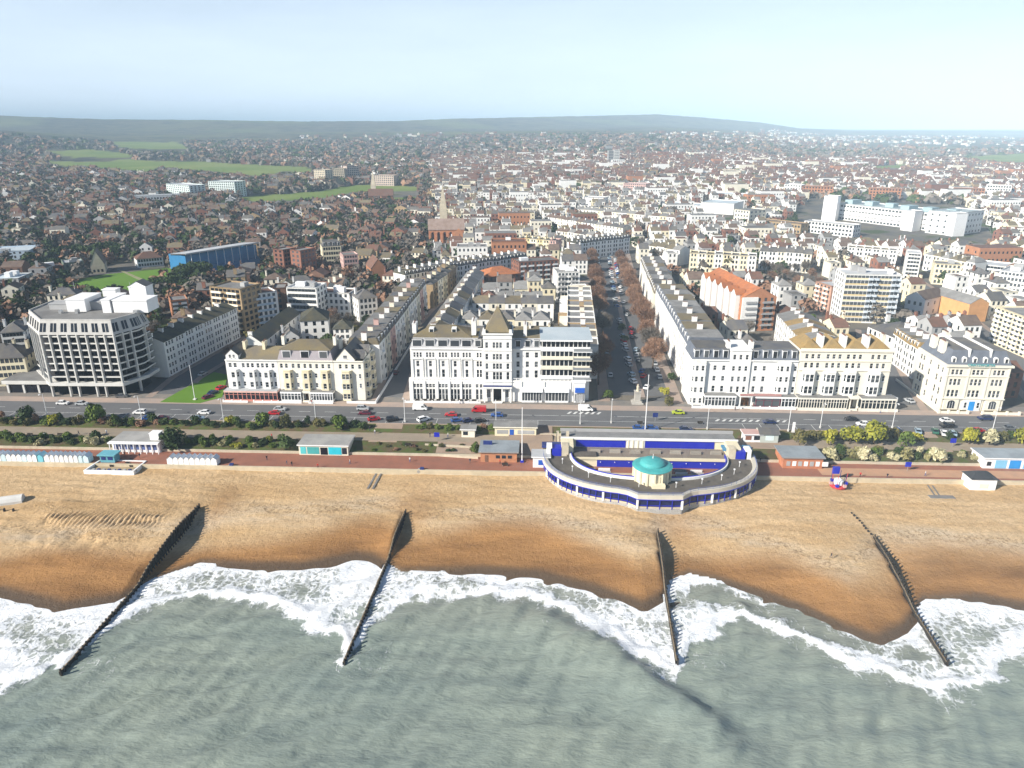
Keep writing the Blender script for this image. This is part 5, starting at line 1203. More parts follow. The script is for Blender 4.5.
for px,py,lab in ((48,418,'opposite the concrete hotel'),(142,420,'by the white saloon near the lawn'),(224,423,'beside the yellow bush in the shrub bed'),(316,422,'opposite the corner house'),(405,422,'at the mouth of the side street beside the white car'),(496,424,'beside the blue car'),(580,424,'west of the avenue crossing'),(611,423,'at the avenue crossing'),(707,429,'east of the hatched crossing'),(788,431,'beside the tall sign panel'),(820,428,'left of the yellow-green trees'),(892,428,'at the corner of the villa side street'),(992,432,'in front of the villa hotel')):
    x,y=G(px,py,8.); l='white street lamp '+lab
    if first[0]: LP.location=(x,y,8.0); LP['label']=l; LP['group']='white street lamps along the seafront road'; first[0]=False
    else: dup(LP,(x,y,8.0),R.uniform(-.1,.1),l,'white street lamps along the seafront road')
for px,py,z,lab,m in ((437,441,7.,'blue square information sign on the promenade west of the brick cafe',BLUE),(952,447,7.,'blue square sign beside the white lamp on the upper promenade',BLUE),(907,471,5.,'round royal blue sign at the foot of the planted bank',BLUE),(655,421,8.,'blue notice board at the west end of the roof walk',NAVY)):
    x,y=G(px,py,z); e=thing('sign',lab,'sign',(x,y,z)); MB().tube((0,0,0),(0,0,2.6),.06,.06,6).build('post',[METAL],e); MB().box(-.85,-.06,1.4,.85,.06,2.9,bottom=True).build('panel',[m],e)
x,y=G(744,439,7.); 
x,y=G(793,432,8.); e=thing('sign','tall white roadside sign panel beside the lamp','sign',(x,y,8.)); MB().box(-.4,-.12,0,.4,.12,3.4).build('panel',[WHITE2],e); MB().box(-.5,-.2,-.1,.5,.2,.3).build('base',[CONC],e)
# statue at the foot of the avenue
x,y=G(637,403,8.); e=thing('war_memorial','pale stone monument with a figure at the seaward end of the avenue','monument',(x,y,8.05))
MB().box(-2,-2,0,2,2,.5).box(-1.5,-1.5,.5,1.5,1.5,1.0).box(-1.0,-1.0,1.0,1.0,1.0,4.2).box(-1.2,-1.2,4.2,1.2,1.2,4.5).build('pedestal',[mat('grey_stone',(.42,.40,.36),.85,.15)],e)
MB().lathe([(.55,4.5),(.42,5.4),(.5,6.2),(.2,6.6),(.26,6.9),(0,7.15)],8).build('figure',[STONE],e)
x,y=G(952,454,7.); 
# promenade benches
bench=[None]
for i,(px,py,z) in enumerate([(60,436,7),(92,436,7),(255,440,7),(345,441,7),(505,466,5),(845,450,7),(868,452,7),(980,452,7),(30,436,7),(180,438,7),(408,446,7),(700,424,8),(640,424,8)]):
    x,y=G(px,py,z); lab=['grey bench by the bank above the western huts','grey bench near the white lamp west of the shelter','grey bench above the turquoise shelter, west side','grey bench at the east end of the turquoise shelter','grey bench on the red promenade before the brick cafe','grey bench beside the yellow-green trees','grey bench between straw-coloured clumps','grey bench near the two walkers in the east','westernmost grey bench of the upper promenade','grey bench east of the white shelter','grey bench beside the blue sign bed','grey bench on the roof walk, eastern','grey bench on the roof walk, middle'][i]
    if bench[0] is None:
        e=thing('bench',lab,'bench',(x,y,z),0,'promenade benches'); MB().box(-.9,-.25,.38,.9,.25,.46,bottom=True).build('seat',[TIMBER],e); MB().box(-.9,.22,.5,.9,.28,.95,bottom=True).build('backrest',[TIMBER],e)
        for s_ in (-.7,.7): MB().box(s_-.05,-.22,0,s_+.05,.26,.4).build('leg',[METAL],e)
        bench[0]=e
    else: dup(bench[0],(x,y,z),0,lab)
# low walls and ramps of the promenade near the brick cafe
for (pa,pb,z,lab) in (((374,452),(478,459),5.,'long buff flower-bed wall west of the brick cafe'),((425,446),(481,449),6.3,'pale stepped wall above the flower bed'),((540,436),(564,436),7.,'buff wall west of the upper bandstand block')):
    a,b=G(*pa,z),G(*pb,z); e=MB().box(0,0,-1,math.hypot(b[0]-a[0],b[1]-a[1]),.4,.7).build('garden_wall',[STONE],None,(a[0],a[1],z),math.atan2(b[1]-a[1],b[0]-a[0])); tag(e,lab,'wall',kind='thing')
mb=MB(); mb.poly([(-24,11.4,5.8),(9,11.4,5.8),(9,17.3,7.02),(-24,17.3,7.02)]); mb.poly([(73,11.0,5.02),(88,11.0,5.02),(88,17.3,7.02),(73,17.3,7.02)]); mb.poly([(-2,17.2,7.03),(12,17.2,7.03),(12,28.6,8.0),(-2,28.6,8.0)]); mb.poly([(68,17.2,7.03),(88,17.2,7.03),(88,24,7.03),(68,24,7.03)])
for a,b in ((-46,-37),(129,134),): mb.poly([(a,11.0,5.03),(b,11.0,5.03),(b,17.4,7.05),(a,17.4,7.05)]); mb.poly([(a,23.2,7.05),(b,23.2,7.05),(b,28.7,8.05),(a,28.7,8.05)])
struct('promenade_ramp',mb,[mossy('buff_ramp_paving',(.35,.26,.19),(.29,.22,.17),.85,.25)])
# ---------------------------------------------------------------- plants
def leaf_arrays(blobs,n,size,rs,flat=.0,elong=1.0):
    """n small leaf faces spread over and through lumps (x,y,z,rx,ry,rz)"""
    B=np.array(blobs,float); w=(B[:,3]*B[:,4]*B[:,5])**.67; k=rs.choice(len(B),n,p=w/w.sum()); b=B[k]
    d=rs.normal(size=(n,3)); d/=np.linalg.norm(d,axis=1)[:,None]; d[:,2]=np.where(d[:,2]<-.35,-d[:,2],d[:,2])
    r=rs.uniform(.45,1.08,n)**.5
    p=b[:,:3]+d*b[:,3:]*r[:,None]
    nrm=d+rs.normal(size=(n,3))*.55; nrm/=np.linalg.norm(nrm,axis=1)[:,None]
    t=np.cross(nrm,rs.normal(size=(n,3))); t/=np.linalg.norm(t,axis=1)[:,None]; q=np.cross(nrm,t)
    s=size*rs.uniform(.6,1.35,n)[:,None]
    v=np.stack([p-t*s*elong-q*s*.55,p+t*s*elong*.2-q*s*.8,p+t*s*elong+q*s*.45,p-t*s*elong*.3+q*s*.85],1).reshape(-1,3)
    return v
def twig_arrays(blobs,n,ln,wd,rs):
    B=np.array(blobs,float); w=(B[:,3]*B[:,4]*B[:,5]); k=rs.choice(len(B),n,p=w/w.sum()); b=B[k]
    d=rs.normal(size=(n,3)); d/=np.linalg.norm(d,axis=1)[:,None]
    p=b[:,:3]+d*b[:,3:]*(rs.uniform(.15,1,n)**.45)[:,None]
    u=d*.9+rs.normal(size=(n,3))*.55+np.array([0,0,.35]); u/=np.linalg.norm(u,axis=1)[:,None]
    t=np.cross(u,rs.normal(size=(n,3))); t/=np.linalg.norm(t,axis=1)[:,None]
    L=ln*rs.uniform(.6,1.4,n)[:,None]; W=wd*rs.uniform(.7,1.3,n)[:,None]
    return np.stack([p-u*L*.5-t*W,p-u*L*.5+t*W,p+u*L*.5+t*W*.3,p+u*L*.5-t*W*.3],1).reshape(-1,3)
def quads_mesh(name,v,mats,mi=None):
    n=len(v)//4; me=bpy.data.meshes.new(name); me.vertices.add(len(v)); me.vertices.foreach_set('co',v.reshape(-1).astype(np.float32))
    me.loops.add(len(v)); me.loops.foreach_set('vertex_index',np.arange(len(v),dtype=np.int32)); me.polygons.add(n); me.polygons.foreach_set('loop_start',np.arange(0,len(v),4,dtype=np.int32))
    try: me.polygons.foreach_set('loop_total',np.full(n,4,np.int32))
    except Exception: pass
    for m in mats: me.materials.append(m)
    if mi is not None: me.polygons.foreach_set('material_index',mi.astype(np.int32))
    me.update(calc_edges=True); return me
def lumps(rs,w,h,k,base=.3,spread=.62):
    o=[(0,0,h*.42,w*.38,w*.38,h*.45)]
    for i in range(k):
        t=rs.uniform(0,6.28); r=w*.5*spread*rs.uniform(.5,1); s=w*rs.uniform(.17,.28)
        o.append((r*math.cos(t),r*math.sin(t),h*rs.uniform(.16,.7),s,s,min(s*.95,h*.3)))
    return o
SHRUB={}
def shrub_mesh(kind,i):
    k=(kind,i)
    if k not in SHRUB:
        rs=np.random.RandomState(abs(hash(kind))%1 + 100*i+len(kind)*7); m={'dark':LEAFD,'green':LEAFG,'yellow':LEAFY,'straw':LEAFB,'olive':LEAFO,'brown':TWIG}[kind]
        L=lumps(rs,2.6,2.0,9)
        v=leaf_arrays(L,420,.17,rs) if kind!='straw' else leaf_arrays(L,420,.2,rs,elong=1.6)
        SHRUB[k]=quads_mesh('foliage',v,[m])
    return SHRUB[k]
STEM=MB().tube((0,0,-.3),(0,0,.9),.09,.05,5).mesh('stem',[BARK])
nsh=0
WORD={'dark':'dark evergreen','green':'green','yellow':'yellow-green','straw':'straw-coloured plumed','olive':'olive','brown':'bare brown'}
def put_shrub(kind,x,y,z,sx,h,label,group,i):
    e=thing('shrub',label,'shrub',(x,y,z-.05),R.uniform(0,6.28),group); e.scale=(sx/2.6,sx/2.6*R.uniform(.85,1.1),h/2.0)
    link('foliage',shrub_mesh(kind,i%4),e); link('stem',STEM,e)
SEG=[('westernmost roadside shrub bed',-185,-118,23.9,28.0,7.5,30,'dark olive green dark brown dark'.split(),(2.2,4.2),(1.8,3.6),2),
 ('shrub bed opposite the lawn',-118,-84,23.9,28.0,7.5,13,'dark dark green olive'.split(),(2.4,4.),(1.8,3.2),2),
 ('shrub bed facing the cream hotel',-84,-49,23.9,28.0,7.5,14,'green dark olive dark'.split(),(2.2,4.0),(1.7,3.2),2),
 ('shrub bed opposite the grand hotel',-33,-6,24.2,27.6,7.5,12,'green olive brown green'.split(),(2,3.2),(1.3,2.6),1),
 ('shrub bed east of the bandstand',92,128,23.9,28.0,7.5,13,'yellow olive green olive'.split(),(2.6,4.2),(2.,3.4),2),
 ('easternmost roadside shrub bed',136,185,23.9,28.0,7.5,18,'olive green dark straw'.split(),(2.4,4.0),(1.8,3.2),2),
 ('planted bank behind the western huts',-180,-128,11.8,16.6,6.2,34,'dark green dark green straw'.split(),(2.,3.8),(1.5,2.8),2),
 ('planted bank between the two shelters',-107,-75,11.8,16.6,6.2,24,'green dark yellow green straw'.split(),(2,3.8),(1.4,2.8),2),
 ('low bed beside the turquoise shelter',-45,-10,12,16.2,6.2,15,'olive brown dark green'.split(),(1.6,2.6),(.8,1.4),2),
 ('planted bank east of the terracotta cafe',96,129,11.8,16.8,6.2,26,'straw green straw dark olive'.split(),(2.2,3.8),(1.5,2.6),2),
 ('planted bank beside the eastern shelter',134.5,141,11.8,16.6,6.2,4,'straw green straw'.split(),(2,3),(1.2,2.2),2)]
for nm,x0,x1,v0,v1,z,n,kinds,wr,hr,rows in SEG:
    L=[]
    for i in range(n):
        x=lerp(x0,x1,(i+R.uniform(.1,.9))/n); k=R.choice(kinds); v=lerp(v0,v1,R.uniform(.05,.95) if rows==2 else R.uniform(.3,.7)); L.append((x,v,k))
    L.sort(); cnt={}
    for i,(x,v,k) in enumerate(L):
        c=cnt.get(k,0); cnt[k]=c+1
        put_shrub(k,x,v,z+(v-(v0+v1)/2)*.2,R.uniform(*wr),R.uniform(*hr),f'{WORD[k]} shrub, {nth(c)} from the west in the {nm}',f'shrubs in the {nm}',i)
# larger seafront shrubs and small trees, placed one by one
for px,py,w,h,k,lab in ((27,420,7,6,'dark','big dark round bush in the shrub bed opposite the concrete hotel'),(98,420,7.5,6.5,'green','big bright green round tree in the shrub bed opposite the concrete hotel'),(55,422,4,3.6,'yellow','ochre bush between the two big round bushes in the west'),(118,424,4.5,4.4,'green','green bush beside the big bright green tree in the west'),(170,447,9.5,6.2,'dark','large dark bush beside the east end of the white shelter'),(231,422,3.6,3,'yellow','small golden bush under a street lamp opposite the white hotel'),(263,423,5.5,5,'green','tall green bush opposite the white and cream hotels'),(286,425,4.6,4.6,'olive','olive bush opposite the cream hotel'),(341,426,6.5,4.8,'green','broad dark green bush opposite the corner house'),(285,449,7,4.2,'dark','large dark bush touching the west end of the turquoise shelter'),(474,457,3.2,3.6,'green','green bush against the west wall of the orange cafe'),
  (799,441,5.5,5.,'olive','pale olive bush behind the terracotta cafe'),(828,441,5.4,4.4,'yellow','smaller yellow-green tree left of the biggest yellow tree'),(849,440,7.2,5.8,'yellow','broad yellow-green tree in the middle of the eastern shrub bed'),(873,440,10,7.4,'yellow','biggest yellow-green tree of the eastern shrub bed'),(905,443,5.2,5.,'green','green bush right of the biggest yellow tree'),(968,440,6,5,'yellow','yellow-green bush opposite the villa hotel'),(988,441,5,4.6,'straw','pale bush at the east end of the shrub bed'),(1018,440,5,5.5,'yellow','golden bush at the right edge of the shrub bed'),(838,455,4.4,3.4,'dark','rounded dark bush behind the straw clumps'),(873,467,5,4.0,'straw','pale plumed clump in the middle of the eastern bank'),(915,467,4.6,3.8,'straw','white-tipped plumed clump east of the middle of the bank'),(941,461,5.8,4.2,'straw','widest straw clump beside the eastern ramp'),(838,468,5.2,3.6,'straw','straw clump beside the terracotta cafe')):
    z=8. if py<445 else 6.3; x,y=G(px,py,z); y=y-.8 if py<445 else max(y,12.6); put_shrub(k,x,y,z-.4,w,h,lab,'large bushes along the promenade',R.randrange(4))
# ---- bare trees of the avenue
def bare_tree_mesh(seed,h=12,w=10.5,n=1500,m=TWIG,ln=1.1,wd=.035):
    rs=np.random.RandomState(seed); blobs=[(0,0,h*.66,w*.34,w*.34,h*.30)]
    for i in range(9):
        t=6.28*i/9+rs.uniform(-.3,.3); r=w*rs.uniform(.22,.34); blobs.append((r*math.cos(t),r*math.sin(t),h*rs.uniform(.48,.82),w*.2,w*.2,h*.16))
    crown=quads_mesh('crown',twig_arrays(blobs,n,ln,wd,rs),[m])
    tr=MB(); tr.tube((0,0,-.4),(0,0,h*.35),.32,.24,7)
    for b in blobs:
        mid=(b[0]*.4,b[1]*.4,h*.5); tr.tube((0,0,h*.3),mid,.17,.11,5,cap=False); tr.tube(mid,b[:3],.11,.05,5,cap=False)
        for j in range(4):
            d=rs.normal(size=3); d/=np.linalg.norm(d); q=(b[0]+d[0]*b[3]*.9,b[1]+d[1]*b[4]*.9,b[2]+abs(d[2])*b[5]*.9); tr.tube(b[:3],q,.05,.02,4,cap=False)
    return crown,tr.mesh('trunk',[BARK])
BARE=[bare_tree_mesh(s,m=(TWIGG if s==5 else TWIG),n=4200,wd=.055) for s in (1,3,5,2)]
def put_tree(pair,name,label,x,y,z,s,group,cat='tree',sz=None):
    e=thing(name,label,cat,(x,y,z),R.uniform(0,6.28),group); e.scale=(s,s,sz or s)
    link('crown',pair[0],e); link('trunk',pair[1],e); return e
i=0
for row,lst in (('west',((592,252),(594,259),(595,267),(596,275),(597,284),(597,293),(599,303),(603,320),(601,345),(599,365))),('east',((620,252),(623,259),(626,266),(628,274),(631,282),(634,290),(637,299),(642,308),(646,317),(648,327),(651,338),(654,350)))):
    for k,(px,py) in enumerate(lst):
        x,y=G(px,py,16.); put_tree(BARE[(0,1,0,3,0,0,3,2,1,0)[k%10] if row=='west' else (3,1,3,0,3,0,3,0,0,0,2,0)[k]],'bare_tree',f'bare brown avenue tree, {nth(len(lst)-1-k)} from the sea on the {row} side of the avenue',x,y,gz(x,y),R.uniform(1.0,1.18) if k>2 else R.uniform(.85,1.0),'bare trees along the avenue')
for px,py,lab,kd in ((622,328,'green shrub on the central strip of the avenue, farther one','green'),(625,340,'dark shrub on the central strip of the avenue, nearer one','dark'),(665,393,'yellow palm-like shrub at the corner of the white hotel','yellow'),(669,402,'olive shrub below the yellow one at the white hotel corner','olive'),(608,396,'shaded green shrub on the west pavement of the avenue','green'),(604,350,'lime green shrub in the shade west of the avenue','yellow'),(672,378,'clipped dark bay tree at the side door of the white hotel','dark')):
    x,y=G(px,py,9.); put_shrub(kd,x,y,gz(x,y)+.1,4.2,3.4,lab,'shrubs at the foot of the avenue',R.randrange(4))
# ---------------------------------------------------------------- streets
AVE=[(43.5,47.8),(45.5,100),(47.5,146),(50.5,205),(53.5,260),(58,330),(62,385),(66,440)]
street('avenue',AVE,21.5,pave=4.2)
mb=MB()
for i in range(len(AVE)-1):
    a,b=AVE[i],AVE[i+1]; s0=(a[0]+.6,a[1]); s1=(b[0]+.6,b[1])
    if i==0: s0=(s0[0]+.6,s0[1]+8)
    mb.poly([(s0[0]-1.2,s0[1],8.24),(s0[0]+1.2,s0[1],8.24),(s1[0]+1.2,s1[1],8.24),(s1[0]-1.2,s1[1],8.24)])
struct('avenue_central_pavement',mb,[PAVEM])
street('side_street',[(-45.6,47.8),(-48,80),(-48.5,115),(-47,150),(-45,180),(-40,220),(-36,250),(-28,300)],8.2)
street('villa_street',[(134.5,47.8),(140,70),(149,100),(157,125),(166,150)],9)
street('lawn_street',[(-128,47.8),(-130,70),(-127.5,100),(-124,130),(-118,165)],8.4)
street('east_street',[(186,47.8),(200,90),(213,140),(226,200),(238,250),(246,300)],12)
street('cross_street',[(-95,265),(-40,262),(0,258),(48,254)],7)
street('terrace_street',[(76,300),(118,285),(160,262),(200,262),(240,262)],7)
street('curved_street',[(100,258),(112,225),(124,190),(134,165),(150,150)],7)
# lawn between the concrete hotel and the white hotel
a=[G(160,402,8.2),G(200,403,8.2),G(222,397,8.2),G(228,375,8.2),G(214,372,8.2),G(185,388,8.2)]
struct('lawn',MB().prism(a,7.5,8.2),[GRASS]); mark_poly(a)
# ---------------------------------------------------------------- vehicles
def car_proto(name,paint,kind='car'):
    e=thing(name,'','car'); B=MB(); g=MB()
    if kind=='van':
        x0,x1,hw,zb,zt,fr=-2.5,2.5,.95,.4,2.1,1.3
        prof=[(x0,zb),(x1,zb),(x1,.95),(x1-.25,1.15),(x1-1.15,2.0),(x1-1.4,zt),(x0+.1,zt),(x0,1.9)]
        gl=[((x1-.3,1.2),(x1-1.1,1.95))]
    elif kind=='suv': prof=[(-2.1,.4),(2.15,.4),(2.2,.85),(1.95,1.02),(1.0,1.12),(.95,1.12),(-2.05,1.12),(-2.15,.9)]; hw=.9
    else: prof=[(-2.05,.32),(2.05,.32),(2.12,.62),(1.85,.82),(.95,.94),(-1.75,.97),(-2.05,.9),(-2.1,.6)]; hw=.86
    n=len(prof)
    for sgn in (-1,1):
        B.poly([(x,sgn*hw,z) for x,z in (prof if sgn<0 else prof[::-1])])
    for i in range(n):
        a,b=prof[i],prof[(i+1)%n]; B.poly([(a[0],hw,a[1]),(b[0],hw,b[1]),(b[0],-hw,b[1]),(a[0],-hw,a[1])][::-1])
    if kind=='van':
        g.poly([(2.23,-.8,1.2),(2.23,.8,1.2),(1.40,.75,1.97),(1.40,-.75,1.97)]); g.poly([(.6,-.96,1.25),(1.9,-.96,1.25),(1.3,-.96,1.85),(.6,-.96,1.85)]); g.poly([(1.9,.96,1.25),(.6,.96,1.25),(.6,.96,1.85),(1.3,.96,1.85)])
    else:
        zb=1.12 if kind=='suv' else .95; zt=1.68 if kind=='suv' else 1.42; xb=(-2.0,1.05) if kind=='suv' else (-1.75,1.0); xt=(-1.75,.35) if kind=='suv' else (-1.15,.25); wb,wt=hw-.06,hw-.24
        lo=[(xb[0],-wb,zb),(xb[1],-wb,zb),(xb[1],wb,zb),(xb[0],wb,zb)]; up=[(xt[0],-wt,zt),(xt[1],-wt,zt),(xt[1],wt,zt),(xt[0],wt,zt)]
        for i in range(4): g.poly([lo[i],lo[(i+1)%4],up[(i+1)%4],up[i]]); B.tube(lo[i],up[i],.05,n=4,cap=False)
        B.box(xt[0]-.04,-wt-.03,zt-.03,xt[1]+.04,wt+.03,zt+.05)
        xm=(xb[0]+xb[1])/2; 
        for sg in (-1,1): B.tube((xm,sg*(wb+.01),zb),((xt[0]+xt[1])/2,sg*(wt+.01),zt),.05,n=4,cap=False)
    B.build('body',[paint],e); g.build('car_window',[DGLASS],e)
    xs=(-1.35,1.35) if kind!='van' else (-1.6,1.6)
    for x in xs:
        for s_ in (-1,1): MB().tube((x,s_*(hw-.16),.32),(x,s_*(hw+.02),.32),.33,.33,10).build('wheel',[RUBBER],e)
    for s_ in (-1,1): MB().box(2.06 if kind!='van' else 2.44,s_*.6-.16,.62,2.15 if kind!='van' else 2.53,s_*.6+.16,.78).build('headlight',[METAL],e)
    return e
PA={k:mat('car_'+k,c,.25,.02,1,.02,spec=.6) for k,c in dict(white=(.78,.78,.78),silver=(.42,.44,.46),black=(.015,.015,.018),red=(.42,.012,.02),blue=(.03,.09,.30),dark_blue=(.012,.025,.09),grey=(.12,.125,.13),pale_blue=(.28,.38,.46),maroon=(.12,.012,.03),lime=(.42,.50,.02),green=(.03,.12,.08)).items()}
CARS={}
def car(kind,colour,x,y,z,rz,label,group=None):
    k=(kind,colour); nm={'van':'parked_van','suv':'parked_car','car':'parked_car'}[kind]
    if k not in CARS: e=car_proto(nm,PA[colour],kind); CARS[k]=e; e.location=(x,y,z); e.rotation_euler=(0,0,rz)
    else: e=dup(CARS[k],(x,y,z),rz)
    e['label']=label; e['category']='van' if kind=='van' else 'car'
    e['group']=group or 'vehicles on the seafront road'
Zr=8.0
for kind,col,px,py,rz,lab in (('car','white',63,403,0,'white car on the pavement edge before the concrete hotel, nearer its corner'),('car','silver',82,403.5,0,'pale car just right of the white car before the concrete hotel'),('suv','white',140,412.5,180,'white car driving past the lawn'),('car','blue',149,418,15,'blue car parked behind the shrub bed west of the maroon car'),('car','maroon',163,418.5,15,'maroon car parked behind the shrub bed opposite the lawn'),('car','white',204,412.5,180,'long white car driving past the lawn corner'),('car','pale_blue',198,418.5,20,'pale blue car half hidden by the shrub bed'),('car','red',221,388,70,'red car parked on the drive beside the lawn'),('car','dark_blue',213,393,70,'dark blue car behind the maroon one beside the lawn'),('car','maroon',208,397,60,'dark maroon car nearest the road beside the lawn'),
  ('car','silver',280,409,0,'silver car in the far lane before the cream hotel'),('car','red',274,413,180,'red car in the near lane before the cream hotel'),('suv','silver',363,408.5,0,'silver car at the mouth of the side street'),('car','maroon',365,413,180,'dark red car driving below the silver car at the side street'),('car','red',374,419,25,'red car parked nose out in the bays near the side street'),('suv','black',392.5,419.5,25,'black car parked between the red car and the white car'),('van','white',420,408.5,0,'white van in the far lane at the corner of the grand hotel'),('suv','white',423.5,419.5,40,'white car parked at an angle in the bays opposite the grand hotel'),('car','red',451,414.5,180,'small red car following the blue one opposite the grand hotel'),('van','red',479,410.5,180,'bright red van before the grand hotel'),('car','blue',457,420,20,'blue car parked in the bays left of two dark ones'),('car','dark_blue',468.5,420.5,20,'dark blue car parked in the middle of the three bays'),('car','black',480,420.5,20,'black car parked right of the dark blue one'),('car','blue',497,415,180,'blue car in the near lane before the grand hotel tower'),('van','white',585.5,409.5,0,'large white van at the corner of the modern hotel end'),('car','lime',678,412.5,180,'lime yellow car at the mouth of the avenue'),('car','dark_blue',769,422,180,'dark blue car in the near lane before the white corner hotel'),('car','black',851,419,180,'black car before the ochre-roofed hotel'),('car','white',863,424,180,'white car partly behind the yellow-green trees'),
  ('car','silver',909,401,105,'silver car waiting at the mouth of the villa street'),('van','white',890,400,105,'white van at the corner of the glazed veranda'),('car','blue',897,430.5,60,'blue car parked behind the yellow-green trees'),('car','pale_blue',918,431,70,'pale blue car parked nose out in the eastern bays'),('car','white',947,420.5,0,'white car in the far lane before the villa hotel'),('suv','dark_blue',985,418.5,180,'navy car passing the villa hotel gate'),('suv','black',947,426,180,'black car under the white car before the villa hotel'),('car','green',935,431,70,'dark green car parked beside the pale blue one'),('car','white',944,433,70,'white car parked between two green ones'),('car','pale_blue',953,433,70,'pale teal car at the east end of the bays'),('car','red',978,430.5,10,'red car behind the bushes opposite the villa hotel'),('car','grey',1010,428,0,'grey car at the east edge of the seafront road'),('car','blue',639,428,0,'blue car parked left of the flagpole behind the roof walk'),('car','blue',652,428,0,'blue car parked right of the flagpole behind the roof walk'),('car','dark_blue',686,429,0,'dark blue car parked east of the flagpole behind the roof walk'),('car','maroon',396,373,88,'maroon car in the shade of the side street'),('car','grey',122,396,10,'grey car under the canopy of the concrete hotel'),('car','silver',203,374,80,'silver car in the shade beside the white side terrace'),('car','black',988,402,75,'black car in the shadow beside the villa hotel'),('van','white',938,318,75,'white van in the eastern street behind the villa hotel'),('car','grey',925,340,75,'grey car in the eastern street, nearest the ochre roof'),('car','silver',960,305,75,'silver car far up the eastern street')):
    x,y=G(px,py,Zr+.5); zz=8.0 if y<43.2 else (8.14 if y<48 else gz(x,y)+.125)
    car(kind,col,x,y,zz,rad(rz),lab)
AR=random.Random(3)
def along(pts,d):
    for a,b in zip(pts,pts[1:]):
        L=math.hypot(b[0]-a[0],b[1]-a[1])
        if d<=L: t=d/L; return lerp(a[0],b[0],t),lerp(a[1],b[1],t),math.atan2(b[1]-a[1],b[0]-a[0])
        d-=L
    return None
for off,side,d0,st,ang in ((-1.2,'central strip west side',24,6.4,.35),(3.4,'central strip east side',18,6.2,-.35),(-9.4,'west kerb',22,9.,0),(9.6,'east kerb',30,8.,0)):
    k=0; d=d0
    while d<330:
        p=along(AVE,d)
        if AR.random()<.78 and p:
            c=AR.choice(['white','silver','white','grey','black','blue','red','silver','white','pale_blue']); x=p[0]+off; kd='suv' if AR.random()<.25 else 'car'
            if (kd,c) not in CARS and len(CARS)>40: kd='car'
            car(kd,c,x,p[1],gz(x,p[1])+.13,p[2]+ang,f'{c.replace("_"," ")} car parked in the avenue, {nth(k)} from the sea, {side}','cars parked along the avenue'); k+=1
        d+=st*AR.uniform(.95,1.25)
# ---------------------------------------------------------------- people
def person_mesh(pose,top,leg,hair):
    J={'pelvis':(0,0,.95,.13),'chest':(.02,0,1.28,.15),'neck':(.03,0,1.48,.06),'head':(.05,0,1.62,.095),'crown':(.05,0,1.72,.08)}
    s=pose
    for n_,sg in (('L',1),('R',-1)):
        k=s*sg
        J['hip'+n_]=(0,.09*sg,.9,.10); J['knee'+n_]=(.16*k,.1*sg,.5,.065); J['ank'+n_]=(.24*k-.08,.1*sg,.09,.045); J['toe'+n_]=(.24*k+.1,.11*sg,.04,.045)
        J['sh'+n_]=(.02,.19*sg,1.40,.07); J['elb'+n_]=(-.10*k,.25*sg,1.14,.05); J['wri'+n_]=(-.12*k+.12,.24*sg,.92,.035); J['han'+n_]=(-.12*k+.17,.24*sg,.84,.04)
    E=[('pelvis','chest'),('chest','neck'),('neck','head'),('head','crown')]
    for n_ in 'LR': E+=[('pelvis','hip'+n_),('hip'+n_,'knee'+n_),('knee'+n_,'ank'+n_),('ank'+n_,'toe'+n_),('chest','sh'+n_),('sh'+n_,'elb'+n_),('elb'+n_,'wri'+n_),('wri'+n_,'han'+n_)]
    ks=list(J); me=bpy.data.meshes.new('person'); me.from_pydata([J[k][:3] for k in ks],[(ks.index(a),ks.index(b)) for a,b in E],[])
    o=bpy.data.objects.new('tmp',me); COL.objects.link(o); o.modifiers.new('s','SKIN')
    for i,k in enumerate(ks): me.skin_vertices[0].data[i].radius=(J[k][3],)*2; me.skin_vertices[0].data[i].use_root=(k=='pelvis')
    sb=o.modifiers.new('u','SUBSURF'); sb.levels=1
    out=bpy.data.meshes.new_from_object(o.evaluated_get(bpy.context.evaluated_depsgraph_get())); bpy.data.objects.remove(o)
    for m in (SKIN,top,leg,hair): out.materials.append(m)
    for p in out.polygons:
        c=p.center; p.use_smooth=True
        p.material_index=0 if c.z>1.46 or (abs(c.y)>.18 and c.z<.93 and c.z>.75) else (1 if c.z>.9 else 2)
        if c.z>1.66 or (c.z>1.56 and c.x<.0): p.material_index=3
        if c.z<.1: p.material_index=3
    out.name='person'; return out
HAIR=mat('dark_hair',(.03,.02,.015),.7); cl=lambda n,c:mat('cloth_'+n,c,.85,.1,2,.1)
PM=[(person_mesh(1,cl('black',(.02,.02,.025)),cl('navy',(.02,.03,.07)),HAIR),'black coat'),(person_mesh(-.8,cl('red',(.45,.03,.03)),cl('black',(.02,.02,.025)),HAIR),'red jacket'),(person_mesh(.6,cl('white',(.6,.6,.58)),cl('blue',(.05,.09,.25)),HAIR),'pale jacket and blue jeans'),(person_mesh(-1,cl('navy',(.02,.03,.07)),cl('grey',(.12,.12,.12)),HAIR),'navy coat and grey trousers')]
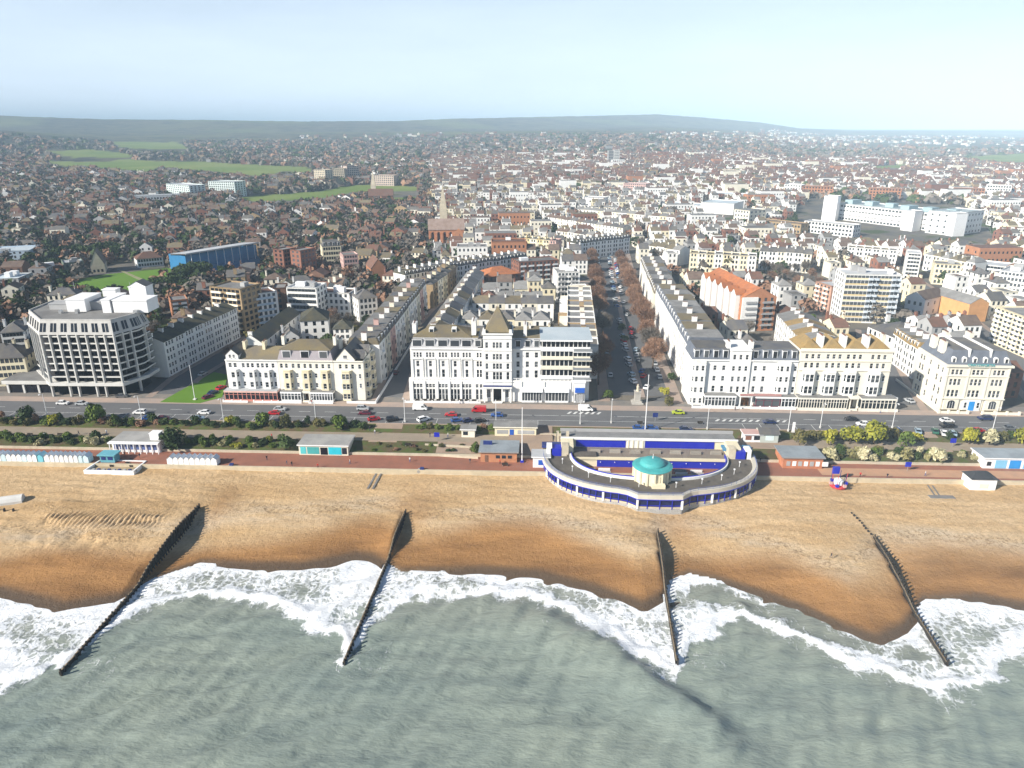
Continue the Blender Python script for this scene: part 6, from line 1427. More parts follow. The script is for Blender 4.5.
for px,py,k,lab in ((831,558,0,'walking alone on the wet sand in the east'),(981,457,0,'walking, left of the two strollers in the east'),(998,457,3,'walking, right of two eastern strollers'),(224,440,3,'in the west pair above the bank, left'),(226.5,440,0,'in the west pair above the planted bank, right'),(272,438,1,'strolling on the upper promenade opposite the cream hotel'),(267,460,0,'standing on the red promenade west of the turquoise shelter'),(287,465,3,'left of two below the turquoise shelter'),(292,466,0,'right of two below the turquoise shelter'),(318,468,1,'stepping along the sea wall in front of the turquoise shelter'),(350,464,2,'at the east end of the turquoise shelter'),(887,478,0,'on the buff promenade band below the straw clumps'),(515,459,2,'waiting by the orange cafe wall'),(500,464,1,'beside the bench at the orange cafe'),(563,436,3,'by the buff wall west of the bandstand'),(79,435,0,'near the western bench on the upper promenade'),(107,434,2,'on the path behind the white shelter'),(125,456,0,'in front of the columns of the white shelter'),(140,458,3,'at the east columns of the white shelter'),(375,434,2,'beside the ramp at the side street crossing'),(370,431,0,'crossing to the promenade at the side street'),(535,403,3,'on the pavement before the glazed hotel front'),(770,440,1,'beside the small grey kiosk'),(45,437,2,'alone on the upper promenade far west'),(160,437,1,'passing the big dark bush by the shelter'),(430,437,0,'near the blue square sign'),(448,437,2,'east of the blue square sign'),(545,466,1,'at the bandstand ticket kiosk'),(470,463,3,'approaching the orange cafe'),(410,462,2,'mid-way along the red promenade'),(195,461,1,'behind the eastern hut row'),(60,456,2,'behind the middle hut row'),(860,477,1,'on the promenade near the fairground ride'),(925,476,2,'on the promenade near the mat walkway'),(760,462,0,'in the shade of the bandstand east gate'),(312,404,1,'on the pavement before the cream hotel'),(460,404,2,'on the pavement before the grand hotel'),(735,411,0,'on the pavement by the brown porch'),(880,414,2,'on the pavement corner of the villa street')):
    z=float(beach_z(*G(px,py,1.5))) if py>500 else (5. if py>455 else (7. if py>432 else 8.13 if py<410 else 7.8)); x,y=G(px,py,z)
    me,cloth=PM[k]; o=link('person',me,None,(x,y,z),R.uniform(0,6.28)); tag(o,f'person in a {cloth} {lab}','person','people on the sea front')
# ---------------------------------------------------------------- the town behind
def hgt(px,py,pt,z=8.):
    x,y=G(px,py,z); lo,hi=0.,300.
    for _ in range(40):
        m=(lo+hi)/2
        if PX(x,y,m)[1]>pt: lo=m
        else: hi=m
    return lo-z
def finish(s,H,roof,chim,rnd):
    k=roof[0]
    if k=='flat':
        r=s.flat(H,roof[1])
        if s.L*s.D>180:
            for i in range(rnd.randint(1,3)):
                w,d,h=rnd.uniform(2,5),rnd.uniform(2,4),rnd.uniform(1.4,3); x,y=rnd.uniform(1.5,max(1.6,s.L-w-1.5)),rnd.uniform(2,max(2.1,s.D-d-1.5)); s.part('roof_plant',MB().box(x,y,H-.6,x+w,y+d,H+h-.4),[WHITE2 if rnd.random()<.6 else GREYW])
    elif k=='hip': r=s.hip(H,roof[2],roof[1])
    elif k=='gable': r=s.gable(H,roof[2],roof[1],roof[3] if len(roof)>3 else 'x')
    elif k=='mansard': r=s.mansard(H,roof[2],roof[1],1.1,dorm=roof[3],mtop=roof[4] if len(roof)>4 else SLATE,dw=1.3)
    for i in range(chim):
        x=.5 if i==0 else (s.L-.5 if i==1 else s.L*.5); s.chimney(x,s.D*.5,H+(roof[2]*.75 if k in('hip','gable') else (roof[2] if k=='mansard' else 0)),.8,1.7,1.7,rnd.choice((s.wm,BRICK,s.wm)) if s.D<20 else s.wm,3,r)
def PB(name,label,cat,a,b,H,D,wm,roof,fl=4,nf=6,ns=3,chim=0,mode='mesh',ww=1.2,wh=None,group=None,bal=None,base=False,top=None,fm=WHITE2,style='sash',z=8.):
    if base:
        A,B_=G(*a,z),G(*b,z)
        if top: H=hgt(a[0],a[1],top,z)
    else: A,B_=G(*a,z+H),G(*b,z+H)
    s=Bld(name,label,cat,A,B_,D,z,group,wm,fm); rnd=random.Random(int(a[0]*7+a[1]*13))
    s.shell(H,nf,ns,fl,ww,wh,fmode=mode,smode=mode,style=style,back=False)
    if bal:
        n,m=bal; fh=H/fl
        for i in range(n):
            x0=s.L*(i+.5)/n-s.L/n*.32; x1=s.L*(i+.5)/n+s.L/n*.32
            for f in range(1,fl): s.part('balcony',MB().box(x0,-1.1,fh*f-.1,x1,0,fh*f+.1,bottom=True).box(x0,-1.15,fh*f-.1,x1,-1.05,fh*f+.95),[m])
    finish(s,H,roof,chim,rnd); s.done(); return s
NH=[0]
def TR(desc,a,b,n,D,H,walls,roofs,fl=4,kind='mansard',z=8.,nf=2,bay=0,rh=2.6,wno='',first='the near end',vary=.25,mode='mesh'):
    """a terrace: every house a building of its own"""
    L=math.hypot(b[0]-a[0],b[1]-a[1]); rnd=random.Random(int(a[0]*11+a[1]*5))
    for i in range(n):
        t0,t1=i/n,(i+1)/n-.04/L; A=(lerp(a[0],b[0],t0),lerp(a[1],b[1],t0)); B_=(lerp(a[0],b[0],t1),lerp(a[1],b[1],t1))
        w=walls[i%len(walls)] if len(walls)>1 else walls[0]; k=n-1-i if first=='rev' else i
        cn=w.name.split('_')[0]; cn={'pale':'pale blue','warm':'white','red':'red brick','brown':'brown brick','orange':'orange brick','tan':'tan brick','grey':'grey','soft':'cream'}.get(cn,cn)
        if t0==0: pass
        s=Bld('terraced_house',f'{cn} house, {nth(k)} along {desc}','terraced house',A,B_,D,z,'houses in '+desc.replace('from the','counted from the'),w)
        h=H+rnd.uniform(-vary,vary); s.shell(h,nf,0,fl,1.05,fmode=mode,smode='mesh',back=True)
        m=rnd.choice(roofs)
        if bay: 
            fhh=h/fl; s.wall.box(s.L*.5-1.5,-.9,0,s.L*.5+1.5,0,fhh*(fl-1)); 
            for f in range(fl-1): s.wall.poly([(s.L*.5-1.1,-.93,fhh*f+.9),(s.L*.5+1.1,-.93,fhh*f+.9),(s.L*.5+1.1,-.93,fhh*f+2.6),(s.L*.5-1.1,-.93,fhh*f+2.6)],1)
        s.wall.box(s.L*.15,s.D,0,s.L*.6,s.D+rnd.uniform(2.5,5),h*rnd.uniform(.5,.75))
        if kind=='mansard': r=s.mansard(h,rh,m,1.0,dorm=2,mtop=rnd.choice((FLATR,SLATE,MOSSR)),dw=1.15,sides=(0,0)); zz=h+rh
        elif kind=='gable': r=s.gable(h,rh,m,'x',wm=True); zz=h+rh*.6
        elif kind=='hip': r=s.hip(h,rh,m,over=.1); zz=h+rh*.5
        else: r=s.flat(h,m,cop=.25); zz=h-.4
        s.chimney(.1,s.D*.45,zz+.2,.8,2.0,1.5,w,4,r)
        s.done(); NH[0]+=1
g=lambda px,py,z=8.:G(px,py,z)
W_=[WHITE]; MIX=[WHITE,IVORY,WHITE,CREAM,WHITE]
# west of the central street
TR('the side terrace by the concrete hotel, from the sea',(-136.7,70.5),(-131.2,126),8,12,14.6,[WHITE],[DARKR],5,'gable',nf=3,mode='obj',rh=2.4)
TR('the near side street terrace, from the sea',(-52.6,67),(-52.2,178),11,12,15.2,[WHITE,IVORY,PINK,WHITE,WHITE,IVORY,WHITE],[SLATE,MOSSR],4,'mansard',bay=1)
TR('the tan side street terrace, from the sea',(-50,186),(-41,258),7,11,13,[TANBRICK,IVORY,CREAM,TANBRICK],[MOSSR,SLATE],4,'hip',bay=1)
TR('the back terrace east of the side street, from the sea',(-35.5,222),(-41,82),12,10,13,[WHITE,IVORY,WHITE],[SLATE,MOSSR,FLATR],4,'gable',first='rev')
TR('the row right behind the grand hotel, from the west',(-28,90),(19,91),6,11,12.5,[WHITE,CREAM,WHITE,IVORY],[MOSSR,SLATE],4,'gable',rh=3)
TR('the second row behind the grand hotel, from the west',(-28,122),(12,123),5,11,11,[IVORY,WHITE,CREAM],[MOSSR,SLATE,FLATR],3,'hip')
TR('the third row behind the grand hotel, from the west',(-26,156),(14,157),5,11,10.5,[WHITE,IVORY],[MOSSR,SLATE],3,'gable')
TR('the shaded west avenue terrace, from the sea',(29.9,76),(33.4,182),10,12,14,[WHITE,IVORY,TANBRICK,WHITE],[FLATR,SLATE],5,'flat')
TR('the near east avenue terrace, from the sea',(63.8,160),(61.4,66.5),8,14,17,[WHITE],[SL],5,'mansard',first='rev',nf=3,rh=3.0)
TR('the farther east avenue terrace, from the sea',(69.5,262),(64.2,168),8,13,13.5,[WHITE,IVORY,WHITE],[SLATE,FLATR,MOSSR],4,'mansard',first='rev')
a,b=g(405,275.6,20.5),g(463.5,265.4,20.5); c=g(527,256.5,20.5)
TR('the long white curving terrace, from its west end',a,b,8,11,12.5,[WHITE],[SLATE,DARKR],4,'mansard',rh=2.4)
TR('the east half of the curving terrace, from the west',b,c,9,11,12.5,[WHITE],[SLATE,DARKR],4,'mansard',rh=2.4)
TR('the stepped terrace behind the ochre-roofed hotel, from the far end',g(777,313.6,21),g(801,340,21),6,15,13,[WHITE],[OCHRER,FLATR],4,'gable',rh=2.2)
TR('the dormered villa street terrace, from the far end',g(888,361),g(911,379),4,11,12,[WHITE],[OCHRER],4,'mansard',first='x',rh=2.6)
TR('the cream and yellow row, from the west',g(517.6,237.7,21),g(556,240.5,21),6,11,13,[IVORY,YELLOW,IVORY,YELLOW,CREAM,PINK],[SLATE,FLATR],4,'flat')
TR('the shaded curved terrace at the avenue top, from the west',g(576.4,244,20),g(630,238,20),9,11,12,[WHITE],[DARKR,SLATE],4,'mansard')
TR('the upper white row past the avenue, from the west',g(545.7,216.6,19),g(623,228,19),12,11,11,[WHITE,WHITE,IVORY],[FLATR,BROWNR,SLATE],4,'gable',rh=2.2)
TR('the middle white row past the avenue, from the west',g(556,230.6,18),g(605.5,236.8,18),8,10,10,[WHITE,IVORY],[FLATR,BROWNR,SLATE],3,'gable',rh=2.2)
TR('the farthest white row past the avenue, from the west',g(575.6,208.7,19),g(675.7,217.5,19),13,11,11,[WHITE,IVORY,WHITE,CREAM],[FLATR,BROWNR],3,'gable',rh=2.2)
TR('the cream row behind the round green tree, from the west',g(690,252.7,21),g(757,256,21),8,12,13,[CREAM,IVORY,CREAM,WHITE],[SLATE,MOSSR],4,'flat')
TR('the white row behind the bare wood, from the west',g(760,250.6,21),g(812,254,21),6,12,13,[WHITE,WHITE,IVORY],[SLATE],4,'gable',rh=2.5)
TR('the white row above the banded flats, from the west',g(848,247,20),g(898,250,20),6,12,12,[WHITE],[MOSSR,FLATR],4,'flat')
TR('the pale row across the eastern street, from the west',g(925,254,19),g(975,263,19),6,11,11,[WHITE,IVORY,WHITE],[MOSSR,FLATR,SLATE],3,'hip')
TR('the cream row at the avenue head, from the west',g(642,244,19),g(680,250,19),5,11,11,[WHITE,IVORY],[FLATR,MOSSR],3,'gable')
# blocks placed one by one
PB('apartment_tower','tan brick apartment tower with pale floor bands west of the white tower','apartment block',(209,286),(240,289),22,14,TANBRICK,('flat',FLATR),8,7,4,ww=1.8,bal=(2,IVORY))
PB('apartment_tower','white apartment tower with red-brown roof and blue-grey balcony strip','apartment block',(250,294.5),(277,291),17.5,12,WHITE,('flat',TILE),6,5,3,bal=(1,PALEBLUE))
PB('apartment_block','long white flats with brown west end right of the white tower','apartment block',(286,287),(316,288),17.5,13,WHITE,('flat',PALER),6,8,3,ww=1.8)
PB('apartment_block','brown brick stair end joining the long white flats','apartment block',(272,288),(285,287.5),16.5,12,BROWNBRICK,('flat',FLATR),6,1,2)
PB('apartment_block','white house block with flat red roof east of the long white flats','apartment block',(317,292),(349,293),13,12,WHITE,('flat',TILE),4,6,3)
PB('villa','white round-fronted house under a slate hip between the flats and the side street','house',(358,299),(377,297),12,12,WHITE,('hip',SLATE,3.5),4,4,3,1)
PB('hotel_annexe','pale building with dark hipped roof behind the cream seafront hotel','house',(300,321),(328,319.5),13,15,WHITE,('hip',DARKR,4),4,3,3)
PB('hotel_annexe','small pale hipped building east of the dark hipped one behind the cream hotel','house',(333,329),(351,328.5),10,9,WHITE,('hip',DARKR,3),4,3,2)
PB('hotel_annexe','pale gabled building with dormers behind the white bay-fronted hotel','house',(282,338),(299,336.5),9,9,WHITE,('gable',SLATE,3,'y'),3,2,2,1)
PB('hotel_annexe','long mossy dark-roofed range running back behind the white bay-fronted hotel','house',(262,343),(300,313),11,9,WHITE,('gable',MOSSR,3.5),3,8,2,2)
for k,(p,q) in enumerate((((286,279.5),(299,276.5)),((303,280.5),(318,277)))):
    PB('brick_tower','brown brick flats tower with lit orange side, '+('western' if k==0 else 'eastern')+' of the pair','apartment block',p,q,19,9,ORBRICK if 0 else BRICK,('flat',FLATR),7,4,2,base=True,ww=1.6)
PB('mansion','cream mansion block with slate roof behind the brick towers','apartment block',(322,247),(341,246),16,14,CREAM,('mansard',SLATE,3,4),5,7,3,2)
PB('mansion','pink and white mansion block east of the cream mansion','apartment block',(343,255),(358,254),15,12,PINK,('flat',FLATR),5,5,3)
PB('chapel','orange brick gabled chapel above the curving terrace','chapel',(371,269),(386,268),10,18,ORBRICK,('gable',TILE,6,'y'),1,3,4,wh=4)
PB('mansion','red brick mansion flats with white bays west of the avenue','apartment block',(519,262),(559,259.5),15,14,BRICK,('flat',SLATE),5,10,4,bal=(5,WHITE2))
PB('hall','orange tile-roofed hall left of the red brick mansion','hall',(488,277),(520,273),10,16,BROWNBRICK,('hip',ORTILE,4),3,6,3)
PB('apartment_block','white stepped flats at the west side of the avenue beyond the garden','apartment block',(557,272),(580,271.5),17,14,WHITE,('flat',FLATR),6,6,3,bal=(2,GREYW))
s=PB('brick_flats','orange brick flats with white west side and orange tiled roof','apartment block',(739,331.5),(772.5,330.5),16.5,52,ORBRICK,('gable',ORTILE,4.5,'y'),6,5,9,base=True,bal=(2,GREYW))
for i in range(6):
    s.part('gabled_bay',MB().box(-2.2,3+8*i,0,.0,8.5+8*i,17.2),[WHITE]); m=MB(); m.poly([(-2.2,3+8*i,17.2),(-2.2,8.5+8*i,17.2),(-2.2,5.75+8*i,19.6)][::-1],1); m.poly([(-2.4,2.8+8*i,17.1),(3,2.8+8*i,17.1),(3,5.75+8*i,19.7),(-2.4,5.75+8*i,19.7)]); m.poly([(-2.4,5.75+8*i,19.7),(3,5.75+8*i,19.7),(3,8.7+8*i,17.1),(-2.4,8.7+8*i,17.1)]); s.part('bay_roof',m,[ORTILE,WHITE])
s.part('white_front',MB().box(-.1,-.6,0,s.L*.45,0,16.6),[WHITE])
s=PB('apartment_tower','tall cream and yellow banded flats tower with blue-grey balconies','apartment block',(845.5,273.6),(902.5,275),24.5,15,WHITE,('flat',PALER),9,14,4,ww=1.5)
for x0,x1 in ((.02,.42),(.62,.82)):
    for f in range(9): s.part('panel_band',MB().box(s.L*x0,-.12,24.5/9*f+.0,s.L*x1,.0,24.5/9*f+.78),[mat('buff_panel',(.66,.52,.30),.7) if f%2 else CREAM])
for x0,x1 in ((.43,.5),(.53,.6),(.83,.9),(.92,.99)):
    for f in range(1,9): s.part('balcony',MB().box(s.L*x0,-1.2,24.5/9*f-.1,s.L*x1,0,24.5/9*f+.9,bottom=True),[mat('pale_grey_blue',(.56,.62,.68),.6)])
PB('apartment_block','pink-brown flats with white floor bands left of the cream tower','apartment block',(816,281),(832,286),15,14,mat('dusty_pink_brick',(.46,.27,.20),.85,.12),('flat',PALER),6,4,3,bal=(2,IVORY))
s=PB('apartment_tower','cream flats slab with white balconies at the right edge','apartment block',(988,342),(1052,371),22,14,CREAM,('flat',FLATR),8,14,4,base=True,top=306,ww=1.5,bal=(6,WHITE2))
PB('villa','white house with grey hipped roof above the ochre dormer terrace','house',(868,326),(894,337),11,17,WHITE,('hip',SLATE,4),3,5,3,1)
PB('warehouse','grey-roofed shed with orange gable wall in the eastern street','warehouse',(966,322.5),(985,321.5),10,26,mat('orange_render',(.66,.34,.14),.8,.1),('gable',FLATR,3,'y'),2,0,0,base=True,top=304)
PB('warehouse','brown-roofed store with white side left of the eastern street','warehouse',(903,313),(922,317),9,20,WHITE,('gable',BROWNR,3.5,'y'),2,3,3,base=True)
PB('apartment_block','cream block with orange-brown roof edge above the eastern street','apartment block',(931,284),(958,286),13,14,CREAM,('flat',FLATR),4,6,3,base=True)
PB('apartment_tower','narrow white flats tower with dark window strip above the cream flats tower','apartment block',(903,279),(917,280),17,13,WHITE,('flat',PALER),7,4,3,base=True,ww=1.4)
PB('office_block','long white office with strip windows at the right edge','office',(963,276),(1006,281),9,18,WHITE,('flat',PALER),3,12,3,base=True,ww=1.6)
PB('apartment_block','big white block at the right edge above the cream flats slab','apartment block',(994,296),(1030,301),15,22,WHITE,('flat',PALER),5,9,4,base=True)
PB('brick_flats','red brick flats with white balconies behind the white side terrace','apartment block',(174,322),(191,320),11,12,ORBRICK,('flat',FLATR),5,5,3,base=True,bal=(2,WHITE2))
PB('villa','white villa with many windows left of the concrete hotel','house',(0,333),(24,331),11,14,WHITE,('hip',SLATE,3),4,6,3,2)
PB('corner_house','cream corner house below the leftmost white villa','house',(-12,359),(24,357),11,12,CREAM,('hip',SLATE,4),4,7,3,2)
PB('college_block','grey-blue flat-roofed college block at the left edge above the villa','college',(-8,296),(22,295),12,18,GREYW,('flat',BLUER),4,6,3,base=True,top=279)
PB('college_hall','glass and white roofed hall at the left edge beside the dark trees','college',(-10,265),(32,263),11,26,PALEBLUE,('flat',BLUER),3,7,4,base=True,top=252)
PB('brick_hall','brown brick hall with lit orange end near the cricket ground','hall',(40,279),(66,276),7,14,BROWNBRICK,('flat',BROWNR),2,5,2,base=True)
PB('sports_hall','pale flat sports hall with grey-green front near the cricket ground','hall',(66,275),(86,273),8,16,mat('grey_green_panel',(.16,.20,.16),.7),('flat',PALER),2,4,2,base=True)
s=PB('tennis_barn','tall gabled barn with steep dark roof at the edge of the cricket ground','barn',(92,274),(106,273),6,18,STONE,('gable',BROWNR,9,'y'),1,3,0,base=True)
s=PB('cricket_pavilion','white cricket pavilion with red tiled roof','pavilion',(138,268),(164,265.5),6,12,WHITE,('hip',TILE,4),2,9,2,base=True)
# the blue grandstand
a,b=g(188,275),g(258,262); s=Bld('grandstand','blue football grandstand with white sloping roof above the pine clump','grandstand',a,b,18,8.,wm=mat('stand_blue',(.03,.17,.36),.5,.1)); L=s.L
s.shell(12.4,0,0,1); m=MB(); m.poly([(-1,-2,14.2),(L+1,-2,14.2),(L+1,16,12.6),(-1,16,12.6)]); m.poly([(-1,-2,13.7),(-1,16,12.1),(L+1,16,12.1),(L+1,-2,13.7)]); m.box(-1,-2.2,13.5,L+1,-1.9,14.4); s.part('roof',m,[PALER])
for i in range(9): s.part('roof_post',MB().tube((L*(i+.5)/9,-1.8,0),(L*(i+.5)/9,-1.8,13.6),.2),[WHITE2])
m=MB()
for i in range(6): m.box(-.3,-6+i,0,L+.3,-5+i,.6*(i+1))
s.part('terrace_steps',m,[mat('stand_blue',(.03,.17,.36))]); s.done()
# cricket ground
pl=[g(54,285),(lambda:g(100,275))(),g(178,267.5),g(186,272),g(175,283),g(163,289),g(150,295),g(128,304),g(100,302),g(75,297)]
struct('cricket_ground',MB().prism(pl,7,8.1),[GRASS]); mark_poly(pl)
struct('cricket_path',MB().prism([g(119,270.5),g(122,270.3),g(164,288),g(159,290)],7,8.14),[mossy('worn_path',(.30,.27,.17),(.2,.22,.09))])
pl=[g(528,291),g(552,290),g(552,279),g(530,281)]; struct('garden_lawn',MB().prism(pl,7,8.1),[GRASS]); mark_poly(pl)
# church with spire
def church(px,py,sx,label,H=9,L=26,D=13,m=ORBRICK,rz=.15,th=22,sp=16,rm=None):
    x,y=g(px,py); e=thing('church',label,'church',(x,y,gz(x,y)),rz); mark((x-4,y-4),(x+L,y-4),D+8); w=MB(); w.box(0,0,0,L,D,H); w.poly([(0,0,H),(0,D,H),(0,D/2,H+8)][::-1]); w.poly([(L,0,H),(L,D,H),(L,D/2,H+8)])
    for i in range(6): w.box(1+L/6*i,-1.2,0,2+L/6*i,0,H*.8); w.poly([(3+L/6*i,-.05,2),(4.2+L/6*i,-.05,2),(4.2+L/6*i,-.05,H-2),(3+L/6*i,-.05,H-2)],1)
    w.build('wall',[m,DGLASS],e); r=MB(); r.poly([(-.4,-.5,H-.3),(L+.4,-.5,H-.3),(L+.4,D/2,H+8.2),(-.4,D/2,H+8.2)]); r.poly([(L+.4,D+.5,H-.3),(-.4,D+.5,H-.3),(-.4,D/2,H+8.2),(L+.4,D/2,H+8.2)]); r.build('roof',[rm or mossy('pinkish_tile_roof',(.36,.27,.23),(.28,.20,.16))],e)
    t=MB(); t.box(sx,D-5,0,sx+6,D+1,th); tw=t.build('tower',[STONE if th>20 else m],e); q=MB(); A=[(sx,D-5),(sx+6,D-5),(sx+6,D+1),(sx,D+1)]
    for i in range(4): q.poly([(*A[i],th),(*A[(i+1)%4],th),(sx+3,D-2,th+sp)])
    q.build('spire',[STONE],tw)
    a=MB(); a.box(L-9,-6,0,L-1,0,H*.8); a.poly([(L-9,-6,H*.8),(L-1,-6,H*.8),(L-5,-6,H*.8+4)]); a.build('transept',[m],e)
church(429,243,10,'orange brick church with pale roof and stone spire',H=11,L=30,D=15,th=27,sp=20)
church(369,206,3,'stone church with slim pale spire beyond the brick towers',H=9,L=30,D=12,m=BRICK,th=22,sp=16,rm=TILE)
x,y=g(478,165,20); 
# shopping centre and other big far blocks
def far(label,cat,name,a,b,top,D,wm,rm=PALER,fl=3,nf=10,ns=3,z=None,ww=1.8):
    zz=8. if z is None else z; A=G(*a,zz)
    for _ in range(6): zz=gz(*A); A=G(*a,zz)
    B_=G(*b,zz); s=Bld(name,label,cat,A,B_,D,zz,None,wm); H=hgt(a[0],a[1],top,zz); s.shell(H,nf,ns,fl,ww,fmode='mesh',smode='mesh',back=False); s.flat(H,rm); s.done(); return s,H
s,H=far('long white shopping centre and car park with blue-green roof structures','shopping centre','shopping_centre',(835,219),(952,234),203,38,WHITE,mossy('aqua_roof_sheet',(.42,.49,.50),(.33,.39,.41)),4,34,4,ww=2.4)
for k in range(2): s.part('parking_deck_band',MB().box(0,-.4,H*(.35+.28*k),s.L,0,H*(.35+.28*k)+1.6),[WHITE2])
for k in range(6): s.part('roof_plant',MB().box(s.L*k/6+3,8+3*(k%3),H-.6,s.L*k/6+12,22,H+3.4),[mat('aqua_panel',(.34,.45,.47),.5)])
for (a,b,t,l) in (((821,220),(834.5,221),195.5,'west'),((900,230),(911.5,231.5),210,'middle'),((944,235),(952,236.5),212,'east')): far(f'white windowless stair tower of the shopping centre, {l} one','stair tower','stair_tower',a,b,t,12,WHITE2,PALER,1,0,0)
far('white glazed east end of the shopping centre','shop','department_store',(954,236),(980,232),213,26,WHITE,mossy('aqua_roof_sheet',(.42,.49,.50),(.33,.39,.41)),4,8,4)
far('white three-storey block in front of the shopping centre tower','office','office_block',(803,232),(852,237.5),220.5,14,WHITE,PALER,3,14,3)
far('large white hall left of the shopping centre','hall','exhibition_hall',(700,213),(733,215),202,40,WHITE,BLUER,1,0,0)
far('cream cube office with grey east side left of the shopping centre','office','office_block',(733,224),(748,226),209,26,IVORY,FLATR,4,5,4)
far('long tan market building left of the white three-storey block','hall','market_hall',(757,229),(800,234),219.5,14,TANBRICK,BROWNR,2,14,2)
far('white box building above the far white row','office','office_block',(582,208),(603,209),197,18,WHITE,PALER,2,4,2)
far('white flats block with sea-green top on the far left, western of two','apartment block','apartment_tower',(168,197.5),(191,200),183.5,22,mat('grey_green_white',(.60,.68,.66),.7),PALER,7,12,4)
far('white flats block with sea-green top on the far left, eastern of two','apartment block','apartment_tower',(210,196.5),(236,197.5),181,22,mat('grey_green_white',(.60,.68,.66)),PALER,7,12,4)
far('long low white school building before the two sea-green flats','school','school',(136,205),(184,203),196,16,WHITE,PALER,2,16,2)
far('tan flats tower by the golf course, western of three','apartment block','apartment_tower',(315,184.5),(326,185),169.5,18,STONE,FLATR,8,6,3)
far('tan flats tower by the golf course, middle of three','apartment block','apartment_tower',(333,183),(345,183),168.5,18,STONE,FLATR,8,6,3)
far('pinkish flats tower by the golf course, eastern of three','apartment block','apartment_tower',(348,182),(360,181.5),166,18,mat('pale_pink_render',(.52,.42,.36)),FLATR,8,6,3)
far('pink flats slab right of the three golf course towers','apartment block','apartment_tower',(374,185.5),(394,186),175,16,mat('pale_pink_render',(.52,.42,.36)),FLATR,5,10,3)
far('grey tower block in the hazy distance, left of two','apartment block','apartment_tower',(608,166),(613,166),150.5,20,GREYW,FLATR,10,4,3)
far('grey tower block in the hazy distance, right of two','apartment block','apartment_tower',(613.5,166),(619,166),150,20,CONC,FLATR,10,4,3)
far('white low blocks below the distant grey towers','apartment block','apartment_block',(612,167.5),(625,167.5),160,20,WHITE,PALER,4,6,3)
far('pink brick hospital-like block far beyond the white rows','apartment block','apartment_block',(623,194),(645,195),183,18,PINK,PALER,5,10,3)
far('white warehouse roofs far left of the shopping centre','warehouse','warehouse',(660,206),(700,209),203,30,WHITE,BLUER,1,0,0)
far('long pale warehouse right of the white warehouse roofs','warehouse','warehouse',(705,199),(742,201),193,26,WHITE,BLUER,1,0,0)
far('orange brick flats range above the shopping centre, middle','apartment block','apartment_block',(868,199),(900,200),188,16,ORBRICK,FLATR,4,10,3)
far('red brick flats range at the right above the shopping centre','apartment block','apartment_block',(953,199),(983,200),188,16,ORBRICK,FLATR,4,10,3)
far('white flats range between two brick ranges at the right','apartment block','apartment_block',(984,199),(1009,200),185,16,WHITE,PALER,5,9,3)
far('white and cream flats at the left above the shopping centre','apartment block','apartment_block',(783,195),(800,196),184,16,WHITE,PALER,4,6,3)
far('orange and cream flats beside the white and cream ones','apartment block','apartment_block',(801,197),(832,198),186,16,ORBRICK,FLATR,4,10,3)
far('pale gabled hall on the far hillside right of the white rows','hall','hall',(716,177),(740,178),170,26,IVORY,BROWNR,2,6,3)
rr=random.Random(11)
# ---- trees of the town
def tree_meshes(seed,h,w,n,size,m,k=8):
    rs=np.random.RandomState(seed); B=[(0,0,h*.62,w*.34,w*.34,h*.30)]
    for i in range(k):
        t=rs.uniform(0,6.28); r=w*rs.uniform(.2,.36); s=w*rs.uniform(.16,.24); B.append((r*math.cos(t),r*math.sin(t),h*rs.uniform(.42,.84),s,s,s*.85))
    tr=MB().tube((0,0,-.5),(0,0,h*.5),.3,.16,6)
    for b in B[1:5]: tr.tube((0,0,h*.35),b[:3],.13,.06,4,cap=False)
    return quads_mesh('crown',leaf_arrays(B,n,size,rs),[m]),tr.mesh('trunk',[BARK])
EVER=[tree_meshes(s,9,8,620,.42,m) for s,m in ((1,LEAFD),(2,LEAFD),(3,LEAFG),(4,LEAFO))]
BARE2=[bare_tree_mesh(s,10,8,900,m,1.0,.085) for s,m in ((11,TWIG),(12,TWIGG),(13,TWIGG))]
PINE=[tree_meshes(s,8.5,10,900,.42,LEAFD,12) for s in (21,22)]
TN=[0]
def ptree(kind,label,px,py,h,group,z=8.):
    x,y=G(px,py,z); P={'ever':EVER[:2],'green':EVER[2:3],'olive':EVER[3:],'bare':BARE2,'pine':PINE}[kind]; m=rr.choice(P)
    put_tree(m,{'bare':'bare_tree','pine':'pine_tree'}.get(kind,'evergreen_tree'),label,x,y,gz(x,y),h/({'bare':10,'pine':8.5}.get(kind,9)),group); mark((x-2,y-2),(x+2,y-2),4); TN[0]+=1
for i,(px,py,h) in enumerate(((138,303,9),(146,301,10),(154,299,10),(161,296,11),(168,296,11),(176,292,11),(183,288,12),(190,284,13),(197,282,13),(204,281,12),(133,305,8),(172,302,9),(150,306,8),(186,296,10),(200,290,11))): ptree('pine',f'dark pine, {nth(i)} listed from the west in the clump below the grandstand' if 0 else f'dark pine, {nth(sorted([138,146,154,161,168,176,183,190,197,204,133,172,150,186,200]).index(px))} from the west in the clump below the blue grandstand',px,py,h,'pines below the blue grandstand')
for i in range(26):
    px=lerp(62,168,i/25); ptree('ever',f'dark evergreen, {nth(i)} from the west in the row behind the cricket pavilion',px,lerp(261,254,i/25)+rr.uniform(-1.5,1.5),rr.uniform(10,13),'evergreens behind the cricket ground')
for i in range(10): ptree('ever',f'dark evergreen beside the glass-roofed college hall, {nth(i)} from the west',lerp(24,58,i/9),lerp(277,266,rr.random()),rr.uniform(8,10),'evergreens beside the college hall')
ptree('olive','big round olive-green tree in front of the cream row',728,273,13,'single trees in the town')
for i in range(24): 
    px=764+54*i/23; ptree('bare',f'bare tree of the small tangled wood, {nth(i)} from the west in it',px,lerp(272,298,rr.random()),rr.uniform(7,10),'trees of the small bare wood')
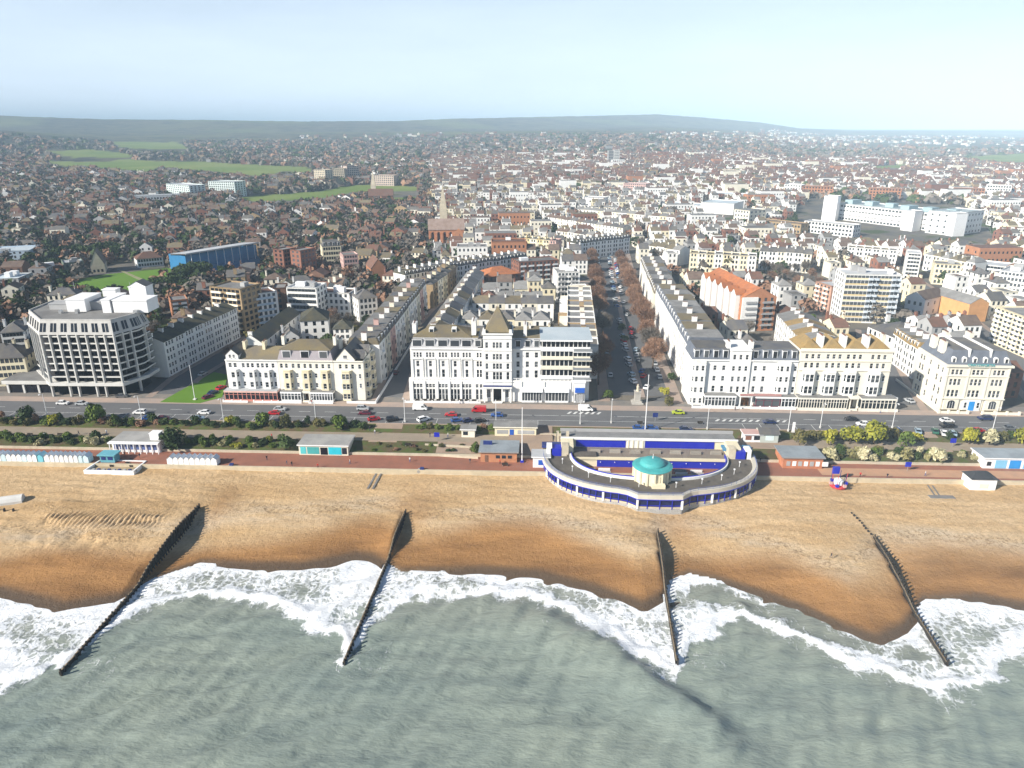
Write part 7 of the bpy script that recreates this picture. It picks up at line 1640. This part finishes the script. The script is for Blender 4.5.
for px,py,k,h,l in ((389,286,'green','bright green tree beside the white round-fronted house',7),(214,300,'green','green tree below the tan apartment tower',7),(243,328,'ever','dark tree below the white tower',6),(393,303,'bare','bare tree at the bend of the side street',9),(383,295,'bare','bare brown tree behind the round-fronted house',9),(527,273,'bare','bare tree in the garden of the red brick mansion',9),(512,285,'ever','dark tree left of the garden lawn',7),(431,306,'ever','dark evergreen on the side street beyond the grand hotel',7),(423,316,'ever','second dark evergreen on the side street, nearer the sea',6),(655,262,'bare','bare tree at the east kerb of the avenue top',10),(795,318,'green','green bush below the cream and yellow flats tower',5),(812,321,'green','green shrubbery at the foot of the flats tower',4),(640,250,'bare','bare tree at the head of the avenue',11)):
    ptree(k,h if isinstance(h,str) else l,px,py,l if isinstance(l,(int,float)) else h,'single trees in the town')
mark_poly([g(795,247),g(990,252),g(995,232),g(955,203),g(815,196),g(795,215)]); mark_poly([g(180,284),g(200,288),g(266,272),g(262,262),g(186,272)]); mark_poly([g(424,250),g(462,250),g(462,236),g(424,236)]); mark_poly([g(696,220),g(752,232),g(752,214),g(700,205)]); mark_poly([g(85,281),g(170,272),g(170,262),g(85,266)])
# ---- ordinary houses: the nearest three hundred or so one by one, the rest of the town as one mass
LANDM=[((-165,60),'the concrete hotel'),(g(137,285),'the cricket ground'),(g(222,262),'the blue grandstand'),(g(264,310),'the red-roofed white tower'),(g(297,279),'the twin brick towers'),(g(440,240),'the orange brick church'),(g(378,275),'the orange brick chapel'),(g(540,270),'the red mansion flats'),(g(505,280),'the orange-roofed hall'),((-10,110),'the grand hotel rows'),(g(622,262),'the top of the avenue'),(g(755,315),'the orange brick flats'),(g(873,305),'the banded flats tower'),(g(731,268),'the round green tree'),(g(795,285),'the bare wood'),(g(885,228),'the shopping centre'),(g(935,315),'the eastern street'),(g(1005,330),'the rightmost cream slab'),(g(15,325),'the leftmost white villa'),(g(720,208),'the large white hall'),(g(600,235),'the white rows'),(g(370,203),'the slim-spired church'),(g(640,240),'the avenue head'),(g(780,228),'the tan market hall'),(g(30,270),'the college hall')]
rr=random.Random(11); cand=[]
def wallpick(px,d):
    q=rr.random()
    if px<430: return rr.choice([BRICK,BRICK,BROWNBRICK,BROWNBRICK,TANBRICK,WHITE,IVORY,GREYW,WHITE,TANBRICK]) if d>230 else rr.choice([WHITE,IVORY,CREAM,BRICK,TANBRICK])
    if d>900: return rr.choice([BRICK,WHITE,IVORY,TANBRICK,BROWNBRICK,WHITE,BRICK])
    return rr.choice([WHITE,WHITE,IVORY,WHITE,WHITE,IVORY,GREYW,CREAM,BRICK])
def roofpick(px,d):
    if px<430: return rr.choice([TILE,BROWNR,BROWNR,SLATE,MOSSR,SLATE])
    return rr.choice([SLATE,BROWNR,FLATR,MOSSR,SLATE,TILE,FLATR] if d<900 else [BROWNR,TILE,SLATE,TILE])
def try_house(a,b,d,px,pad=.3):
    if taken(a,b,d,pad): return False
    mark_rect(a,b,d,-.4,-.4); cand.append((a[1],a,b,d,px)); return True
# west: loose streets of detached houses among trees
v=58.
while v<1500:
    u=-1400.
    while u<300:
        uu=u+rr.uniform(-3,3); vv=v+rr.uniform(-3,3); px=float(PX(uu,vv,12.)[0])
        if (-40 if v<420 else -190)<px<430 and rr.random()<.46:
            th=rr.choice([0,0,1])*math.pi/2+(.25 if px<300 else -.1)+rr.uniform(-.1,.1); w_=rr.choice([8,9,11,12,14]); try_house((uu,vv),(uu+w_*math.cos(th),vv+w_*math.sin(th)),rr.uniform(8,12),px,.8)
        u+=16. if v<700 else 19.
    v+=15. if v<700 else 19.
# east: joined rows along a street grid, with yards and the odd large block between
TH=.10; r0=30.; k=0
while r0<1650:
    s0=-300.+rr.uniform(0,10); run=0
    dep=rr.uniform(9,11.5)
    while s0<1500:
        if run<=0: run=rr.randint(4,11); s0+=rr.choice([3,9,9,14])
        w_=rr.uniform(6.5,9) if r0<800 else rr.uniform(8,12); big=rr.random()<.035
        if big: w_=rr.uniform(18,34)
        x=s0*math.cos(TH)-r0*math.sin(TH); y=s0*math.sin(TH)+r0*math.cos(TH); px=float(PX(x,max(y,50),12.)[0])
        if 430<=px<(1064 if r0<420 else 1200) and y>56: try_house((x,y),(x+w_*math.cos(TH),y+w_*math.sin(TH)),dep if not big else 15,px,-.2)
        s0+=w_+.05; run-=1
    r0+=(12.5+rr.uniform(0,2)) if k%2==0 else (21+rr.uniform(0,3)); k+=1
HOUSES=[]
FB=[(min(p[0] for p in f),max(p[0] for p in f),min(p[1] for p in f),max(p[1] for p in f)) for f in FIELDS]
def pip(x,y,pl):
    r=False; x0,y0=pl[-1]
    for x1,y1 in pl:
        if (y0>y)!=(y1>y) and x<(x1-x0)*(y-y0)/(y1-y0)+x0: r=not r
        x0,y0=x1,y1
    return r
def hides_field(x,y,z,h):
    for q in (0,.5,1.):
        p,r=PX(x,y,z+h*q)
        if not 130<r<204: continue
        for f,b in zip(FIELDS,FB):
            if b[0]<=p<=b[1] and b[2]<=r<=b[3] and pip(p,r,f): return True
    return False
cand=[c for c in cand if not hides_field(c[1][0],c[1][1],gz(*c[1]),10)]
for vv,a,b,d,px in cand:
    big=math.hypot(b[0]-a[0],b[1]-a[1])>16.5; row=round((a[1]*math.cos(TH)-a[0]*math.sin(TH))/3)
    w=wallpick(px,vv); h=rr.uniform(7,10.5) if px<430 else 8.+((row*37)%9)*.42+rr.uniform(-.3,.3)
    if big: h=rr.uniform(11,17); w=rr.choice([WHITE,IVORY,WHITE,ORBRICK,BRICK])
    HOUSES.append((math.hypot(a[0]-CX,a[1]-CY),a,b,d,w,roofpick(px,vv),h,('flat' if big else rr.choice(['gable','gable','hip','gy'] if px<430 else ['gable','gable','gable','flat','hip'])),px))
HOUSES.sort(key=lambda q:q[0])
NIND=max(0,296-NH[0]); COUNT={}
for (dist,a,b,d,w,rm,h,k,px) in HOUSES[:NIND]:
    m=min(LANDM,key=lambda l:math.hypot(l[0][0]-a[0],l[0][1]-a[1])); cn={'white_stucco':'white','ivory_stucco':'ivory','cream_stucco':'cream','pink_stucco':'pink'}.get(w.name,w.name.replace('_',' ')); rn={'slate_roof':'slate','brown_tile_roof':'brown','grey_felt_roof':'grey','mossy_slate_roof':'mossy','red_tile_roof':'red','ochre_lichen_roof':'ochre'}[rm.name]
    kn={'gable':'gabled','gy':'gabled','hip':'hipped','flat':'flat'}[k]; key=(m[1],cn,rn,kn); c=COUNT.get(key,0); COUNT[key]=c+1
    s=Bld('town_house',f'{cn} {kn} house, {rn} roof, {nth(c)} from the sea by {m[1]}','house',a,b,d,gz(*a),'houses near '+m[1],w)
    s.shell(h,max(2,int(s.L/2.8)),2 if k!='flat' else 0,3 if h>8 else 2,1.1,fmode='mesh',smode='mesh',back=True)
    if rr.random()<.6: s.wall.box(s.L*.2,d,0,s.L*.65,d+3,h*.6)
    finish(s,h,('flat',rm) if k=='flat' else (('hip',rm,2.8) if k=='hip' else ('gable',rm,rr.uniform(2.4,3.6),'y' if k=='gy' else 'x')),rr.choice([1,1,2]) if k!='flat' else 0,rr); s.done()
# the mass of the town: one object
MATL=[GREYW,WHITE,IVORY,CREAM,PINK,BRICK,BROWNBRICK,TANBRICK,ORBRICK,SLATE,BROWNR,FLATR,MOSSR,TILE,OCHRER,DGLASS]; MI={m.name:i for i,m in enumerate(MATL)}
TV=[];TF=[];TM=[]
def mass_house(a,b,d,w,rm,h,kind,z,win):
    L=math.hypot(b[0]-a[0],b[1]-a[1]); dx,dy=(b[0]-a[0])/L,(b[1]-a[1])/L; nx,ny=-dy,dx
    P=lambda x,y,zz:(a[0]+dx*x+nx*y,a[1]+dy*x+ny*y,z+zz)
    i=len(TV); wi,ri=MI[w.name],MI[rm.name]
    TV.extend([P(0,0,-3),P(L,0,-3),P(L,d,-3),P(0,d,-3),P(0,0,h),P(L,0,h),P(L,d,h),P(0,d,h)])
    for f in ((0,1,5,4),(1,2,6,5),(2,3,7,6),(3,0,4,7)): TF.append(tuple(i+j for j in f)); TM.append(wi)
    if kind=='flat': TF.append((i+4,i+5,i+6,i+7)); TM.append(ri)
    else:
        r=3.0; j=len(TV)
        if kind=='gable': TV.extend([P(0,d/2,h+r),P(L,d/2,h+r)]); F=[((i+4,i+5,j+1,j),ri),((i+6,i+7,j,j+1),ri),((i+5,i+6,j+1),wi),((i+7,i+4,j),wi)]
        elif kind=='gy': TV.extend([P(L/2,0,h+r),P(L/2,d,h+r)]); F=[((i+5,i+6,j+1,j),ri),((i+7,i+4,j,j+1),ri),((i+4,i+5,j),wi),((i+6,i+7,j+1),wi)]
        else:
            k=min(L,d)/2*.9; TV.extend([P(k,d/2,h+r),P(L-k,d/2,h+r)]); F=[((i+4,i+5,j+1,j),ri),((i+6,i+7,j,j+1),ri),((i+5,i+6,j+1),ri),((i+7,i+4,j),ri)]
        for f,m in F: TF.append(f); TM.append(m)
        for xx in ((1.0,) if rr.random()<.6 else (1.,L-1.6)):
            j=len(TV); y0=d/2-.7; TV.extend([P(xx,y0,h),P(xx+.8,y0,h),P(xx+.8,y0+1.5,h),P(xx,y0+1.5,h),P(xx,y0,h+r+1.4),P(xx+.8,y0,h+r+1.4),P(xx+.8,y0+1.5,h+r+1.4),P(xx,y0+1.5,h+r+1.4)])
            for f in ((0,1,5,4),(1,2,6,5),(2,3,7,6),(3,0,4,7),(4,5,6,7)): TF.append(tuple(j+q for q in f)); TM.append(MI['red_brick'] if rr.random()<.5 else wi)
    if win:
        n=max(2,int(L/3)); nf=2 if h<8.5 else 3
        for f_ in range(nf):
            for c_ in range(n):
                x=L*(c_+.5)/n; zz=h/nf*f_+.9; j=len(TV); TV.extend([P(x-.6,-.04,zz),P(x+.6,-.04,zz),P(x+.6,-.04,zz+1.6),P(x-.6,-.04,zz+1.6)]); TF.append((j,j+1,j+2,j+3)); TM.append(MI['dark_glazing'])
                if c_<2 and d>6: 
                    y=d*(c_+.5)/2; j=len(TV); TV.extend([P(-.04,y+.6,zz),P(-.04,y-.6,zz),P(-.04,y-.6,zz+1.6),P(-.04,y+.6,zz+1.6)]); TF.append((j,j+1,j+2,j+3)); TM.append(MI['dark_glazing'])
for (dist,a,b,d,w,rm,h,k,px) in HOUSES[NIND:]: mass_house(a,b,d,w,rm,h,k,gz(*a),dist<1000)
# suburbs farther out, thinning towards the downs
for i in range(6000):
    t=rr.uniform(1500,6000); az=rr.uniform(-.80,.80); px=512+755*math.tan(az)
    if px<60 and t<2200: continue
    x=CX+t*math.sin(az-YAW); y=CY+t*math.cos(az-YAW); z=gz(x,y); py=float(PX(x,y,z)[1]); 
    if hides_field(x,y,z,9): continue
    den=.25 if px<200 else (.6 if px<420 else 1.)
    if px<760 and py<np.interp(px,[0,170,260,420,560,700],[188,150,137,134,133,132]): continue
    if px<170 and py<182: continue
    # clusters: estates and woods
    cl_=math.sin(x*.0042+1.3)*math.sin(y*.0035+.7)+.45*math.sin(x*.011+y*.008)
    if cl_<-.15 and rr.random()<.8: continue
    if rr.random()>den: continue
    th=rr.choice([.2,.2,1.77]); L=rr.uniform(9,22); w=rr.choice([WHITE,IVORY,BRICK,TANBRICK,GREYW,BROWNBRICK,BRICK]); b=(x+L*math.cos(th),y+L*math.sin(th))
    mass_house((x,y),b,10,w,rr.choice([TILE,BROWNR,TILE,SLATE]),rr.uniform(5.5,8),rr.choice(['gable','hip']),z,False)
me=bpy.data.meshes.new('distant_houses'); me.from_pydata(TV,[],TF)
for m in MATL: me.materials.append(m)
me.polygons.foreach_set('material_index',TM); me.update(); o=link('distant_houses',me); tag(o,'mass of brick and white houses covering the town as far as the downs','houses',kind='stuff')
# scattered garden trees: nearest ones are objects, the rest one mass
tc_=[]
for i in range(40000):
    t=rr.uniform(260,1750)**1.0; az=rr.uniform(-.76,.72); x=CX+t*math.sin(az-YAW); y=CY+t*math.cos(az-YAW); px=512+755*math.tan(az)
    dens=.95 if px<430 else .14
    if y<70 or rr.random()>dens*min(1,t/700): continue
    p,q=int((x-OX0)/OC),int((y-OY0)/OC)
    if 0<=p<700 and 0<=q<420 and OCC[p,q]: continue
    if t>900 and hides_field(x,y,gz(x,y),9): continue
    tc_.append((t,x,y,px))
tc_.sort(); NT=max(0,286-TN[0]); COUNT={}
for t,x,y,px in tc_[:NT]:
    m=min(LANDM,key=lambda l:math.hypot(l[0][0]-x,l[0][1]-y)); k='bare' if rr.random()<.62 else ('ever' if rr.random()<.7 else 'olive'); P={'ever':EVER[:2],'olive':EVER[3:],'bare':BARE2}[k]; kn={'ever':'dark evergreen','olive':'olive green','bare':'bare brown'}[k]
    key=(m[1],k); c=COUNT.get(key,0); COUNT[key]=c+1; s_=rr.uniform(.55,.95)
    put_tree(rr.choice(P),'bare_tree' if k=='bare' else 'evergreen_tree',f'{kn} garden tree, {nth(c)} from the sea by {m[1]}',x,y,gz(x,y),s_,'garden trees near '+m[1])
def mass_trees(name,label,L,nl,size,mats,seed):
    rs=np.random.RandomState(seed); V=[];I=[]
    for (x,y,z,h,w,k) in L:
        B=[(x,y,z+h*.5,w*.5,w*.5,h*.5)]; v=leaf_arrays(B,nl,size*w/8,rs); V.append(v); I.append(np.full(nl,k))
    o=link(name,quads_mesh(name,np.concatenate(V),mats,np.concatenate(I))); tag(o,label,'trees',kind='stuff')
L=[]
for t,x,y,px in tc_[NT:]:
    q=rr.random(); L.append((x,y,gz(x,y)-1,rr.uniform(7,13),rr.uniform(6,11),0 if q<.3 else (1 if q<.5 else 2)))
mass_trees('distant_trees','mass of bare and evergreen trees between the houses of the town',L,46,1.25,[LEAFD,TWIG,TWIGG],5)
L=[]
for i in range(13000):
    t=1050*math.exp(rr.random()*math.log(3100/1050)); az=rr.uniform(-.8,.78); px=512+755*math.tan(az); x=CX+t*math.sin(az-YAW); y=CY+t*math.cos(az-YAW); z=gz(x,y); py=float(PX(x,y,z)[1])
    if hides_field(x,y,z,13): continue
    cl_=math.sin(x*.0042+1.3)*math.sin(y*.0035+.7)+.45*math.sin(x*.011+y*.008)
    den=.9 if px<330 else (.55 if cl_>-.15 else .95)
    if px>430 and t<1700: den*=.75
    if rr.random()>den: continue
    q=rr.random(); sc2=1+t/9000
    L.append((x,y,z-2,rr.uniform(8,13)*sc2*.8,rr.uniform(9,16)*sc2,0 if q<.22 else (1 if q<.4 else 2)))
mass_trees('woodland','far woodland and hedges below the downs',L,16,2.2,[LEAFD,TWIG,TWIGG],9)
# ---------------------------------------------------------------- light, sky, haze, camera
SUN_EL=rad(30.5); TRX,TRY=.827,.555
w=bpy.data.worlds.new('World'); sc.world=w; w.use_nodes=True; nt=w.node_tree; N=nt.nodes
bg=N['Background']; sk=N.new('ShaderNodeTexSky'); sk.sky_type='NISHITA'; sk.sun_disc=False
sk.sun_elevation=SUN_EL; sk.sun_rotation=math.atan2(-TRX,-TRY)%(2*math.pi); sk.altitude=0; sk.air_density=1.; sk.dust_density=.4; sk.ozone_density=3.
tc=N.new('ShaderNodeTexCoord'); mp=N.new('ShaderNodeMapping'); mp.inputs['Scale'].default_value=(1,1,5); mp.inputs['Rotation'].default_value=(0,rad(6),0)
nt.links.new(tc.outputs['Generated'],mp.inputs['Vector'])
sx=N.new('ShaderNodeSeparateXYZ'); nt.links.new(tc.outputs['Generated'],sx.inputs[0])
low=smap(nt,sx.outputs['Z'],.34,.02)   # thin milky cloud lies low over the downs, the zenith stays clear blue
cl=mth(nt,'MULTIPLY',noisef(nt,mp.outputs[0],2.4,.3,.72,6,.6,.74,.97),low)
nt.links.new(mixc(nt,cl,sk.outputs[0],(10.3,11.9,13.9)),bg.inputs['Color']); bg.inputs['Strength'].default_value=.06
sd=bpy.data.lights.new('sun','SUN'); sd.energy=5.0; sd.angle=rad(.5); sd.color=(1,.94,.84)
so=bpy.data.objects.new('sun',sd); COL.objects.link(so)
so.rotation_euler=Vector((TRX*math.cos(SUN_EL)/math.hypot(TRX,TRY),TRY*math.cos(SUN_EL)/math.hypot(TRX,TRY),-math.sin(SUN_EL))).to_track_quat('-Z','Y').to_euler()
so.location=(-200,-200,300)
HAZE=True
if HAZE:
    m=bpy.data.materials.new('haze'); m.use_nodes=True; nt=m.node_tree
    for n in list(nt.nodes):
        if n.type!='OUTPUT_MATERIAL': nt.nodes.remove(n)
    pv=nt.nodes.new('ShaderNodeVolumePrincipled'); pv.inputs['Density'].default_value=1.6e-4; pv.inputs['Color'].default_value=(.62,.82,1,1); pv.inputs['Anisotropy'].default_value=-.35
    out=[n for n in nt.nodes if n.type=='OUTPUT_MATERIAL'][0]; nt.links.new(pv.outputs[0],out.inputs['Volume'])
    mb=MB(); mb.box(-29500,-6000,-8,29500,29500,290,0,bottom=True)
    o=mb.build('haze',[m]); tag(o,kind='stuff'); tag(o,'pale blue haze over the distant town and downs','haze')
cd=bpy.data.cameras.new('camera'); cd.sensor_width=36; cd.lens=36*FOC/1024; cd.clip_start=1; cd.clip_end=80000
co=bpy.data.objects.new('camera',cd); COL.objects.link(co); co.location=(CX,CY,H_CAM); co.rotation_euler=(math.pi/2-PIT,0,YAW); sc.camera=co
sc.view_settings.view_transform='Standard'; sc.view_settings.look='None'; sc.view_settings.exposure=.72; sc.view_settings.gamma=1
sc.cycles.volume_bounces=1; sc.cycles.max_bounces=5; sc.cycles.diffuse_bounces=2; sc.cycles.glossy_bounces=2; sc.cycles.transparent_max_bounces=6
sc.cycles.use_denoising=True
try: sc.cycles.use_adaptive_sampling=True; sc.cycles.adaptive_threshold=.02
except Exception: pass
